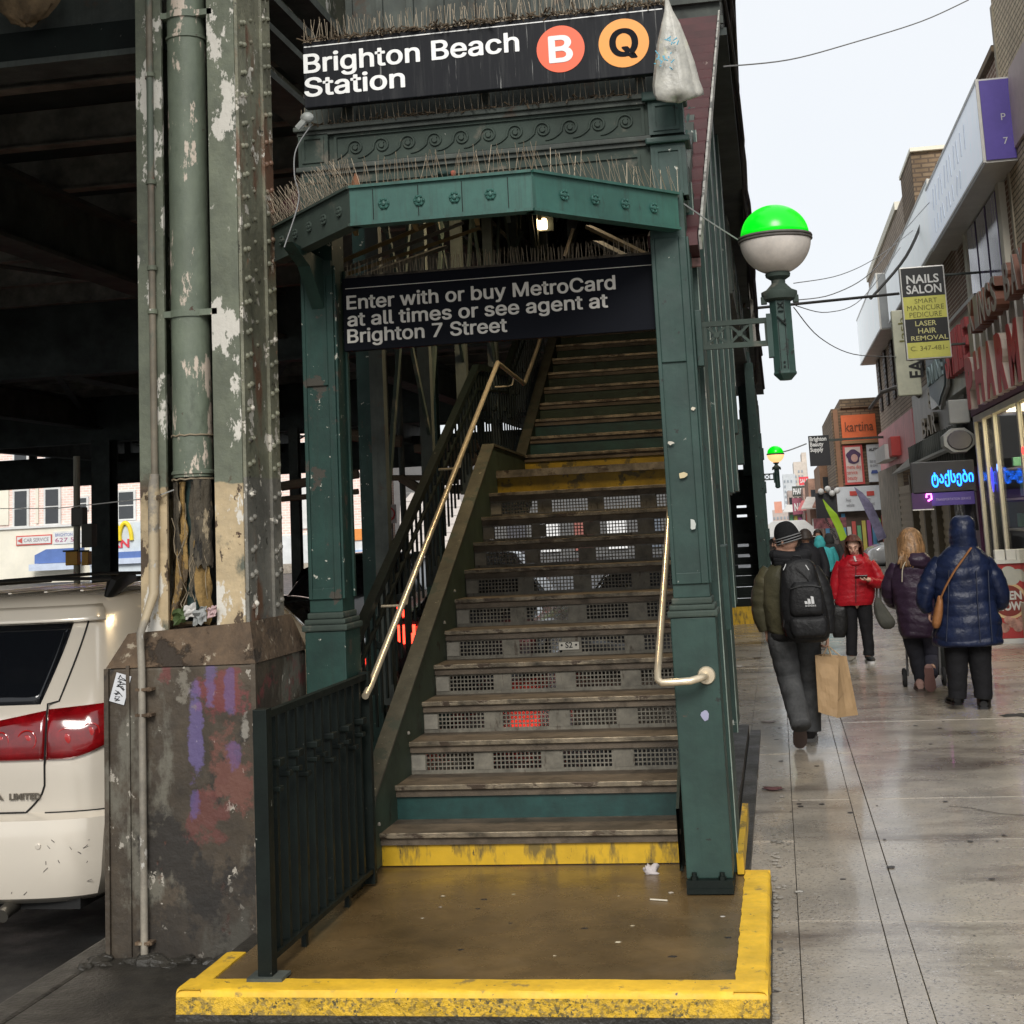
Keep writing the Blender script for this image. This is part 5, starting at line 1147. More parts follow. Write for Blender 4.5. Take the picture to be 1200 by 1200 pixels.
# ground floor: projecting shopfront with windows
SX = 2.92
B().box(3.9, 14, 9, 22.3, -.0, 3.3).build('shop_core', plain('shop_dark', (.06,.05,.045), .8), A)
B().box(SX+.02, 3.9, 15, 22.2, 2.98, 3.3).build('shop_ceiling', plain('plum_fascia_soffit', (.12,.05,.09), .6), A)
B().box(SX-.02, SX+.1, 15, 22.2, .0, .5).build('stall_riser', M['cream_frame'], A)
ys = [15.4, 17.5, 18.3, 20.3, 21.3, 22.15]
for i, y in enumerate(ys): B().box(SX-.01, SX+.04, y-.05, y+.05, .5, 2.98).build('mullion', M['cream_frame'], A)
B().box(SX-.02, SX+.08, 15.4, 22.1, 2.90, 2.98).build('transom', M['cream_frame'], A)
for a, c in zip(ys, ys[1:]): B().box(SX+.02, SX+.03, a+.05, c-.05, .5, 2.9).build('pane', M['glass'], A)
B().box(3.82, 3.88, 15, 22.2, .0, 2.98).build('back_wall', plain('warm_interior', (.5,.42,.25), .7, var=.3), A)
random.seed(17)
for i in range(46):
    y = random.uniform(16, 22); z = .55 + .42*random.randrange(5); c = random.choice([(.5,.1,.08),(.6,.55,.4),(.1,.3,.2),(.55,.5,.1),(.08,.1,.3),(.5,.5,.5),(.3,.15,.08)])
    B().bbox(3.3, 3.5, y, y+random.uniform(.1,.25), z, z+random.uniform(.12,.3), .01).build('goods_box', plain('goods%d' % (i % 7), c), A)
for z in (.5, .92, 1.34, 1.76, 2.18): B().box(3.25, 3.7, 15.4, 22.1, z-.0, z+.03).build('shelf', M['cream_frame'], A)
for px, py in ((1178, 495), (1196, 600)):
    q = PX(px, py, 3.2)
o = onY(1178, 496, 20.2); B().lathe([(.07, 0), (.07, .02), (.0, .02)], 16, (3.25, 20.6, 2.95)).build('ceiling_spot', mat('spot_glow', (1,.95,.8), .4, var=0, bump=0, emit=(1,.9,.65), estr=8), A)
for i, (px, py, c, w_, h_) in enumerate(((1163, 562, (.03,.03,.5), .10, .35), (1169, 548, (.15,.3,.8), .05, .12), (1199, 528, (.7,.05,.04), .1, .1))):
    q = PX(px, py, SX-.005); B().ball((SX-.005, q.y, q.z), 1, 10, (.012, w_, h_/2)).build('window_neon', mat('neon%d' % i, c, .5, var=0, bump=0, emit=c, estr=1.6), A)
ll = D.lights.new('shop_lamp', 'AREA'); ll.energy = 50; ll.size = .7; ll.size_y = 5; ll.shape = 'RECTANGLE'; ll.color = (1, .88, .6)
lo = D.objects.new('shop_lamp', ll); COL.objects.link(lo); lo.location = (3.35, 19, 2.95)
B().box(3.2, 3.6, 17, 21, 2.955, 2.975).build('light_panel', mat('panel_glow', (1,.95,.8), .5, var=0, bump=0, emit=(1,.88,.6), estr=1.5), A)
# fascia with projecting letters
ph = thing('pharmacy_sign', 'deep red channel letter pharmacy sign on a plum fascia at the right edge', 'sign', (2.9, 19.5, 3.4))
B().box(SX-.02, FX, 15, 22.3, 3.0, 3.3).build('fascia_base', plain('plum', (.16,.05,.1), .5), ph)
B().box(2.98, FX-.005, 15, 22.35, 3.3, 4.35).build('fascia', plain('weathered_fascia', (.5,.45,.38), .6, var=.3), ph)
for i in range(11): B().box(2.955, 2.979, 15.5+i*.62, 15.53+i*.62, 3.02, 4.3).build('fascia_rib', M['frame_grey'], ph)
red = plain('deep_red_letter', (.62,.03,.035), .4); 
def chan(s, y_left, width, z, h, X, parent, face, side, depth=.14, bold=.05):
    """channel letters on a wall facing -X, reading towards the viewer (decreasing y)"""
    a = letters(s, (X, y_left, z), (0,-1,0), (0,0,1), w=width, h=h, m=side, parent=parent, thick=depth, bold=bold+.01, out=(-1,0,0), name='letter_returns')
    letters(s, (X-depth-.004, y_left, z), (0,-1,0), (0,0,1), w=width, h=h, m=face, parent=parent, thick=.004, bold=bold, out=(-1,0,0), name='lettering')
rt = plain('pale_letter_return', (.72,.6,.5), .5)
x0 = 21.75; pitch = .98
for i, ch in enumerate('PHARMACY'): chan(ch, x0-i*pitch, .74, 3.06, .72, 2.93, ph, red, rt, .12, .06)
for i, ch in enumerate('KINGS BAY'):
    if ch != ' ': chan(ch, 20.6-i*.52, .4, 4.02, .42, 2.93, ph, plain('pale_letter_face', (.5,.45,.4), .4), plain('brown_return', (.2,.08,.05)), .15, .02)
# --- B: dark brown brick
Bd = thing('brown_brick_building', 'dark brown brick building with purple curtained windows between pale light box signs', 'building', (3.6, 26, 0))
B().box(FX+.01, 14, 20.15, 32, 3.2, 7.88).build('wall', M['brown_brick'], Bd)
B().box(FX-.05, 14, 20.15, 25.2, 7.8, 7.9).box(FX-.05, 14, 25.25, 32, 7.78, 7.86).build('coping', M['old_brick'], Bd)
w_ = B().box(FX-.04, FX+.02, 20.9, 24.2, 4.3, 6.15).build('window_frame', plain('black_window_frame', (.03,.03,.04)), Bd)
for i in range(3): 
    y = 21.0+i*1.07; B().box(FX-.06, FX-.041, y+.06, y+.95, 4.4, 6.05).build('pane', mat('purple_curtain_glass%d' % i, (.36,.3,.55), .12, var=.6, vscale=2.5, stretch=(1,2,.4), bump=0, spec=.8), w_)
for y in (24.25, 20.55): B().box(FX-.08, FX+.02, y, y+.28, 4.2, 6.1).build('window_pier', M['cream_wall'], Bd)
B().box(FX+.3, 14, 22.2, 32, 0, 3.2).build('shop_core', plain('shop_dark', (.06,.05,.045)), Bd)
# light box signs
def lightbox(name, lab, y0, y1, z0, z1, d, face, end, words=None, wc=None):
    s = thing(name, lab, 'sign', (FX, y0, z0)); X0 = FX-d
    B().box(X0+.02, FX, y0+.02, y1, z0, z1).build('box', M['frame_grey'], s)
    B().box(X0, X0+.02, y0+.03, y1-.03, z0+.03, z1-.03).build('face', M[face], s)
    B().box(X0+.03, FX-.01, y0-.01, y0+.019, z0+.03, z1-.03).build('end_panel', end, s)
    B().box(X0-.015, X0+.02, y0-.015, y0+.02, z0, z1).box(X0-.015, X0+.0, y0, y1, z0, z0+.04).box(X0-.015, X0+.0, y0, y1, z1-.04, z1).build('edge_trim', M['frame_grey'], s)
    if words:
        for t, yl, w_, z, h in words: letters(t, (X0-.001, yl, z), (0,-1,0), (0,0,1), w=w_, h=h, m=wc, parent=s, thick=.004, out=(-1,0,0), bold=.02)
    return s
pur = plain('royal_purple', (.12,.08,.42), .4)
ghost = plain('ghost_letter', (.68,.76,.86), .5, emit=(.8,.88,1), estr=.1)  # letters get a weaker added glow to go with the faces
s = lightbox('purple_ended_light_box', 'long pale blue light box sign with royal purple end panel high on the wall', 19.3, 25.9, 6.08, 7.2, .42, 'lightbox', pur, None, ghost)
random.seed(51)
for r_, (z_, h_) in enumerate(((6.64,.34),(6.26,.24))):
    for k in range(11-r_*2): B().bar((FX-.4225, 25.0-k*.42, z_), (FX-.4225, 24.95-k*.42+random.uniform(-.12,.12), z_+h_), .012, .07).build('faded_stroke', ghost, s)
letters('P', (FX-.16, 19.285, 6.62), (1,0,0), (0,0,1), h=.09, m=plain('sign_white', (.7,.7,.68)), parent=s, thick=.003); letters('7', (FX-.16, 19.285, 6.30), (1,0,0), (0,0,1), h=.09, m=plain('sign_white', (.7,.7,.68)), parent=s, thick=.003)
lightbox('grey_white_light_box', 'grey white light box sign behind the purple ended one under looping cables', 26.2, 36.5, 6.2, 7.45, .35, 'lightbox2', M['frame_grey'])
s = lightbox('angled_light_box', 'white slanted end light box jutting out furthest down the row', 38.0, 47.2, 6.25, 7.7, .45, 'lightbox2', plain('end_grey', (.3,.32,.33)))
# --- dental shield sign with glass box
dn = thing('dental_sign', 'grey glass fascia sign with blue shield and red letters beside the pharmacy', 'sign', (3.1, 24, 3.6))
B().box(3.16, FX-.01, 22.4, 30, 3.62, 4.75).build('fascia', plain('smoky_fascia', (.55,.55,.5), .3, var=.25), dn)
B().box(3.16, 3.6, 22.38, 22.44, 3.75, 4.75).build('glass_end', plain('dark_glass_end', (.05,.06,.06), .1), dn)
B().box(3.12, 3.17, 22.36, 22.44, 3.7, 4.82).box(3.12, 3.9, 22.36, 22.44, 4.76, 4.82).box(3.1,3.16,22.4,30,4.76,4.82).build('white_frame', plain('white_metal', (.62,.62,.6), .4), dn)
def shield(X, yc, zc, s, m, par, d=.03):
    pts = [(-.9,.75),(-.45,.72),(0,1.0),(.45,.72),(.9,.75),(.95,.1),(.75,-.55),(.3,-.8),(0,-1.05),(-.3,-.8),(-.75,-.55),(-.95,.1)]
    return B().prism([(X, yc - x*s*2.9, zc + z*s) for x, z in pts], (-d,0,0)).build('shield', m, par)
shield(3.13, 27.7, 4.12, .62, plain('white_metal', (.62,.62,.6)), dn, .05); shield(3.07, 27.7, 4.12, .55, plain('slate_blue', (.1,.16,.2), .4), dn, .02)
letters('DIVINE', (3.045, 29.0, 4.0), (0,-1,0), (0,0,1), w=2.6, h=.36, m=plain('pale_teal', (.45,.58,.6)), parent=dn, thick=.02, out=(-1,0,0), bold=.03)
for i, ch in enumerate('SMILE'): chan(ch, 25.9-i*.62, .5, 3.85, .7, 3.13, dn, plain('coral_red', (.9,.1,.12), .4), plain('coral_side', (.5,.1,.1)), .1, .03)
# nails salon blade sign
ns = thing('nails_salon_sign', 'black and yellow nails salon blade sign hanging over the pavement', 'sign', (2.5, 23, 4.0))
YN = 23.0
a, c, d, e = onY(1053.5, 314, YN), onY(1105, 303.5, YN), onY(1063, 422, YN), onY(1115, 404, YN)
xa, xb, zt_, zb_ = (a.x+d.x)/2, (c.x+e.x)/2, a.z, d.z
B().bbox(xa, xb, YN, YN+.16, zb_, zt_, .01).build('case', M['frame_grey'], ns)
H_ = zt_-zb_; yl, bk = plain('acid_yellow', (.62,.6,.12), .4), plain('sign_jet', (.012,.012,.012), .4)
for f0, f1, m_ in ((.0, .325, bk), (.325, .565, yl), (.565, .82, bk), (.82, 1, yl)):
    B().box(xa+.02, xb-.02, YN-.006, YN-.0005, zt_-f1*H_+.0 + (.02 if f1 == 1 else 0), zt_-f0*H_-(.02 if f0 == 0 else 0)).build('panel', m_, ns)
wl = plain('sign_white', (.7,.7,.68)); yk = plain('pale_yellow_ink', (.62,.58,.25)); ol = plain('olive_ink', (.16,.15,.03))
def row(s, f0, f1, x0f, x1f, m_, bold=.0):
    w = xb-xa; letters(s, (xa+x0f*w, YN-.0065, zt_-f1*H_), (1,0,0), (0,0,1), w=(x1f-x0f)*w, h=(f1-f0)*H_, m=m_, parent=ns, thick=.003, bold=bold)
row('NAILS', .09, .185, .14, .86, wl, .02); row('SALON', .20, .295, .12, .9, wl, .02)
row('SMART', .35, .40, .28, .78, ol); row('MANICURE', .42, .475, .1, .92, ol); row('PEDICURE', .495, .55, .14, .86, ol)
row('LASER', .59, .645, .25, .72, yk, .01); row('HAIR', .67, .725, .3, .7, yk, .01); row('REMOVAL', .75, .80, .13, .95, yk, .01); row('C. 347-481-', .86, .91, .1, .92, ol)
B().tube([(xb, YN+.08, zt_-.15), (FX, YN+.08, zt_-.15)], .02, 6).tube([(xb, YN+.08, zb_+.2), (FX, YN+.08, zb_+.2)], .02, 6).build('bracket', M['dark_steel2'], ns)
rod = thing('steel_span_rod', 'thin dark steel rod reaching from the near lamp side to the nails salon sign', 'rod', (2.1, 22, 4.8))
B().tube([(-.2, 22.0, 4.78), (2.1, 22.95, 4.98)], .022, 8).build('rod', M['cable'], rod)
# EASE blade sign
eb = thing('cream_blade_sign', 'tall cream blade sign with black capital letters behind the nails salon sign', 'sign', (2.8, 28, 3.5))
a, c, d, e = onY(1043, 366, 28), onY(1068, 366, 28), onY(1054, 464, 28), onY(1079, 464, 28)
B().bbox((a.x+d.x)/2, (c.x+e.x)/2+.05, 28, 28.2, d.z, a.z+.03, .02).build('case', plain('cream_case', (.55,.55,.42), .5, var=.2), eb)
letters('EASY', (c.x+.12, 27.995, d.z+.32), (0,0,1), (-1,0,0), w=.62, h=.26, m=bk, parent=eb, thick=.003, bold=.03); letters('lash', (c.x-.12, 27.995, d.z+1.0), (0,0,1), (-1,0,0), w=.45, h=.14, m=plain('olive_ink', (.16,.15,.03)), parent=eb, thick=.003)
B().box(c.x, FX, 28.08, 28.12, a.z-.3, a.z-.26).build('bracket', M['dark_steel2'], eb)
# --- C: beige building with chimney
Cb = thing('beige_brick_building', 'beige brick building with a tall corner chimney pier and narrow barred windows', 'building', (3.6, 42, 0))
B().box(FX+.02, 14, 32.05, 47.3, 4.0, 8.9).build('wall', M['beige_brick'], Cb)
B().box(FX-.03, 14, 36, 47.35, 8.9, 9.1).build('coping', M['cream_wall'], Cb)
B().bbox(FX+.0, FX+.9, 31.7, 34.3, 7.9, 9.25, .02).build('chimney', M['old_brick'], Cb)
B().box(FX-.02, FX+.95, 31.6, 34.4, 9.26, 9.34).build('chimney_cap', M['cream_wall'], Cb)
for i, y in enumerate((30.5, 33, 35.5, 38, 40.5, 43, 45.5)):
    w_ = B().box(FX-.03, FX+.04, y, y+.75, 4.7 if i else 4.9, 6.4).build('window', plain('dark_window', (.04,.035,.03)), Cb)
    for k in range(10): B().box(FX-.05, FX-.031, y+.02, y+.73, 4.78+k*.16, 4.80+k*.16).build('louvre', plain('louvre', (.3,.25,.2)), w_)
pk = thing('pink_fascia_sign', 'pink shop fascia with a small white and red box sign', 'sign', (3.3, 40, 3))
B().box(3.3, FX+.01, 35.6, 47.2, 2.9, 4.05).build('fascia', plain('salmon_pink', (.8,.32,.34), .5, var=.2), pk)
q = PX(1052, 523, 3.1); B().bbox(3.05, 3.3, 39.3, 40.2, 3.1, 3.6, .02).build('red_end', plain('red_box', (.6,.08,.07)), pk); B().box(2.95, 3.25, 40.21, 44, 3.05, 3.45).build('small_sign', plain('sign_white', (.7,.7,.68)), pk)
B().tube([(3.3, 33.4, 4.15), (3.0, 33.6, 4.45), (2.7, 36, 4.5), (2.65, 40, 4.4)], .05, 8).build('curved_arm', plain('taupe_arm', (.14,.12,.1)), pk)
gs = thing('grey_fascia_sign', 'grey metal fascia with raised gold letters above the dark slatted awning', 'sign', (3.3, 30, 3.4))
B().box(3.32, FX, 26.2, 35.5, 3.05, 4.3).build('fascia', plain('zinc_fascia', (.36,.34,.3), .4, var=.2), gs)
gd = plain('dull_gold', (.3,.24,.13), .4)
for i, ch in enumerate('BAR'): chan(ch, 32.9-i*1.0, .8, 3.2, .42, 3.32, gs, gd, plain('gold_dark', (.1,.08,.05)), .08, .02)
letters('8', (3.31, 31.4, 3.72), (0,-1,0), (0,0,1), w=.7, h=.42, m=gd, parent=gs, thick=.06, out=(-1,0,0), bold=.03)
aw = thing('slatted_awning', 'dark slatted awning frame over the neon lit shop door', 'awning', (2.9, 26, 2.5))
B().prism([(3.32, 24.0, 3.10), (3.32, 36.0, 3.02), (2.75, 36.0, 2.55), (2.75, 24.0, 2.62)], (0,0,-.05)).build('canopy', plain('canopy_edge', (.2,.19,.16), .7), aw)
for i in range(26): B().box(2.84+.0, 2.90, 23.6+i*.34, 23.66+i*.34, 2.42, 3.0).build('slat', plain('slat_grey', (.09,.1,.09)), aw)
B().box(2.92, 3.3, 23.5, 33, 2.3, 3.0).build('backing', plain('near_black', (.01,.012,.015)), aw)
hx = thing('hexagonal_bracket_lamp', 'grey hexagonal box lamp hanging over the neon sign', 'lamp', (2.6, 23.2, 3.0))
q = onY(1120, 516, 23); 
B().loft([[(q.x+.05+r*cos(k*pi/4+pi/8), 23+dy, q.z+r*.8*sin(k*pi/4+pi/8)) for k in range(8)] for r, dy in ((.24,.0),(.25,.03),(.25,.35),(.2,.4))]).build('housing', plain('pale_grey_housing', (.38,.38,.36), .5), hx)
B().loft([[(q.x+.06+r*cos(k*pi/8), 22.99+dy, q.z+r*.8*sin(k*pi/8)) for k in range(16)] for r, dy in ((.17,-.02),(.19,.008))]).build('lens', plain('dusky_lens', (.12,.11,.12), .3), hx)
B().bbox(q.x-.05, q.x+.25, 23.1, 23.4, q.z+.26, q.z+.62, .02).build('junction_box', plain('pale_grey_housing', (.38,.38,.36)), hx)
# blue neon blade sign
nn = thing('blue_neon_sign', 'black blade sign with glowing blue neon script above a purple strip', 'sign', (2.3, 22.5, 2))
YB = 22.6
a, d = onY(1067, 544, YB), onY(1143, 576, YB)
B().bbox(a.x, d.x+.02, YB, YB+.15, d.z-.0, a.z+.02, .01).build('case', plain('graphite', (.03,.03,.035), .4), nn)
letters('\u10e2\u10d0\u10e5\u10e1\u10d4\u10d1\u10d8', (a.x+.28, YB-.002, d.z+.09), (1,0,0), (0,0,1), w=.60, h=.24, m=mat('neon_blue', (.02,.15,.9), .4, var=0, bump=0, emit=(.01,.16,1), estr=3.2), parent=nn, thick=.012, bold=.02)
a2, d2 = onY(1068, 577, YB), onY(1143, 592, YB)
B().box(a2.x, a2.x+.28, YB, YB+.1, d2.z-.02, a2.z-.01).build('purple_strip', plain('dusk_purple', (.06,.02,.1), .5), nn)
B().box(a2.x+.28, d2.x, YB, YB+.1, d2.z+.02, a2.z-.01).build('violet_strip', plain('violet_strip', (.08,.05,.28), .4), nn)
letters('TRANSPORTATION SERVICE', (a2.x+.34, YB-.002, d2.z+.09), (1,0,0), (0,0,1), w=.5, h=.035, m=plain('pale_violet', (.4,.35,.6)), parent=nn, thick=.003)
q = onY(1089, 583, YB-.05); B().tube([(q.x-.04, YB-.03, q.z), (q.x-.03, YB-.03, q.z+.05), (q.x+.03, YB-.03, q.z+.05), (q.x+.035, YB-.03, q.z-.02), (q.x-.02, YB-.03, q.z-.05)], .014, 6).build('pink_neon', mat('neon_pink', (.8,.1,.7), .4, var=0, bump=0, emit=(1,.15,.8), estr=3), nn)
B().box(a2.x, a2.x+.3, YB-.02, YB+.1, d2.z-.035, d2.z-.02).build('white_edge', plain('sign_white', (.7,.7,.68)), nn)
# ground floor shops
shp = thing('roll_shutter_shops', 'row of beige roll shutters and narrow doors under the slatted awning', 'shopfronts', (3.3, 28, 0))
B().box(3.05, 3.3, 22.3, 22.75, 0, 3.0).build('dark_pilaster', plain('near_black', (.01,.012,.015)), shp)
B().box(3.1, 3.35, 22.8, 23.2, 0, 2.6).build('brown_pilaster', plain('brown_pil', (.16,.11,.08)), shp)
for y0, y1, c in ((26.6, 27.6, (.35,.29,.18)), (28.2, 30.2, (.38,.31,.19)), (30.6, 32.4, (.33,.28,.19)), (33, 35, (.4,.32,.18)), (36, 40, (.3,.24,.16))):
    g_ = B().box(3.22, 3.35, y0, y1, 0, 2.3).build('shutter', plain('shut%d' % int(y0), c, .6), shp)
    for k in range(14): B().box(3.2, 3.219, y0+.04, y1-.04, .1+k*.155, .18+k*.155).build('shutter_slat', plain('shut%d' % int(y0), c), g_)
for y in (26.4, 27.9, 30.4, 32.7, 35.5): B().box(3.1, 3.36, y-.14, y+.14, 0, 2.5).build('pier', plain('pier_tan', (.22,.18,.12), .7, var=.3), shp)
B().box(3.2, 3.35, 40, 47.2, 0, 2.9).build('pale_front', plain('tan_front', (.3,.26,.2), .7, var=.4), shp)
gr = thing('goods_door', 'purple and black shop doorway hung with clothes beside a graffiti covered panel', 'doorway', (3.0, 24.5, 0))
B().box(3.0, 3.3, 23.3, 24.5, 0, 2.3).build('purple_panel', plain('dark_magenta', (.13,.03,.11), .5, var=.3), gr)
B().box(2.99, 3.0, 23.6, 24.2, 1.9, 2.02).build('pink_header', mat('pink_header', (.6,.15,.45), .5, emit=(.6,.1,.4), estr=.6), gr)
B().box(2.98, 3.3, 24.9, 26.1, 0, 2.25).build('sticker_panel', mat('black_white_scrawl', (.02,.02,.02), .6, var=0, chips=[((.5,.5,.48), 5, .54, (1,1.6,1.6), .01)], bump=0), gr)
for i, (y, c) in enumerate(((22.95, (.02,.02,.03)), (23.1, (.12,.12,.15)))):
    b = B(); b.loft([[(2.85+r*cos(t)*.5, y+r*sin(t), z) for t in [k*pi/5 for k in range(10)]] for r, z in ((.04,2.25),(.14,2.15),(.17,1.9),(.16,1.6),(.19,1.35))]); b.build('hanging_coat', plain('coat%d' % i, c, .8), gr, smooth=True)
# OPEN NOW stand
on = thing('open_now_stand', 'red open now food stand panel beside the woman in the navy coat', 'stand', (3.2, 19.4, 0))
YO = 19.4
a, d = onY(1166, 660, YO), onY(1166, 747, YO); xl = a.x-.15; xr = xl + 1.5
B().bbox(xl, xr, YO, YO+.6, .06, a.z-.01, .01).build('panel', plain('poster_red', (.5,.05,.05), .4), on)
B().box(xl-.02, xr, YO-.015, YO+.0, .0, .06).box(xl-.03, xr, YO-.03, YO+.62, a.z-.01, a.z+.03).box(xl-.03, xl, YO-.015, YO+.6, .0, a.z-.01).build('white_edge', plain('sign_white', (.7,.7,.68)), on)
q = onY(1182, 704, YO); r = .19
for rr, m_, dy in ((.225, plain('cream_ring', (.75,.55,.3)), .002), (.19, plain('maroon_disc', (.25,.04,.03)), .005)):
    B().prism([(q.x+rr*cos(2*pi*i/32), YO-dy, q.z+rr*sin(2*pi*i/32)) for i in range(32)], (0,-.003,0)).build('roundel', m_, on)
letters('OPEN', (q.x-.16, YO-.009, q.z+.01), (1,0,0), (0,0,1), w=.32, h=.11, m=wl, parent=on, thick=.003, bold=.04); letters('NOW', (q.x-.15, YO-.009, q.z-.12), (1,0,0), (0,0,1), w=.30, h=.11, m=wl, parent=on, thick=.003, bold=.04)
b = B(); q = onY(1185, 675, YO)
for dx, dz, r in ((-.12, 0, .07), (-.03, .05, .09), (.08, .02, .08), (.15, -.03, .06), (0, -.03, .1)): b.prism([(q.x+dx+r*cos(2*pi*i/16), YO-.004-dx*.001, q.z+dz+r*.8*sin(2*pi*i/16)) for i in range(16)], (0,-.004,0))
b.build('cloud_badge', plain('pale_pearl', (.55,.55,.5)), on, kind='stuff')
b = B(); random.seed(9); q = onY(1185, 728, YO)
for k in range(9): 
    x, z, r = q.x-.2+k*.055, q.z-.03+random.uniform(-.05,.06), random.uniform(.05,.08); b.prism([(x+r*cos(2*pi*i/12), YO-.004-k*.0012, z+r*sin(2*pi*i/12)*.9) for i in range(12)], (0,-.001,0))
b.build('food_print', plain('food_pink', (.6,.33,.27), .5, var=.5, vscale=14), on, kind='stuff')
for px in (1172, 1185, 1197):
    q = onY(px, 655, YO+.1); B().bbox(q.x-.07, q.x+.05, YO+.02, YO+.14, a.z+.03, a.z+.16, .008).build('napkin_box', plain('sign_white', (.7,.7,.68)), on)
# --- D: far corner block with billboards, facing the viewer
Dk = thing('far_corner_building', 'brown brick corner building carrying orange and poster billboards down the street', 'building', (3, 50, 0))
B().box(2.05, 12, 50.2, 60, 2.6, 5.15).build('wall', M['old_brick'], Dk)
B().box(2.35, 12, 50.1, 60, 5.15, 5.45).build('parapet', M['old_brick'], Dk)
B().box(1.95, 12, 50.15, 60, -.1, 2.6).build('ground_floor', plain('shop_brown', (.12,.08,.06), .7, var=.4), Dk)
def board(name, lab, pxs, Y, c, words=(), frame=None, d=.12):
    """flat sign board facing the viewer; pxs = (x0,y0,x1,y1) corners of the board in the photograph"""
    a = onY(pxs[0], pxs[1], Y); e = onY(pxs[2], pxs[3], Y)
    s = thing(name, lab, 'sign', (a.x, Y, e.z)); x0, x1, z0, z1 = a.x, e.x, e.z, a.z
    B().box(x0, x1, Y, Y+d, z0, z1).build('board', plain(name+'_c', c, .5) if not frame else plain(name+'_f', frame, .5), s)
    if frame: f_ = .04*(z1-z0)+.02; B().box(x0+f_, x1-f_, Y-.012, Y-.001, z0+f_, z1-f_).build('face', plain(name+'_c', c, .5), s)
    for t, fx, fz, fw, fh, mc, bo in words:
        letters(t, (x0+fx*(x1-x0), Y-.014, z0+fz*(z1-z0)), (1,0,0), (0,0,1), w=fw*(x1-x0), h=fh*(z1-z0), m=mc, parent=s, thick=.01, bold=bo)
    return s
ink = plain('ink', (.01,.01,.01)); wht = plain('sign_white', (.7,.7,.68)); brn = plain('umber_ink', (.16,.05,.02)); rdk = plain('sign_red2', (.65,.08,.06)); gry = plain('ink_grey', (.3,.3,.32))
board('orange_billboard', 'orange kartina billboard on the brown brick corner building', (985, 487, 1028, 516), 50, (.85,.17,.05), [('kartina', .1, .38, .82, .36, brn, .0)])
B().box(2.3, 3.7, 49.9, 50.1, 3.95, 4.05).build('orange_ledge', plain('ledge_tan', (.4,.22,.1)), Dk)
s = board('portrait_poster', 'red framed poster with a portrait below the orange billboard', (987, 522, 1014, 567), 50, (.72,.6,.55), [('menu day\nservice\nbeauty', .14, .08, .72, .42, rdk, 0)], (.6,.08,.07))
q = onY(1000, 535, 49.97); b = B(); b.prism([(q.x+.22*cos(t)*(1+.15*sin(5*t)), 49.975, q.z+.24*sin(t)) for t in [i*pi/12 for i in range(24)]], (0,-.01,0)); b.build('portrait_hair', plain('dark_plum', (.08,.04,.1)), s); b = B(); b.prism([(q.x+.03+.11*cos(t), 49.96, q.z-.05+.13*sin(t)) for t in [i*pi/8 for i in range(16)]], (0,-.01,0)); b.build('portrait_face', plain('poster_skin', (.6,.35,.3)), s)
s = board('white_notice_poster', 'white poster with blue emblem right of the portrait poster', (1015, 521, 1036, 564), 50.02, (.74,.76,.78), [('AUTO', .15, .82, .7, .08, ink, .02), ('bus tours\nto town', .15, .4, .6, .2, gry, 0)])
q = onY(1025, 553, 49.98); B().prism([(q.x-.12, 49.99, q.z-.05), (q.x+.12, 49.99, q.z-.05), (q.x+.08, 49.99, q.z+.06), (q.x-.08, 49.99, q.z+.06)], (0,-.01,0)).build('blue_emblem', plain('emblem_blue', (.08,.12,.35)), s)
s = board('wide_white_shop_sign', 'wide white sign with small red emblems over the far shop', (980, 571, 1038, 597), 49.8, (.72,.75,.78), [('Print\nwebsite', .18, .18, .17, .34, gry, 0), ('Photo\ndocument', .58, .2, .2, .34, gry, 0)], None, .3)
for px in (1000, 1020):
    q = onY(px, 578, 49.8); B().bbox(q.x-.12, q.x+.12, 49.77, 49.79, q.z-.08, q.z+.07, .005).build('red_emblem', rdk, s)
board('beauty_supply_sign', 'black blade sign with white beauty supply lettering over the street', (947, 511, 974, 545), 45, (.012,.012,.014), [('Brighton\nBeauty\nSupply', .05, .42, .82, .54, wht, .03)], None, .2)
o = onY(972, 515, 45); B().box(o.x, 3.4, 45.05, 45.15, o.z-.05, o.z+.02).build('sign_arm', M['dark_steel2'], None); tag(COL.objects['sign_arm'], 'thin dark arm holding the black beauty supply sign', 'bracket')
board('arched_pharmacy_sign', 'small dark sign reading pharmacy far down the street', (928, 570, 953, 581), 90, (.05,.06,.05), [('PHARMACY', .04, .2, .92, .6, wht, .04)])
board('nails_banner', 'busy red and blue banner sign below the far pharmacy sign', (928, 584, 951, 602), 89, (.3,.08,.12), [('NAILS', .1, .2, .75, .5, wht, .04)])
board('small_red_sign', 'small bright red sign above the far pharmacy sign', (936, 559, 948, 568), 88, (.75,.06,.08), [('SALE', .1, .25, .8, .5, wht, .02)])
board('peach_sign', 'peach coloured panel sign beyond the second globe lamp', (907, 588, 917, 601), 88, (.75,.35,.25))
B().box(2.1, 2.25, 50.05, 50.2, 2.5, 5.1).build('pilaster', plain('pil_rust', (.3,.15,.08)), Dk)
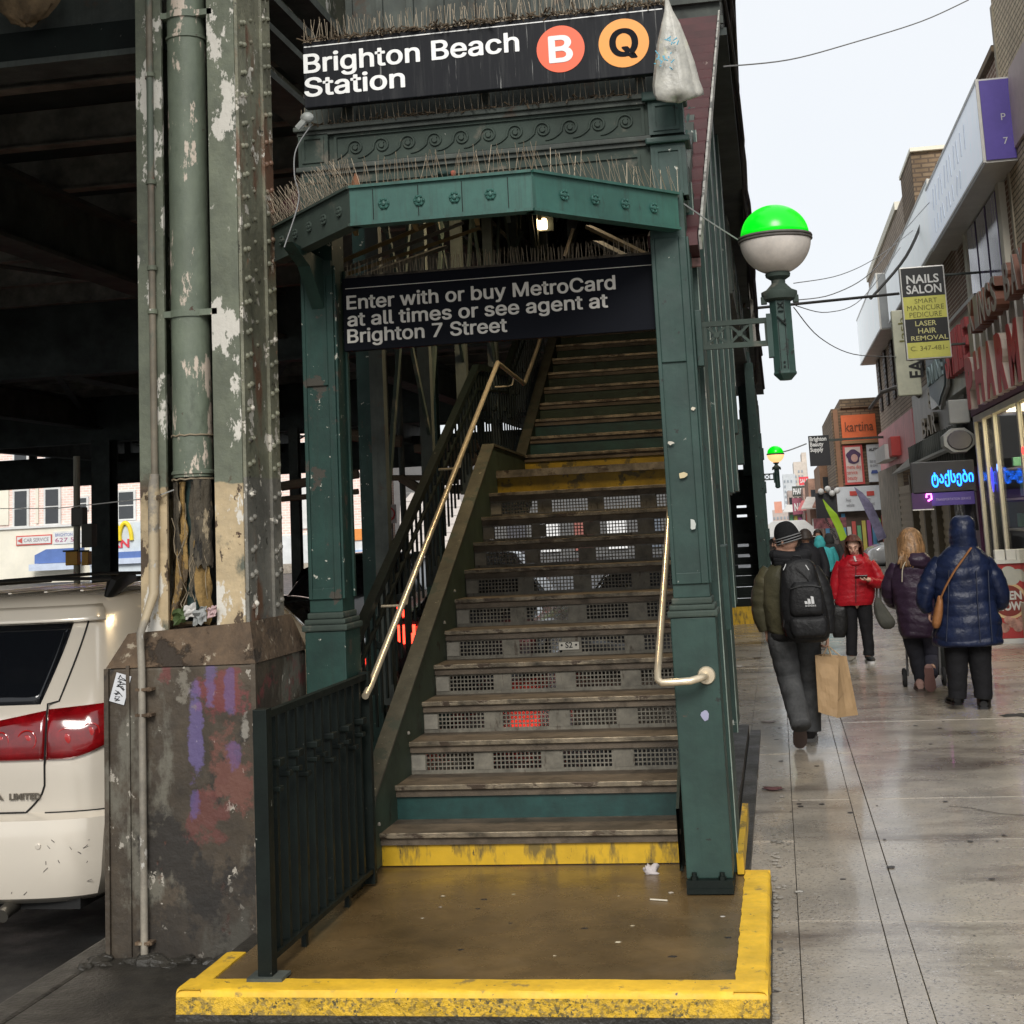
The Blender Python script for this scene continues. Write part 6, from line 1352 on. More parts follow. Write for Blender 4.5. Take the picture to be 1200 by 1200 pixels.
# shop windows & posters of the far corner
random.seed(23)
for i in range(12):
    x = 2.1+i*.16; B().box(x, x+.12, 50.05, 50.14, random.uniform(.3,1.0), random.uniform(1.2,1.7)).build('poster', plain('fp%d' % (i % 6), [(.1,.3,.5),(.7,.68,.62),(.6,.1,.08),(.15,.4,.2),(.6,.5,.1),(.4,.1,.3)][i % 6]), Dk)
gs_ = onY(1027, 611, 49); B().prism([(gs_.x+.14*cos(t), 49, gs_.z+.14*sin(t)) for t in [i*pi/10 for i in range(20)]], (0,.05,0)).build('green_roundel', None or plain('lime', (.3,.6,.04)), Dk)
B().tube([(gs_.x, 49.02, -.0), (gs_.x, 49.02, gs_.z)], .02, 6).build('roundel_pole', M['dark_steel2'], Dk)
# feather banners
def feather(name, lab, pts, Y, w, m_, cat='banner'):
    b = B(); P = [onY(*p, Y) for p in pts]; n = len(P); rings = []
    for i, p in enumerate(P):
        t = i/(n-1); d = (P[min(i+1,n-1)]-P[max(i-1,0)]).normalized(); s = Vector((-d.z, 0, d.x)); ww = w*min(1, t*2.2+.05)
        rings.append([p - s*.0, p - s*ww + Vector((0,.03*sin(t*9),0)), p - s*ww*1.0 + Vector((0,.012+.03*sin(t*9),0)), p + Vector((0,.012,0))])
    b.loft(rings); o = b.build(name, m_, None, smooth=False, origin=P[-1]); return tag(o, lab, cat)
feather('feather_banner', 'lilac feather banner leaning in front of the far white shop sign', [(1001, 571), (1005, 580), (1012, 595), (1020, 612), (1029, 634)], 46, -.28, plain('lilac_cloth', (.28,.26,.42), .7, var=.4, vscale=4))
s = feather('feather_banner', 'lime green feather banner with dark writing left of the lilac one', [(964, 585), (968, 596), (973, 606), (979, 618), (985, 634)], 46, -.22, plain('lime_cloth', (.33,.55,.02), .7))
s = letters('cellphone', onY(984, 632, 45.95), Vector((-.42,0,.9)), Vector((-.9,0,-.42)), w=.75, h=.13, m=ink, parent=None, thick=.004, bold=.03); tag(s, 'dark writing along the lime green feather banner', 'lettering') if s else None
# far shops on the right, stepping back
random.seed(29)
for i, (x0, y, w, h, c, lab) in enumerate(((1.75, 58, .7, 3.6, (.3,.17,.1), 'narrow brown shop block with a pale slanted roof behind the beauty sign'), (1.5, 68, 1.2, 3.3, (.35,.2,.14), 'rust coloured shop block beyond the narrow brown one'), (1.55, 84, 1.3, 3.2, (.45,.3,.24), 'pinkish shop block behind the far pharmacy sign'), (.9, 110, 2.4, 3.5, (.5,.4,.36), 'pale shop block closing the view down the street'))):
    f_ = thing('far_shop', lab, 'building', (x0, y, 0), 'far shops down the right side')
    B().box(x0, x0+w+3, y, y+8, 0, h).build('wall', plain('fs%d' % i, c, .8, var=.4, vscale=3), f_)
    for k in range(4): B().box(x0+.1+k*.35, x0+.35+k*.35, y-.05, y-.001, h-1.0, h-.5).build('window', M['glass_dark'], f_)
    B().prism([(x0-.4, y-1.2, 2.0), (x0+w, y-1.2, 2.0), (x0+w, y, 2.5), (x0-.1, y, 2.5)], (0,0,-.06)).build('awning', plain('fa%d' % i, [(.25,.12,.08),(.45,.42,.38),(.4,.1,.1),(.6,.58,.55)][i]), f_)
    for k in range(5): B().box(x0+.05+k*.3, x0+.28+k*.3, y-.3, y-.2, random.uniform(.2,1.1), random.uniform(1.3,1.9)).build('shop_panel', plain('fp%d' % ((i+k) % 6), (.5,.5,.5)), f_)
q = onY(975, 564, 57); 
for k, (px, py) in enumerate(((962, 576), (970, 573), (975, 578), (981, 575))):
    o = onY(px, py, 48); g_ = B().ball(o, .1, 8).build('party_globe', plain('sign_white', (.7,.7,.68)), None, smooth=True, origin=o); tag(g_, ['leftmost', 'highest', 'lowest middle', 'rightmost'][k] + ' of four small white globe lights on the far dark canopy', 'globe', 'white globe lights on the far shop canopy')
o0, o1 = onY(955, 578, 48.2), onY(982, 612, 48.2); B().box(o0.x, o1.x, 48.15, 48.4, o1.z, o0.z).build('dark_canopy', plain('canopy_black', (.03,.03,.035)), Dk)
o0, o1 = onY(953, 608, 47.9), onY(992, 618, 47.9); B().box(o0.x, o1.x, 47.7, 47.9, o1.z, o0.z).build('shop_sign_strip', plain('mixed_strip', (.35,.12,.14), .6, var=.9, vscale=6), Dk)
# tower blocks and skyline
tw = thing('tower_block', 'pale distant tower block with rows of grey windows behind the street lamp', 'tower', (4, 250, 0))
for (pa, pb_, c, dy) in (((917, 556), (936, 612), (.55,.58,.6), 0), ((930, 540), (951, 612), (.6,.53,.46), 6), ((940, 528), (947, 545), (.6,.53,.46), 8), ((905, 598), (960, 618), (.5,.42,.38), -6)):
    a, e = onY(*pa, 250), onY(*pb_, 250); w_ = B().box(a.x, e.x, 250+dy, 262+dy, -.25, a.z).build('tower_wall', plain('tw%d' % pa[0], c, .8), tw)
    n = int((e.x-a.x)/.55); 
    for i in range(n):
        for j in range(int((a.z-1.5)/.85)): 
            if random.random() < .8: B().box(a.x+.12+i*.55, a.x+.38+i*.55, 249.9+dy, 249.98+dy, 1.2+j*.85, 1.6+j*.85).build('window', plain('tw_win', (.28,.32,.36)), w_)
wt = thing('white_market_tent', 'low white tent roof across the street end', 'tent', (0, 70, 1)); a, e = onY(890, 612, 60), onY(957, 634, 60)
B().prism([(a.x, 60, a.z-.35), (a.x+.5, 60, a.z), (e.x-.4, 60, a.z), (e.x, 60, a.z-.35), (e.x, 60, a.z-.6), (a.x, 60, a.z-.6)], (0, 3, 0)).build('roof', plain('tent_white', (.7,.7,.68)), wt)
B().box(a.x, e.x, 61, 62, 0, a.z-.7).build('stall', plain('stall_mix', (.2,.17,.15), .7, var=.8, vscale=2), wt)
o = onY(888, 640, 30); B().box(o.x-.1, o.x+.05, 30, 30.05, o.z-.5, o.z+.5).build('blue_poster', plain('blue_poster', (.06,.1,.3), .5, var=.4, vscale=6), None); tag(COL.objects['blue_poster'], 'narrow blue poster at the edge of the far green post', 'poster')
# overhead wires
def wire_(pts, r, lab, Y0_, Y1_):
    P = []; n = len(pts)
    for i, p in enumerate(pts): P.append(onY(*p, Y0_ + (Y1_-Y0_)*i/(n-1)))
    Q = []
    for i in range(len(P)-1):
        for k in range(6):
            t = k/6; a = P[max(i-1,0)]; b_ = P[i]; c = P[i+1]; d = P[min(i+2, n-1)]
            Q.append(.5*((2*b_) + (c-a)*t + (2*a-5*b_+4*c-d)*t*t + (3*b_-a-3*c+d)*t**3))
    Q.append(P[-1]); o = B().tube(Q, r, 5).build('overhead_wire', plain('wire_grey', (.22,.22,.22), .6), None, origin=Q[0]); tag(o, lab, 'wire', 'overhead wires')
wire_([(848, 78), (925, 70), (1000, 50), (1080, 25), (1135, 0)], .006, 'single wire sagging across the upper sky', 11, 14)
wire_([(930, 352), (975, 345), (1020, 320), (1060, 270), (1100, 225)], .008, 'wire swooping from the lamp up to the pale light box', 20, 26)
wire_([(930, 332), (985, 322), (1030, 300), (1080, 262)], .007, 'upper thin wire between the lamp and the light boxes', 20, 30)
wire_([(930, 360), (960, 395), (1000, 415), (1050, 418)], .008, 'slack wire drooping below the steel rod', 20, 28)
wire_([(932, 358), (970, 366), (1010, 350), (1055, 290)], .007, 'short slack wire just under the steel rod', 20, 27)
wire_([(900, 530), (920, 529), (945, 520)], .02, 'tiny wire running to the black beauty supply sign', 44, 45)
wire_([(1020, 350), (1062, 300), (1088, 240), (1097, 205), (1112, 190)], .03, 'thick black cable looping along the light box edge', 30, 25)
wire_([(800, 238), (835, 262), (868, 283)], .004, 'frayed pale wire from the hood end to the globe lamp', 6.75, 6.9)
wire_([(365, 146), (347, 175), (345, 205), (350, 235), (333, 290)], .0035, 'loose pale cord dangling from the left end of the cornice', 6.65, 6.2)
q = onY(360, 138, 6.62); b = B(); b.ball(q, .035, 10, (1,.7,.8)); b.tube([q, q+Vector((-.05,0,-.05))], .018, 8); tag(b.build('floodlight', plain('pale_flood', (.4,.42,.4), .5, var=.4, vscale=20), None, smooth=True, origin=q), 'small pale weathered floodlight at the left end of the name sign', 'light')

# ================================================================== VEHICLES
def car(name, lab, L, Wd, H, prof, paint, loc, rot=0, group=None, glassz=None, tail=True, lit=True, cat='car'):
    """prof: list of (y, z_top, halfwidth_top) describing the upper outline from tail to nose"""
    t = thing(name, lab, cat, (0,0,0), group)
    hw = Wd/2; belt = glassz
    rings = []
    for y, zt, ht in prof:
        zb = .22 if 0 < y < L else .32; zbelt = min(belt, zt-.02)
        rings.append([(-hw*.86, y, zb), (-hw*.98, y, zb+.15), (-hw, y, (zb+zbelt)/2), (-hw*.96, y, zbelt), (-ht, y, zt-.04), (-ht*.6, y, zt), (0, y, zt+.015), (ht*.6, y, zt), (ht, y, zt-.04), (hw*.96, y, zbelt), (hw, y, (zb+zbelt)/2), (hw*.98, y, zb+.15), (hw*.86, y, zb)])
    b = B(); b.loft(rings); o = b.build('body', paint, t, smooth=True); md = o.modifiers.new('sub', 'SUBSURF'); md.levels = 1; md.render_levels = 2
    # glass bands
    for sx in (-1, 1):
        g = B()
        seg = [(y, zt, ht) for y, zt, ht in prof if zt > belt+.3]
        for (y0_, z0_, h0), (y1_, z1_, h1) in zip(seg, seg[1:]):
            def pt(y, zt, ht, f): return (sx*((hw*.965)*(1-f)+ht*f+.006), y, belt*(1-f)+(zt-.05)*f)
            g.add([pt(y0_+.04, z0_, h0, .1), pt(y1_-.04, z1_, h1, .1), pt(y1_-.04, z1_, h1, .86), pt(y0_+.04, z0_, h0, .86)], [(0,1,2,3)])
        g.build('side_window', M['glass_dark'], t)
    for y in (L*.19, L*.81):
        for sx in (-1, 1):
            c = (sx*(hw-.11), y, .33); w = B(); w.tube([(c[0]-.11, y, .33), (c[0]-.09, y, .33), (c[0]+.09, y, .33), (c[0]+.11, y, .33)], [.28, .33, .33, .28], 20)
            wo_ = w.build('wheel', plain('tyre', (.015,.015,.016), .8), t, smooth=True); B().tube([(c[0]+sx*.105, y, .33), (c[0]+sx*.12, y, .33)], .2, 16).build('rim', plain('rim_metal', (.4,.4,.4), .3, metal=.8), wo_, smooth=True)
    if tail:
        for sx in (-1, 1):
            B().bbox(sx*hw*.62, sx*hw*.97, -.03, .12, belt-.24, belt-.08, .03).build('tail_light', mat(name+'_lamp', (.5,.01,.01), .2, var=0, bump=0, emit=(1,.04,.02), estr=3.5 if lit else .15) if lit else plain('lamp_red', (.4,.01,.01), .2), t)
    t.location = loc; t.rotation_euler = (0,0,rot); return t
sed = [(0, .95, .6), (.15, 1.02, .68), (.75, 1.08, .66), (1.25, 1.38, .56), (1.8, 1.46, .55), (2.7, 1.44, .56), (3.3, 1.15, .64), (3.6, 1.02, .68), (4.4, .92, .66), (4.65, .7, .6)]
suvp = [(0, 1.2, .66), (.1, 1.35, .66), (.35, 1.66, .6), (1.2, 1.74, .62), (2.6, 1.72, .62), (3.2, 1.35, .68), (3.5, 1.15, .72), (4.5, 1.02, .7), (4.75, .8, .62)]
blk = mat('black_car_paint', (.012,.012,.014), .15, var=0, bump=0, coat=1); wpaint = mat('white_car_paint', (.6,.6,.6), .2, var=0, bump=0, coat=.8); gpaint = mat('dark_grey_car_paint', (.05,.05,.055), .2, var=0, bump=0, coat=1)
o1 = onY(345, 720, 12)
car('parked_sedan', 'black parked sedan glimpsed between the riveted column and the left entrance post', 4.65, 1.8, 1.46, sed, blk, (-4.9, 11.3, -.25), 0, None, .95)
car('dark_suv', 'black sport utility vehicle with lit tail lights behind the slim green column', 4.75, 1.85, 1.74, suvp, blk, (-5.9, 19.5, -.25), 0, None, 1.1)
car('silver_car', 'grey car with lit red tail lights seen through the stair risers', 4.65, 1.8, 1.46, sed, gpaint, (-3.75, 17.2, -.25), 0, None, .95)
car('passing_car', 'white car far under the railway behind the stair risers', 4.65, 1.8, 1.46, sed, wpaint, (-6.8, 34, -.25), 0, None, .95)
car('white_parked_car', 'white car parked at the far crossing behind the woman in red', 4.65, 1.8, 1.46, sed, wpaint, (7.3, 48.9, -.25), radians(92), None, .95, lit=False)
random.seed(33)
for i, (px, py, Y, r, c, e) in enumerate(((702, 710, 15.5, .09, (1,1,.9), 5), (630, 838, 14, .04, (1,.05,.02), 4), (598, 657, 18, .025, (1,.1,.05), 5), (675, 653, 19, .04, (1,.8,.3), 6), (419, 688, 19.2, .03, (1,.05,.03), 5), (672, 645, 21, .02, (1,.2,.1), 4))):
    pass
hd = thing('oncoming_car', 'dark car with glowing headlights facing the stairs under the railway', 'car', (0,0,0))
bpy.data.objects.remove(hd)
oc = car('oncoming_car', 'dark car with glowing headlights facing the stairs under the railway', 4.65, 1.8, 1.46, sed, gpaint, (-1.6, 21.5, -.25), radians(180), None, .95, tail=False)
for sx in (-1, 1): B().ball((sx*.66, 4.5, .68), .11, 10, (1.3,.6,.8)).build('headlight', mat('headlight_glow%d' % sx, (1,1,.9), .3, var=0, bump=0, emit=(1,.97,.85), estr=7), oc, smooth=True)

# ------------------------------------------------ the silver minivan, own coordinates: tail at y=0, road at z=0
van = thing('silver_minivan', 'pearl silver minivan parked tail on beside the column base', 'minivan', (0,0,0))
VP = mat('pearl_van_paint', (.78,.71,.6), .22, metal=.2, var=.05, vscale=1, bump=0, coat=1)
lev = [(.24,.90,.06,5.0),(.27,.94,.02,5.04),(.36,.97,.0,5.08),(.55,.985,.0,5.1),(.64,.99,.012,5.1),(.67,.985,.07,5.08),(.9,.99,.06,5.04),(1.05,.985,.075,4.9),(1.13,.975,.10,4.55),(1.2,.955,.135,4.0),(1.45,.865,.30,3.55),(1.6,.80,.40,3.25),(1.66,.76,.45,3.1),(1.70,.68,.54,2.95),(1.725,.5,.7,2.7)]
def lv(z):
    for (a, *p), (c, *q) in zip(lev, lev[1:]):
        if z <= c: t = (z-a)/(c-a); return [u*(1-t)+v*t for u, v in zip(p, q)]
    return list(lev[-1][1:])
NN = 4.2; RY = .42
def rear(th, z, out=0):
    hw, yb, yf = lv(z); s = 1 if th >= 0 else -1; th = abs(th)
    x = (hw+out)*s*sin(th)**(2/NN); y = yb - out + RY - RY*cos(th)**(2/NN) if th < pi/2-1e-6 else yb-out+RY
    return Vector((x, y, z))
def thx(f): return math.asin(min(1, abs(f))**(NN/2)) * (1 if f >= 0 else -1)      # f = x / halfwidth
def ring(z):
    hw, yb, yf = lv(z); R = []
    for i in range(33): R.append(rear(thx(-1+2*i/32) if 0 < i < 32 else (-pi/2 if i == 0 else pi/2), z))
    for k in range(1, 12): R.append(Vector((hw, yb+RY+(yf-RY-yb-RY)*k/12, z)))
    for i in range(13):
        t = pi/2 - i*pi/12; R.append(Vector((hw*(1 if t >= 0 else -1)*abs(sin(t))**(2/3), yf-RY + RY*cos(t)**(2/3), z)))
    for k in range(1, 12): R.append(Vector((-hw, yf-RY-(yf-RY-yb-RY)*k/12, z)))
    return R
b = B(); zs_ = sorted(set([l[0] for l in lev] + [.45, .6, .75, .82, .98, 1.3, 1.38, 1.53])); b.loft([ring(z) for z in zs_]); b.build('body', VP, van, smooth=True)
def rpatch(zs2, f0, f1, n, out, name, m_, par=van):
    """patch on the tail surface: for each z in zs2, x fraction from f0(z) to f1(z)"""
    b = B(); rr = []
    for z in zs2: rr.append([rear(thx(f0(z)+(f1(z)-f0(z))*i/n), z, out) for i in range(n+1)])
    vs = [p for r in rr for p in r]; k = n+1
    b.add(vs, [(j*k+i, j*k+i+1, (j+1)*k+i+1, (j+1)*k+i) for j in range(len(zs2)-1) for i in range(n)])
    o = b.build(name, m_, par, smooth='all'); md = o.modifiers.new('s', 'SOLIDIFY'); md.thickness = .006; md.offset = -1; return o
def lin(a, c, n): return [a+(c-a)*i/n for i in range(n+1)]
rpatch(lin(1.19, 1.575, 8), lambda z: -(.60+(z-1.19)*.42), lambda z: (.60+(z-1.19)*.42), 24, .006, 'rear_window', mat('black_privacy_glass', (.006,.007,.009), .05, var=0, bump=0, spec=.6), van)
lens = mat('red_tail_lens', (.24,.004,.008), .12, var=.5, vscale=9, bump=0, coat=1, emit=(.8,.01,.01), estr=.03)
def wedge(s, fa, fb, ztop, zbot, name):
    b = B(); n, m = 14, 6; vs = []
    for jj in range(m+1):
        for ii in range(n+1):
            f = fa + (fb-fa)*ii/n; z = zbot(f) + (ztop(f)-zbot(f))*jj/m; vs.append(rear(thx(s*f), z, .016 + .006*sin(pi*jj/m)))
    k = n+1; b.add(vs, [(jj*k+ii, jj*k+ii+1, (jj+1)*k+ii+1, (jj+1)*k+ii) for jj in range(m) for ii in range(n)])
    o = b.build(name, lens, van, smooth='all'); md = o.modifiers.new('s', 'SOLIDIFY'); md.thickness = .02; return o
inner = mat('inner_lens_ring', (.5,.02,.02), .08, var=0, bump=0, coat=1)
for s in (-1, 1):
    o = wedge(s, .645, .999, lambda f: 1.165+.02*(f-.645)/.355, lambda f: .925 + .11*max(0, (f-.75)/.25)**1.6, 'tail_light')
    o2 = wedge(s, .26, .632, lambda f: 1.10+.06*(f-.26)/.37, lambda f: .925, 'hatch_light')
    for f, z, r, oo in ((.54, 1.02, .05, o2), (.40, 1.02, .045, o2), (.735, 1.02, .052, o), (.85, 1.05, .04, o)):
        q = rear(thx(f*s), z, .022); P = [(q.x+r*cos(t), q.y+(.004 if abs(f) < .7 else .012*(cos(t)*s+1)) , q.z+r*sin(t)) for t in [2*pi*i/24 for i in range(24)]]
        B().tube(P, .004, 6, closed=True).build('lens_ring', inner, oo, smooth=True); B().ball((q.x, q.y+.004, q.z), r*.55, 12, (1,.12,1)).build('bulb_lens', inner, oo, smooth=True)
# wrap-around rear of the tail light on the flank
for s in (-1, 1):
    B().add([(s*.993, RY+.02, .93), (s*.993, .62, 1.08), (s*.98, .60, 1.17), (s*.975, RY+.04, 1.185)], [(0,1,2,3)]).build('tail_light_side', lens, van)
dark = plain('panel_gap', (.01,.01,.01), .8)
b = B(); P = [rear(thx(.638), z, .003) for z in (1.58,)] ; P = []
for z in lin(1.60, 1.2, 6): P.append(rear(thx(.70+(z-1.2)*.4), z, .002))
for z in lin(1.19, .80, 8): P.append(rear(thx(.638), z, .0175 if z > .91 else .002))
for i in range(1, 8): t = i/7; P.append(rear(thx(.638-.1*t), .80-.13*t**.6+.0, .002))
P += [rear(thx(f), .672, .004) for f in lin(.53, 0, 8)]
b.tube(P, .005, 5); Pm = [Vector((-p.x, p.y, p.z)) for p in P]; b.tube(Pm, .005, 5); b.build('hatch_gap', dark, van)
b = B(); b.tube([rear(thx(f), .668, .002) for f in lin(.64, .999, 14)] + [Vector((.993, y, .70)) for y in (.5, .7)], .0035, 5); b.build('bumper_gap', dark, van)
# spoiler lip, roof, rack, quarter window
rpatch(lin(1.585, 1.665, 4), lambda z: -.93, lambda z: .93, 20, .03, 'spoiler', VP)
for s in (-1, 1):
    B().add([(s*(.955+.004), .60, 1.24), (s*.959, 1.35, 1.22), (s*.845, 1.35, 1.56), (s*.845, .85, 1.57), (s*.90, .62, 1.42)], [(0,1,2,3,4)]).build('quarter_window', mat('quarter_glass%d' % s, (.008,.01,.012), .06, var=0, bump=0), van)
    B().add([(s*(.957), 1.42, 1.22), (s*.957, 2.9, 1.2), (s*.845, 2.7, 1.56), (s*.845, 1.42, 1.56)], [(0,1,2,3)]).build('side_window', mat('side_glass%d' % s, (.008,.01,.012), .06, var=0, bump=0), van)
    pts = [(s*.66, .72, 1.68), (s*.665, .80, 1.74), (s*.66, .95, 1.775), (s*.655, 1.1, 1.78)]
    b = B(); b.tube(pts, [.012, .04, .035, .018], 8, sq=1.3); b.tube([(s*.655, 1.0, 1.775), (s*.64, 2.6, 1.76)], .016, 8); b.build('roof_rail', plain('rack_black', (.012,.012,.012), .3), van, smooth=True)
for y in (1.05, 2.0): B().tube([(-.66, y, 1.78), (0, y, 1.80), (.66, y, 1.78)], .018, 8, sq=.6).build('cross_bar', plain('rack_black', (.012,.012,.012), .3), van, smooth=True)
for k in range(5): B().bar((-.45+k*.22, .9, 1.728), (-.45+k*.22, 2.6, 1.728), .02, .006).build('roof_rib', VP, van)
chr_ = plain('dull_chrome_letter', (.22,.19,.15), .3, metal=.5)
q = rear(thx(.455), .735, .004)
letters('LIMITED', (q.x, q.y-.004, .735), (1, .02, 0), (0, 0, 1), w=.165, h=.032, m=chr_, parent=van, thick=.004, bold=.03)
letters('SIENNA', (.08, rear(thx(.3), .735, .004).y-.004, .735), (1,.01,0), (0,0,1), w=.34, h=.042, m=chr_, parent=van, thick=.004, bold=.03)
B().lathe([(.014,0),(.014,.004),(.011,.005),(0,.005)], 14).build('parking_sensor', VP, van, origin=(0,0,0)); _o = [o for o in COL.objects if o.name == 'parking_sensor'][0]; q = rear(thx(.64), .52, .0); _o.location = (q.x, q.y, q.z); _o.rotation_euler = (pi/2, 0, 0)
for y in (.95, 4.1):
    for s in (-1, 1):
        w = B().tube([(s*.74, y, .33), (s*.77, y, .33), (s*.93, y, .33), (s*.955, y, .33)], [.28, .335, .335, .29], 26).build('wheel', plain('tyre', (.015,.015,.016)), van, smooth=True)
        B().tube([(s*.95, y, .33), (s*.965, y, .33)], .21, 20).build('rim', plain('rim_metal', (.4,.4,.4), .3, metal=.8), w, smooth=True)
B().tube([(.45, .25, .24), (.45, .02, .21), (.45, -.01, .2)], .035, 12).build('exhaust', plain('exhaust_metal', (.15,.14,.12), .4, metal=.7), van, smooth=True)
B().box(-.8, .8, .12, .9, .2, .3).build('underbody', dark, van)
rpatch(lin(.685, .70, 1), lambda z: -.5, lambda z: .25, 10, .008, 'hatch_grip', plain('trim_grey', (.08,.075,.07)), van)
b = B(); random.seed(2)
for k in range(14):
    f = random.uniform(.5, .9); z = random.uniform(.3, .55); q = rear(thx(f), z, .001); b.bar(q, q+Vector((random.uniform(-.05,.05), 0, random.uniform(-.02,.02))), .003, .002)
b.build('bumper_scuff', plain('scuff', (.06,.05,.05)), van, kind='stuff')
van.location = (-4.33, 7.0, -.25)
# ================================================================== PEOPLE
def cr(P, n=6):
    """smooth resample (Catmull-Rom) of tuples"""
    P = [tuple(p) for p in P]; m = len(P); out = []
    for i in range(m-1):
        a, b_, c, d = P[max(i-1,0)], P[i], P[i+1], P[min(i+2,m-1)]
        for k in range(n):
            t = k/n; out.append(tuple(.5*((2*q)+(r-p)*t+(2*p-5*q+4*r-s)*t*t+(3*q-p-3*r+s)*t**3) for p, q, r, s in zip(a, b_, c, d)))
    out.append(P[-1]); return out
def remeshed(b, name, m_, parent, vox=.008):
    o = b.build(name, m_, parent, smooth='all'); md = o.modifiers.new('remesh', 'REMESH'); md.mode = 'VOXEL'; md.voxel_size = vox; md.use_smooth_shade = True
    sm = o.modifiers.new('smooth', 'SMOOTH'); sm.iterations = 2; sm.factor = .5; return o
def limb(b, pts, n=10): 
    R = cr([(*p, r) for p, r in pts], 5); b.tube([r[:3] for r in R], [r[3] for r in R], n); return b
def hand(b, W, d, nrm, side=1, curl=.6, s=1.0):
    """palm, four bent unequal fingers and a thumb leaving the side of the palm"""
    W = Vector(W); d = Vector(d).normalized(); nrm = Vector(nrm); nrm = (nrm - nrm.dot(d)*d).normalized(); a = d.cross(nrm)*side
    def T(x, y, z): return W + (d*x + a*y + nrm*z)*s
    for y in (-.026, -.009, .009, .026): b.tube([T(-.01, y*.7, 0), T(.04, y*.95, .002), T(.082, y, .0)], [.017*s, .015*s, .012*s], 8)
    for y, L in ((-.028, .058), (-.0095, .068), (.0095, .074), (.028, .070)):
        p = [T(.078, y, 0)]; ang = 0
        for k, f in enumerate((.42, .33, .25)):
            ang += curl*(.9 if k == 0 else 1.0); q = p[-1] + (d*cos(ang) + nrm*sin(ang))*L*f*s; p.append(q)
        b.tube(p, [.0098*s, .0092*s, .0085*s, .0072*s], 8)
    p = [T(.012, .028, 0), T(.035, .050, .01), T(.055, .056, .026), T(.072, .05, .04)]
    b.tube(p, [.015*s, .0125*s, .0105*s, .0085*s], 8)
def head(b, c, f, h=.225, up=(0,0,1)):
    """ellipsoid skull, jaw, nose, brow, ears; f = facing direction"""
    c = Vector(c); f = Vector(f).normalized(); u = Vector(up).normalized(); u = (u - u.dot(f)*f).normalized(); r = f.cross(u); k = h/.225
    def T(x, y, z): return c + (r*x + f*y + u*z)*k
    q = B().ball((0,0,0), 1, 16)
    b.add([T(v[0]*.074, v[1]*.092-.008, v[2]*.095+.022) for v in q.v], q.f)
    q = B().ball((0,0,0), 1, 12); b.add([T(v[0]*.056, v[1]*.060+.022, v[2]*.070-.045) for v in q.v], q.f)
    b.tube([T(0,.078,.022), T(0,.098,-.004), T(0,.103,-.014), T(0,.088,-.022)], [.007*k,.011*k,.013*k,.008*k], 8)
    b.tube([T(-.04,.066,.03), T(-.018,.082,.033), T(.018,.082,.033), T(.04,.066,.03)], .009*k, 8)
    for s in (-1, 1): 
        b.tube([T(s*.072,-.01,.02), T(s*.082,-.016,.012), T(s*.078,-.008,-.018)], [.012*k,.013*k,.009*k], 8)
        b.tube([T(s*.03,.068,-.012), T(s*.048,.05,-.018)], .016*k, 8)
    b.tube([T(0,.072,-.085), T(0,.066,-.1)], .02*k, 8)
    return T, k
def face(T, k, parent, lip=(.35,.1,.09)):
    for s in (-1, 1):
        B().ball(T(s*.028,.079,.010), .006*k, 8, (1.3,.6,.5)).build('eye', plain('eye_dark', (.03,.02,.015), .2), parent, smooth=True)
        B().tube([T(s*.045,.075,.036), T(s*.03,.086,.04), T(s*.014,.086,.036)], .0028*k, 6).build('eyebrow', plain('brow_brown', (.08,.04,.02)), parent)
    B().tube([T(-.022,.079,-.047), T(-.008,.088,-.044), T(.008,.088,-.044), T(.022,.079,-.047)], [.003*k,.006*k,.006*k,.003*k], 8).tube([T(-.018,.08,-.05), T(0,.088,-.054), T(.018,.08,-.05)], [.003*k,.006*k,.003*k], 8).build('lips', plain('lip', lip, .4), parent, smooth=True)
def silo(rows, Y, name, m_, parent, puff=0, step=.075, n=40, ex=2.3, wob=.012, seed=0, cap=True, tilt=0, seams=None):
    """garment lofted from rows (py, xl, xr, depth_m, dy): silhouette in the photograph plus real depth"""
    R = cr([(r[0], r[1], r[2], r[3], r[4] if len(r) > 4 else 0) for r in rows], 9); rings = []
    for py, xl, xr, dep, dy in R:
        cx = (xl+xr)/2; a = onY(xl, py, Y); e = onY(xr, py, Y); c = (a+e)/2; hw = (e.x-a.x)/2; ring = []
        for k in range(n):
            t = 2*pi*k/n; ct, s_ = cos(t), sin(t)
            ux = (abs(ct)**(2/ex))*(1 if ct >= 0 else -1); uy = (abs(s_)**(2/ex))*(1 if s_ >= 0 else -1)
            z = c.z; pz = z + .012*sin(3*t+seed)*(puff > 0)
            f = 1 + puff*(abs(sin(pi*pz/step))**.55 - .6) + wob*noise.noise(Vector((ct*2.3+seed, s_*2.3, z*7)))*2
            ring.append((c.x + hw*ux*f, Y+dy + dep*uy*f + tilt*ux*hw, z + .01*noise.noise(Vector((ct*2, s_*2, z*9+seed)))*(puff > 0)))
        rings.append(ring)
    b = B(); b.loft(rings, cap=cap); return b.build(name, m_, parent, smooth='all')
def sleeve(pts, Y, name, m_, parent, puff=0, step=.06, wob=.06, n=16):
    """pts: (px, py, dy, r)"""
    R = cr([(*onY(p[0], p[1], Y+p[2]), p[3]) for p in pts], 9); P = [Vector(r[:3]) for r in R]; rs = []; L = 0
    for i, r in enumerate(R):
        if i: L += (P[i]-P[i-1]).length
        rs.append(r[3]*(1 + puff*(abs(sin(pi*L/step))**.6-.6) + wob*(noise.noise(Vector((L*16, pts[0][0], 1)))+.6*noise.noise(Vector((L*31, pts[0][1], 4))))))
    b = B(); b.tube(P, rs, n); return b.build(name, m_, parent, smooth='all')
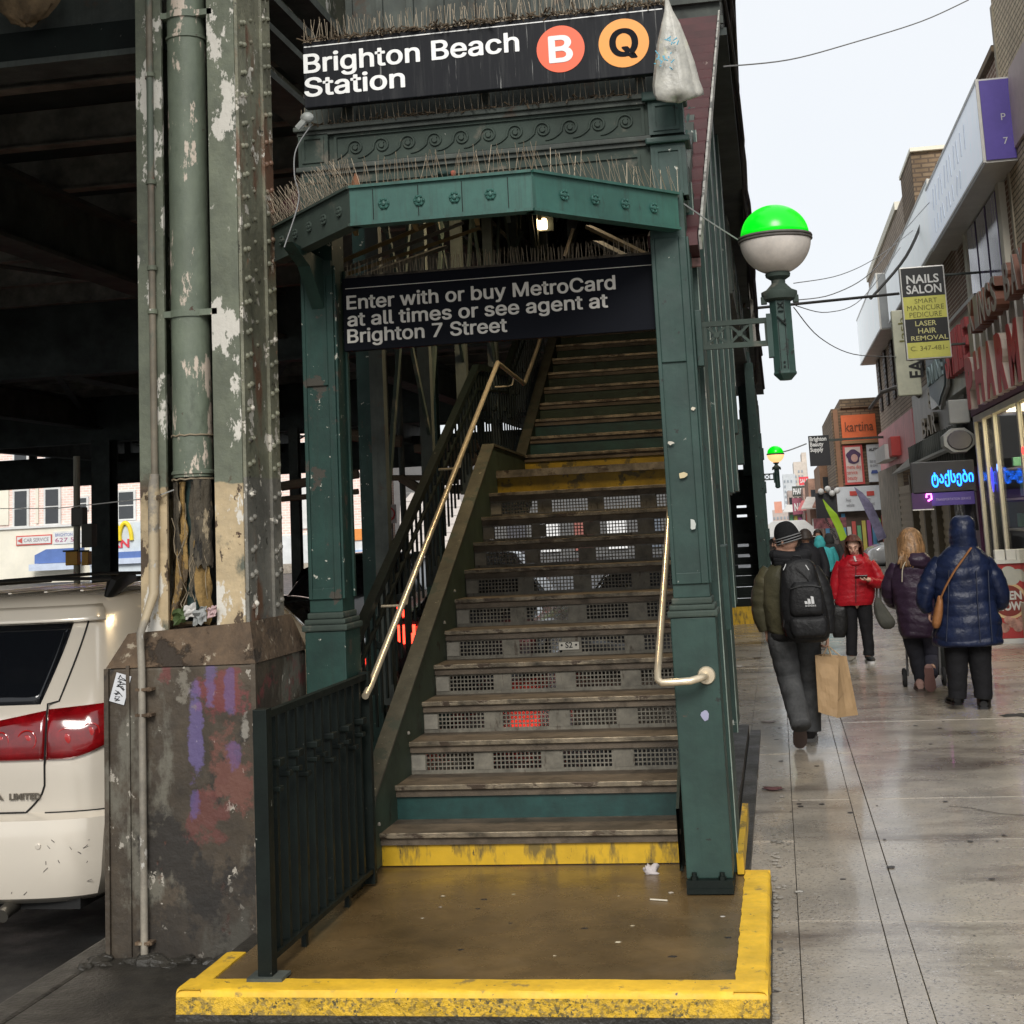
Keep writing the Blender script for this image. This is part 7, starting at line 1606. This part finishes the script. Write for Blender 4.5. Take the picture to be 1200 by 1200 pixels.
def shoe(T0, dirv, L, m_, sole, parent, pitch=0, name='shoe', w=.048):
    """T0 = heel point on the ground, dirv = toe direction, pitch raises the heel"""
    T0 = Vector(T0); d = Vector((dirv[0], dirv[1], 0)).normalized(); r = Vector((d.y, -d.x, 0)); u = Vector((0,0,1))
    if pitch: R_ = Matrix.Rotation(-pitch, 3, r); d2, u2 = R_ @ d, R_ @ u
    else: d2, u2 = d, u
    def T(x, y, z): return T0 + d2*x + r*y + u2*z
    prof = [(-.01,.6,.055),(.02,.85,.085),(.25*L,.82,.095),(.45*L,.85,.075),(.62*L,1,.055),(.82*L,.98,.042),(.95*L,.7,.03),(L,.35,.02)]
    rings = [[T(x, w*f*cos(t), .018 + h*.5 + h*.5*sin(t)) for t in [2*pi*k/14 for k in range(14)]] for x, f, h in prof]
    b = B(); b.loft(rings); o = b.build(name, m_, parent, smooth=True)
    prof = [(-.018,.62),(.02,.9),(.3*L,.85),(.6*L,1.06),(.85*L,1.02),(.98*L,.6),(1.02*L,.2)]
    b = B(); poly = [T(x, w*f, 0) for x, f in prof] + [T(x, -w*f, 0) for x, f in reversed(prof)]; b.prism(poly, u2*.024); b.build('sole', sole, o, smooth=False)
    return o
skin = mat('skin', (.48,.27,.19), .5, var=.08, bump=0, world=False)
def cloth(name, c, rough=.75, **k):
    if name not in M: M[name] = mat(name, c, rough, world=False, **{**dict(spec=.22, var=.25, vscale=9, bump=.5, bscale=13, bdist=.022), **k})
    return M[name]
def body_mesh(b, Y, J, fac=1):
    """one continuous body: J joints as px, py, dy"""
    p = {k: onY(v[0], v[1], Y+v[2]) for k, v in J.items()}
    limb(b, [(p['neck'], .055), (p['chest'], .115), (p['waist'], .11), (p['pelvis'], .125)], 14)
    limb(b, [(p['head'], .05), (p['neck'], .052), (p['chest'], .07)])
    for s in ('l', 'r'):
        limb(b, [(p['neck']-Vector((0,0,.06)), .045), (p[s+'sh']-Vector((0,0,.045)), .04), (p[s+'el'], .036), (p[s+'wr'], .026)])
        limb(b, [(p['pelvis'], .08), (p[s+'hip'], .085), (p[s+'kn'], .052), (p[s+'kn'].lerp(p[s+'an'], .9), .034)])
    return p

# ---- man with backpack, walking away
YM = 11.25
man = thing('person', 'person in olive jacket and black beanie walking with a backpack and paper bag', 'person', tuple(onZ(935, 872, 0)))
b = B(); J = dict(head=(922,634,0), neck=(926,656,0), chest=(928,685,0), waist=(930,715,0), pelvis=(931,735,0), lsh=(903,672,0), lel=(893,705,.03), lwr=(898,738,.06), rsh=(952,672,0), rel=(965,712,0), rwr=(969,742,-.02), lhip=(918,740,0), lkn=(924,790,.04), lan=(938,848,-.22), rhip=(945,740,0), rkn=(949,790,.2), ran=(950,852,.22))
p = body_mesh(b, YM, J); T, k = head(b, onY(920, 636, YM), (-.92, .38, -.05), .225)
hand(b, p['rwr'], (0, 0, -1), (-1, .0, 0), 1, .95, 1); hand(b, p['lwr'], (0, .3, -1), (1, 0, 0), -1, .5, .9)
remeshed(b, 'body', skin, man); face(T, k, man)
ol = cloth('olive_bomber_nylon', (.075,.07,.042), .45, bscale=14); blkc = cloth('black_knit', (.012,.012,.013), .85, bscale=90, bump=.5); gr_ = cloth('washed_grey_denim', (.075,.078,.082), .8, bscale=16, var=.4); bpk = cloth('black_backpack_nylon', (.014,.014,.015), .5, bscale=18)
silo([(655,912,940,.09),(660,905,948,.12),(668,896,957,.14),(680,892,963,.155),(700,893,963,.16),(718,896,962,.165),(730,898,961,.16),(738,900,960,.15),(742,903,957,.14)], YM, 'jacket', ol, man, puff=.02, step=.11, wob=.03)
silo([(738,903,958,.13),(742,901,960,.145),(747,902,960,.145),(750,904,958,.13)], YM, 'jacket_hem', blkc, man)
sleeve([(904,668,0,.07),(896,684,.0,.078),(892,704,.02,.074),(893,722,.04,.068),(898,738,.05,.055)], YM, 'sleeve', ol, man, .05, .07)
sleeve([(950,668,0,.07),(961,686,-.01,.072),(967,708,-.01,.066),(969,728,-.01,.058),(969,742,-.02,.045)], YM, 'sleeve', cloth('black_sleeve_nylon', (.016,.016,.017), .5), man, .05, .07)
b = B()
for i in range(3): b.tube(cr([tuple(onY(907+i*1.5, 650+i*4.5, YM)+Vector((0,-.06,0))), tuple(onY(925, 652+i*4.5, YM)+Vector((0,-.10,0))), tuple(onY(944-i, 650+i*4.5, YM)+Vector((0,-.07,0))), tuple(onY(940, 650, YM)+Vector((0,.05,0))), tuple(onY(914, 652, YM)+Vector((0,.05,0))), tuple(onY(907+i*1.5, 650+i*4.5, YM)+Vector((0,-.06,0)))], 5), .04, 8)
b.build('hood_collar', cloth('black_hood', (.016,.016,.018), .8), man, smooth='all')
# beanie with three pale stripes
c = onY(922, 628, YM+.01); rg = []
for i in range(11):
    a = pi/2*i/10; rg.append((.098*cos(a)**.75 if i < 10 else 0, -.035 + .145*sin(a)))
q = B().lathe([(.094,-.05),(.100,-.035)] + rg, 28); R_ = Matrix.Rotation(radians(-14), 3, 'Y') 
b = B(); b.add([c + R_ @ Vector((v[0]*1.0, v[1]*1.08, v[2])) for v in q.v], q.f); be = b.build('beanie', blkc, man, smooth=True)
for i in range(3):
    z_ = -.044+i*.019; rr = [.1,.1025,.102][i]; B().tube([c + R_ @ Vector((rr*cos(t), rr*1.08*sin(t), z_)) for t in [2*pi*j/30 for j in range(30)]], .0042, 6, closed=True).build('stripe', plain('beanie_grey', (.2,.2,.2)), be, smooth=True)
# trousers
sleeve([(918,736,0,.105),(917,752,.0,.108),(921,775,.02,.098),(925,795,.03,.088),(930,815,-.04,.083),(935,834,-.13,.08),(939,851,-.21,.074)], YM, 'trouser_leg', gr_, man, .0, .13, .05)
sleeve([(944,736,0,.10),(946,752,.03,.10),(948,775,.1,.09),(949,795,.17,.083),(950,818,.2,.08),(950,838,.21,.078),(950,856,.21,.076)], YM, 'trouser_leg', gr_, man, .0, .13, .05)
sh_ = cloth('dark_trainer', (.05,.045,.045), .7); so_ = plain('rubber_sole', (.1,.07,.06), .8); so2 = plain('grey_sole', (.35,.34,.33), .7)
g = onZ(950, 868, 0); shoe((g.x, g.y-.06, .0), (.05,1), .27, sh_, so2, man)
g = onZ(939, 878, 0); shoe((g.x+.01, g.y-.17, .215), (-.1,1), .27, sh_, so_, man, pitch=radians(50))
# backpack
bk = silo([(656,922,948,.06,-.02),(662,916,955,.10),(680,914,960,.13),(700,914,966,.145),(720,915,970,.15),(738,918,972,.14),(748,924,971,.12),(752,932,966,.08)], YM-.20, 'backpack', bpk, man, ex=3.2, wob=.03, puff=0)
silo([(682,930,957,.02),(690,926,962,.045),(715,926,965,.05),(722,929,962,.02)], YM-.34, 'front_pocket', bpk, bk, ex=3.5, wob=.03)
silo([(722,928,966,.02),(728,925,969,.045),(742,928,969,.045),(747,932,966,.02)], YM-.33, 'lower_pocket', bpk, bk, ex=3.5, wob=.03)
for (a, c_, y_) in (((926,690),(962,688),-.385), ((932,664),(958,700),-.33), ((922,664),(918,735),-.30)): B().tube(cr([tuple(onY(*a, YM+y_)), tuple(onY((a[0]+c_[0])/2+2, (a[1]+c_[1])/2-3, YM+y_-.01)), tuple(onY(*c_, YM+y_))], 5), .004, 6).build('zip', plain('zip_black', (.03,.03,.03), .4), bk)
lgc = onY(950, 706, YM-.397); wh_ = plain('logo_white', (.6,.6,.6))
for i, (dx, h) in enumerate(((-.028,.022),(-.006,.038),(.018,.055))):
    B().prism([tuple(lgc+Vector((dx-.012,0,-.01))), tuple(lgc+Vector((dx+.008,0,-.01))), tuple(lgc+Vector((dx+.008-.004,0,-.01+h*.9))), tuple(lgc+Vector((dx-.012-.003,0,-.01+h)))], (0,-.004,0)).build('logo_bar', wh_, bk)
letters('adidas', lgc+Vector((-.04,0,-.028)), (1,0,0), (0,0,1), w=.075, h=.016, m=wh_, parent=bk, thick=.003)
for pts_ in ([(916,668,-.1),(909,662,.0),(907,680,.17)], [(946,664,-.12),(951,660,.0),(957,682,.17)]):
    B().tube(cr([tuple(onY(a_, c_, YM+d_)) for a_, c_, d_ in pts_], 6), .017, 8, sq=.5).build('strap', bpk, bk, smooth=True)
b = B(); b.tube([onY(925,658,YM-.2), onY(930,651,YM-.2), onY(938,652,YM-.2), onY(941,660,YM-.2)], .007, 8); b.build('grab_handle', bpk, bk)
for a_, c_ in (((921,661),(918,668)), ((944,662),(948,668))): B().bar(onY(*a_, YM-.30), onY(*c_, YM-.30), .012, .006).build('reflective_tab', wh_, bk)
# paper bag held by its handles
kraft = mat('brown_kraft_paper', (.36,.235,.12), .75, var=.15, vscale=4, bump=.5, bscale=14, bdist=.01, world=False)
pg = thing('paper_bag', 'brown paper carrier bag held by the man in the olive jacket', 'paper bag', tuple(onY(978, 838, YM-.05)))
tl, tr_, bl, br = onY(955,768,YM-.12), onY(983,771,YM-.12), onY(959,834,YM-.12), onY(981,841,YM-.12)
dv = Vector((.105, .13, .0)); dvt = Vector((.06, .12, .0))
b = B(); n = 8
def bagp(u, v, w):
    a = tl.lerp(tr_, u).lerp(bl.lerp(br, u), v); q = a + (dvt*(1-v)+dv*v)*w; q = q + Vector((0, .012*noise.noise(Vector((u*3, v*4, w*3+2))), .006*noise.noise(Vector((u*5,v*3,w)))))
    return q
b.grid(lambda u, v: bagp(u, v, 0), n, n).grid(lambda u, v: bagp(u, v, 1) + Vector((.05*v,0,0)), n, n).grid(lambda w, v: bagp(0, v, w), 5, n)
def side(w, v):
    q = bagp(1, v, w) + Vector((.05*v*w, 0, 0)); return q + Vector((-.035*(1-abs(2*w-1))*(1-v*.8), 0, 0))
b.grid(side, 6, n).grid(lambda u, w: bagp(u, 1, w) + Vector((.05*w,0,0)), n, 5)
bo = b.build('bag_body', kraft, pg); md = bo.modifiers.new('s', 'SOLIDIFY'); md.thickness = .003
h0 = p['rwr'] + Vector((0,0,-.09))
for w in (0, 1): 
    a, c_ = bagp(.3, 0, w), bagp(.72, 0, w); B().tube(cr([tuple(a), tuple(a.lerp(h0,.75)), tuple(h0+Vector((0,.01*w,-.0))), tuple(c_.lerp(h0,.75)), tuple(c_)], 5), .004, 6).build('handle', plain('paper_cord', (.45,.3,.17)), pg)
for w_ in (.33, .66): B().tube([bagp(1, .72, 0)+Vector((.002,-.004,0)), side(.5, .62), side(1, .95)], .0012, 4).build('crease', plain('kraft_dark', (.2,.12,.06)), pg)

# ---- woman in red, facing the viewer and reading her phone
YR = 17.45
rw = thing('person', 'person in a red quilted jacket and black trousers standing looking down at a phone', 'person', tuple(onZ(1007, 778, 0)))
b = B(); J = dict(head=(1000,641,0), neck=(1002,652,0), chest=(1003,668,0), waist=(1004,692,0), pelvis=(1004,706,0), lsh=(986,660,0), lel=(981,684,0), lwr=(983,702,0), rsh=(1019,660,0), rel=(1029,681,-.04), rwr=(1017,679,-.22), lhip=(995,709,0), lkn=(998,742,0), lan=(998,772,0), rhip=(1012,709,0), rkn=(1016,742,0), ran=(1018,772,0))
p = body_mesh(b, YR, J); T, k = head(b, onY(1000, 640, YR-.04), (-.1,-.9,-.42), .215)
hand(b, p['rwr'], (-1, -.2, .15), (.1, -.3, 1), -1, .5, .85); hand(b, p['lwr'], (0, 0, -1), (1, 0, 0), 1, .9, .85)
remeshed(b, 'body', mat('fair_skin', (.6,.36,.27), .5, var=.05, bump=0, world=False), rw); face(T, k, rw)
redj = cloth('red_quilted_nylon', (.36,.008,.016), .4, bscale=16); blk2 = cloth('black_trousers', (.01,.01,.012), .8)
silo([(650,992,1012,.09),(655,986,1018,.12),(661,981,1023,.135),(672,980,1025,.14),(684,981,1026,.14),(696,979,1025,.14),(704,978,1024,.14),(709,979,1022,.13)], YR, 'jacket', redj, rw, puff=.022, step=.06, seed=2)
sleeve([(986,659,0,.06),(981,674,0,.066),(979,690,0,.062),(980,702,0,.05)], YR, 'sleeve', redj, rw, .03, .05, .1); sleeve([(1019,659,0,.06),(1027,671,-.01,.066),(1031,682,-.05,.064),(1026,683,-.13,.058),(1019,680,-.2,.045)], YR, 'sleeve', redj, rw, .03, .05, .1)
B().tube([onY(1003,655,YR-.13), onY(1003,680,YR-.15), onY(1003,706,YR-.15)], .006, 6).build('zip', plain('zip_dark', (.05,.01,.01)), rw)
B().tube(cr([tuple(onY(989,657,YR-.05)), tuple(onY(1002,661,YR-.13)), tuple(onY(1015,657,YR-.05)), tuple(onY(1012,650,YR+.07)), tuple(onY(992,650,YR+.07)), tuple(onY(989,657,YR-.05))], 5), .028, 8).build('collar', redj, rw, smooth='all')
B().tube([onY(1001,652,YR-.12), onY(1003,658,YR-.14)], .012, 8).build('scarf', plain('pale_scarf', (.55,.5,.48)), rw, smooth=True)
hair = mat('auburn_hair', (.12,.035,.02), .5, var=.5, vscale=20, stretch=(3,3,.3), bump=.6, bscale=40, bdist=.01, world=False)
b = B(); c = onY(1000, 637.5, YR-.065); f_ = Vector((-.1,-.9,-.42)).normalized()
def hairf(b, c, R_, f_, drop, open_=.45, n=26, m=16, seed=0):
    rings = []
    for j in range(m+1):
        t = j/m; ring = []
        for i in range(n):
            a = 2*pi*i/n; d = Vector((cos(a), sin(a), 0)); fr = max(0, d.dot(Vector((f_.x, f_.y, 0)).normalized()))
            if t < .5: ph = t/.5*pi/2; r = R_*sin(ph); z = R_*1.12*cos(ph)
            else: r = R_*(1+.12*sin((t-.5)*2*pi*.9)); z = -(t-.5)*2*drop
            if fr > open_: 
                q = (fr-open_)/(1-open_); z = max(z, R_*(.16 + .22*min(1,q*2)) - (0.0)) if q > .05 else z
            w = noise.noise(Vector((d.x*3+seed, d.y*3, z*12)))*.012; ring.append(c + d*(r+w) + Vector((0,0,z)))
        rings.append(ring)
    b.loft(rings, cap=False); return b
hairf(b, c, .099, f_, .14); b.build('hair', hair, rw, smooth='all')
sleeve([(995,699,0,.10),(996,722,0,.085),(998,742,0,.068),(998,758,0,.062),(998,768,0,.062)], YR, 'trouser_leg', blk2, rw); sleeve([(1011,699,0,.10),(1014,722,0,.085),(1016,742,0,.068),(1018,758,0,.062),(1018,768,0,.062)], YR, 'trouser_leg', blk2, rw)
wsh = plain('white_trainer', (.6,.6,.6), .6)
g = onZ(999, 776, 0); shoe((g.x+.02, g.y+.10, 0), (-.35,-1), .27, wsh, wsh, rw); g = onZ(1018, 776, 0); shoe((g.x, g.y+.10, 0), (.12,-1), .27, plain('black_shoe', (.02,.02,.02)), wsh, rw)
ph_ = B().bbox(-.035,.035,-.004,.004,-.07,.07,.003); q = onY(1009,676,YR-.27); Rp = Matrix.Rotation(radians(60),3,'X') @ Matrix.Rotation(radians(90),3,'Y'); ph_.v = [tuple(q + Rp @ Vector(v)) for v in ph_.v]
tag(ph_.build('phone', plain('phone_black', (.01,.01,.012), .2), None, origin=q), 'small dark phone in the hand of the woman in red', 'phone')
hb = thing('handbag', 'small black handbag hanging from the right hand of the woman in red', 'bag', tuple(onY(983,748,YR-.05)))
silo([(709,976,991,.03),(714,974,993,.055),(728,974,994,.065),(740,975,993,.065),(747,977,990,.04)], YR-.05, 'bag', cloth('black_leather', (.01,.01,.01), .4), hb, ex=3)
B().tube(cr([tuple(onY(978,711,YR-.05)), tuple(onY(981,704,YR-.05)), tuple(onY(985,704,YR-.05)), tuple(onY(989,711,YR-.05))], 5), .006, 6).build('handle', plain('phone_black', (.01,.01,.012)), hb)
hb = thing('shoulder_bag', 'slouchy grey green bag hanging from the elbow of the woman in red', 'bag', tuple(onY(1036,736,YR-.05)))
silo([(700,1026,1030,.02),(708,1024,1036,.05),(720,1025,1044,.07),(728,1028,1049,.08),(734,1032,1048,.06),(737,1036,1044,.03)], YR-.05, 'bag', cloth('grey_green_canvas', (.07,.07,.06), .8), hb, wob=.04)
B().tube(cr([tuple(onY(1027,704,YR-.05)), tuple(onY(1028,686,YR-.08)), tuple(onY(1031,684,YR-.02)), tuple(onY(1032,706,YR-.05))], 5), .012, 6).build('strap', cloth('grey_green_canvas', (.07,.07,.06)), hb)

# ---- woman in the plum quilted coat pushing a shopping trolley
YP = 14.8
pw_ = thing('person', 'person with long blond hair in a plum quilted coat pushing a shopping trolley', 'person', tuple(onZ(1082, 810, 0)))
b = B(); J = dict(head=(1069,638,0), neck=(1070,654,0), chest=(1070,680,0), waist=(1072,708,0), pelvis=(1076,730,0), lsh=(1052,664,0), lel=(1044,688,.06), lwr=(1050,708,.3), rsh=(1088,664,0), rel=(1098,690,.06), rwr=(1096,712,.28), lhip=(1068,736,0), lkn=(1074,768,.05), lan=(1080,800,.0), rhip=(1084,736,0), rkn=(1090,770,.1), ran=(1093,786,-.2))
p = body_mesh(b, YP, J); T, k = head(b, onY(1068, 640, YP), (-.2, 1, -.15), .22); hand(b, p['lwr'], (.3,1,-.2), (0,0,-1), 1, .9, .85); hand(b, p['rwr'], (-.2,1,-.2), (0,0,-1), -1, .9, .85)
remeshed(b, 'body', skin, pw_)
plum = cloth('plum_quilted_nylon', (.03,.016,.032), .38, bscale=16); dk2 = cloth('charcoal_leggings', (.02,.02,.026), .8)
silo([(652,1060,1082,.10),(657,1052,1090,.13),(664,1046,1096,.15),(680,1044,1099,.16),(700,1047,1100,.165),(718,1051,1100,.18),(732,1053,1101,.19),(742,1054,1102,.19),(746,1056,1101,.17)], YP, 'coat', plum, pw_, puff=.03, step=.078, seed=5, wob=.035)
sleeve([(1052,663,0,.066),(1044,677,.02,.07),(1041,692,.06,.068),(1044,704,.16,.06),(1050,708,.28,.05)], YP, 'sleeve', plum, pw_, .035, .07, .12); sleeve([(1088,663,0,.066),(1097,680,.02,.07),(1100,696,.08,.066),(1097,710,.26,.05)], YP, 'sleeve', plum, pw_, .035, .07, .12)
silo([(648,1064,1084,.05),(654,1060,1090,.09),(662,1062,1092,.08),(668,1070,1086,.03)], YP-.10, 'hood', plum, pw_, puff=.04, step=.06)
b = B(); c = onY(1067, 634, YP-.012); hairf(b, c, .118, Vector((-.2,1,0)), .20, .5, 28, 20, 3); bl_ = mat('blond_hair', (.36,.2,.09), .45, var=.6, vscale=14, stretch=(4,4,.25), bump=.8, bscale=30, bdist=.012, world=False); b.build('hair', bl_, pw_, smooth='all')
b = B(); random.seed(12)
for i in range(26): 
    x = random.uniform(1056,1078); q = onY(x, 646, YP-.10); e = onY(x+random.uniform(-7,1), random.uniform(658,667), YP-.155); b.tube(cr([tuple(q), tuple(q.lerp(e,.5)+Vector((0,-.03,0))), tuple(e)], 4), [.013]*4+[.01]*4+[.003], 6)
b.build('hair_strand', bl_, pw_, kind='stuff', smooth=True)
B().tube(cr([tuple(onY(1064,654,YP-.15)), tuple(onY(1058,665,YP-.175)), tuple(onY(1057,682,YP-.175))], 5), .008, 6, sq=.5).build('white_strap', plain('bone_strap', (.5,.45,.35)), pw_)
sleeve([(1068,738,0,.10),(1071,755,.03,.09),(1075,772,.04,.075),(1079,790,.02,.068),(1080,803,0,.06)], YP, 'legging', dk2, pw_); sleeve([(1086,738,0,.09),(1089,755,.06,.082),(1091,770,.08,.07),(1092,780,-.04,.062),(1092,790,-.17,.055)], YP, 'legging', cloth('grey_legging', (.05,.05,.07), .8), pw_)
g = onZ(1079, 810, 0); shoe((g.x, g.y-.02, 0), (.0,1), .25, cloth('pink_beige_shoe', (.45,.28,.24), .7), so_, pw_)
g = onZ(1092, 812, 0); shoe((g.x-.02, g.y-.13, .225), (.1,1), .25, cloth('pink_beige_shoe', (.45,.28,.24)), plain('pink_sole', (.4,.22,.2)), pw_, pitch=radians(58))
ct = thing('shopping_trolley', 'black folding shopping trolley with a bag pushed by the woman in plum', 'trolley', tuple(onZ(1070, 800, 0)))
tr2 = plain('trolley_metal', (.35,.35,.36), .3, metal=.6); YC = YP+.32
for px in (1060, 1106):
    q = onY(px, 793, YC); w = B().tube([(q.x+.085*sin(0), q.y, q.z)], .01, 4); 
    B().tube([(q.x, q.y+.075*cos(t), .085+.075*sin(t)) for t in [2*pi*i/20 for i in range(20)]], .02, 8, closed=True).build('tyre', plain('tyre', (.015,.015,.016)), ct, smooth=True)
    B().tube([(q.x-.02, q.y, .085), (q.x+.02, q.y, .085)], .03, 10).build('hub', tr2, ct)
    B().tube([(q.x+.03*(1 if px < 1080 else -1), q.y, .1), onY(px+2 if px < 1080 else px-6, 752, YC), onY(px-6 if px < 1080 else px-8, 706, YC)], .012, 8).build('frame_tube', tr2, ct)
a_, c_ = onY(1054,706,YC), onY(1098,706,YC); B().tube([a_, c_], .014, 8).build('handlebar', plain('tyre', (.015,.015,.016)), ct)
silo([(742,1066,1108,.06),(750,1064,1111,.1),(775,1066,1112,.12),(790,1070,1110,.10)], YC+.12, 'trolley_bag', cloth('trolley_black', (.015,.016,.015), .7), ct, ex=3.5)
# ---- woman in the long navy coat
YV = 13.25
nw = thing('person', 'person in a long hooded navy quilted coat walking away with a brown strapped bag', 'person', tuple(onZ(1137, 832, 0)))
b = B(); J = dict(head=(1126,626,0), neck=(1127,645,0), chest=(1128,672,0), waist=(1129,705,0), pelvis=(1133,730,0), lsh=(1103,660,0), lel=(1088,695,0), lwr=(1089,716,.05), rsh=(1151,660,0), rel=(1168,692,.05), rwr=(1162,712,.2), lhip=(1121,740,0), lkn=(1122,778,.0), lan=(1122,815,.0), rhip=(1146,740,0), rkn=(1150,778,.0), ran=(1152,818,-.05))
p = body_mesh(b, YV, J); T, k = head(b, onY(1127, 626, YV), (0, 1, -.1), .22); hand(b, p['lwr'], (-.1,.1,-1), (1,0,0), -1, .6, .85); hand(b, p['rwr'], (-.4,1,-.2), (-1,0,0), 1, .5, .85)
remeshed(b, 'body', skin, nw)
navy = cloth('navy_quilted_nylon', (.012,.019,.052), .34, bscale=15, var=.35)
silo([(640,1112,1143,.11),(646,1104,1151,.14),(654,1096,1158,.165),(668,1092,1162,.18),(685,1093,1165,.19),(700,1095,1166,.195),(715,1097,1170,.205),(730,1096,1173,.215),(745,1094,1174,.22),(753,1094,1174,.22),(756,1096,1172,.20)], YV, 'coat', navy, nw, puff=.042, step=.1, seed=7, wob=.04, n=56)
sleeve([(1104,658,0,.08),(1094,672,-.01,.085),(1086,690,-.01,.08),(1083,704,.0,.07),(1087,715,.04,.052)], YV, 'sleeve', navy, nw, .035, .08, .12); sleeve([(1151,658,0,.08),(1162,672,.0,.085),(1171,690,.02,.08),(1172,704,.08,.072),(1164,712,.18,.055)], YV, 'sleeve', navy, nw, .035, .08, .12)
silo([(604,1124,1132,.03),(606,1117,1138,.08),(612,1113,1142,.11),(622,1112,1143,.125),(632,1112,1144,.12),(638,1113,1145,.115),(645,1110,1147,.12)], YV, 'hood', navy, nw, puff=.05, step=.085, seed=3)
b = B()
for px in (1112, 1144, 1158): b.tube(cr([tuple(onY(px, 668, YV-.185)), tuple(onY(px+(2 if px > 1120 else -1), 710, YV-.215)), tuple(onY(px+(5 if px > 1120 else -3), 752, YV-.225))], 5), .0035, 5)
b.build('seam', plain('navy_seam', (.008,.012,.03)), nw, kind='stuff')
for i, (x0, x1, t0, yb, xo) in enumerate(((1121,1122,738,817,0), (1147,1152,738,820,0))):
    sleeve([(x0,738,0,.115),(x0,760,0,.105),((x0+x1)/2,785,0,.09),(x1,808,0,.078),(x1,818,0,.074)], YV, 'trouser_leg', blk2, nw)
bt_ = plain('black_boot', (.012,.012,.013), .35)
for px, py in ((1122,826), (1153,831)):
    g = onZ(px, py, 0); sleeve([(px, py-16, .03, .062), (px, py-6, .03, .058), (px, py-2, .03, .05)], g.y, 'boot_shaft', bt_, nw); shoe((g.x, g.y-.03, 0), ((px-1137)*.01,1), .26, bt_, bt_, nw, w=.052)
sb = thing('crossbody_bag', 'tan brown crossbody bag on a long strap at the hip of the navy coat', 'bag', tuple(onY(1098, 735, YV-.2)))
silo([(698,1099,1104,.02),(706,1097,1105,.05),(718,1094,1105,.06),(730,1092,1103,.055),(736,1094,1100,.03)], YV-.16, 'bag', cloth('tan_leather', (.28,.12,.045), .5), sb)
B().tube(cr([tuple(onY(1138,642,YV-.14)), tuple(onY(1130,653,YV-.185)), tuple(onY(1118,670,YV-.205)), tuple(onY(1108,688,YV-.205)), tuple(onY(1102,702,YV-.19))], 6), .013, 8, sq=.45).build('strap', cloth('tan_leather', (.28,.12,.045)), sb, smooth=True)
# ---- distant walkers
def walker(lab, Y, x, ytop, h, coat, trs, hairc, away=True, seed=1, w=1.0):
    g0 = onZ(x, 700, 0); base = onY(x, ytop, Y); s = 1720*1.0/Y; px = lambda m_: m_*s*.98
    t = thing('person', lab, 'person', (base.x, Y, 0)); zt_ = base.z; k = zt_/1.7
    X0 = base.x; b = B(); V = lambda dx, dy, z: Vector((X0+dx*w, Y+dy, z*k))
    limb(b, [(V(0,0,1.36), .055), (V(0,0,1.22), .10), (V(0,0,1.05), .10), (V(0,0,.92), .13)], 12); limb(b, [(V(0,0,1.55), .05), (V(0,0,1.4), .055)])
    st_ = .12 if seed % 2 else -.12
    for sd in (-1, 1): limb(b, [(V(0,0,1.32), .045), (V(sd*.18,0,1.33), .04), (V(sd*.24,st_*sd*.5,1.12), .038), (V(sd*.22,st_*sd,.88), .026)]); limb(b, [(V(0,0,.92), .09), (V(sd*.1,0,.88), .09), (V(sd*.1,st_*sd,.48), .058), (V(sd*.1,st_*sd*1.6,.08), .04), (V(sd*.1,st_*sd*1.6+.08,.03), .035)])
    T, kk = head(b, V(0,0,1.585), (0, 1 if away else -1, 0), .22)
    for sd in (-1, 1): hand(b, V(sd*.22,st_*sd,.87), (0,.1,-1), (-sd,0,0), sd, .5, .85)
    remeshed(b, 'body', skin, t, .012)
    R = []
    for z, wx, dy in ((1.50,.075,.08),(1.46,.085,.09),(1.42,.15,.11),(1.36,.22,.14),(1.2,.23,.15),(1.0,.22,.15),(.85,.24,.17),(.78,.24,.17)): R.append([V(wx*cos(a), dy*sin(a), z+.01*noise.noise(Vector((a, z*5, seed)))) for a in [2*pi*i/24 for i in range(24)]])
    b = B(); b.loft(R); b.build('coat', coat, t, smooth='all')
    for sd in (-1, 1):
        B().tube(cr([tuple(V(sd*.19,0,1.40)), tuple(V(sd*.25,st_*sd*.5,1.12)), tuple(V(sd*.23,st_*sd,.93))], 6), .065, 12).build('sleeve', coat, t, smooth=True)
        B().tube(cr([tuple(V(sd*.1,0,.9)), tuple(V(sd*.1,st_*sd,.48)), tuple(V(sd*.1,st_*sd*1.6,.10))], 6), [.1]*5+[.085]*4+[.075]*4, 12).build('trouser_leg', trs, t, smooth=True)
        g = V(sd*.1, st_*sd*1.6, 0); shoe((g.x, g.y-.05*(1 if away else -1), 0), (0, 1 if away else -1), .26, bt_, bt_, t)
    c = V(0,-.005,1.61); b = B(); hairf(b, c, .1, Vector((0, 1 if away else -1, 0)), .05 if hairc else .12, .45, 20, 12, seed); b.build('hair' if hairc else 'hood', plain('hair_dk', (.03,.02,.015)) if hairc else coat, t, smooth='all')
    return t
bc = cloth('black_coat', (.014,.014,.018), .7)
walker('tall dark clothed person walking away just behind the black beanie', 22, 943, 622, 1.7, bc, blk2, True, True, 2)
walker('person in a bright turquoise hooded coat walking away far down the pavement', 30, 960, 630, 1.65, cloth('turquoise_coat', (.08,.5,.52), .6), blk2, False, True, 3, 1.15)
walker('small dark hooded figure right of the turquoise coat', 33, 971, 627, 1.65, cloth('charcoal_coat', (.04,.04,.04), .8), blk2, False, True, 4)
walker('dark figure mostly hidden behind the turquoise coat', 36, 958, 622, 1.65, bc, blk2, True, False, 5)
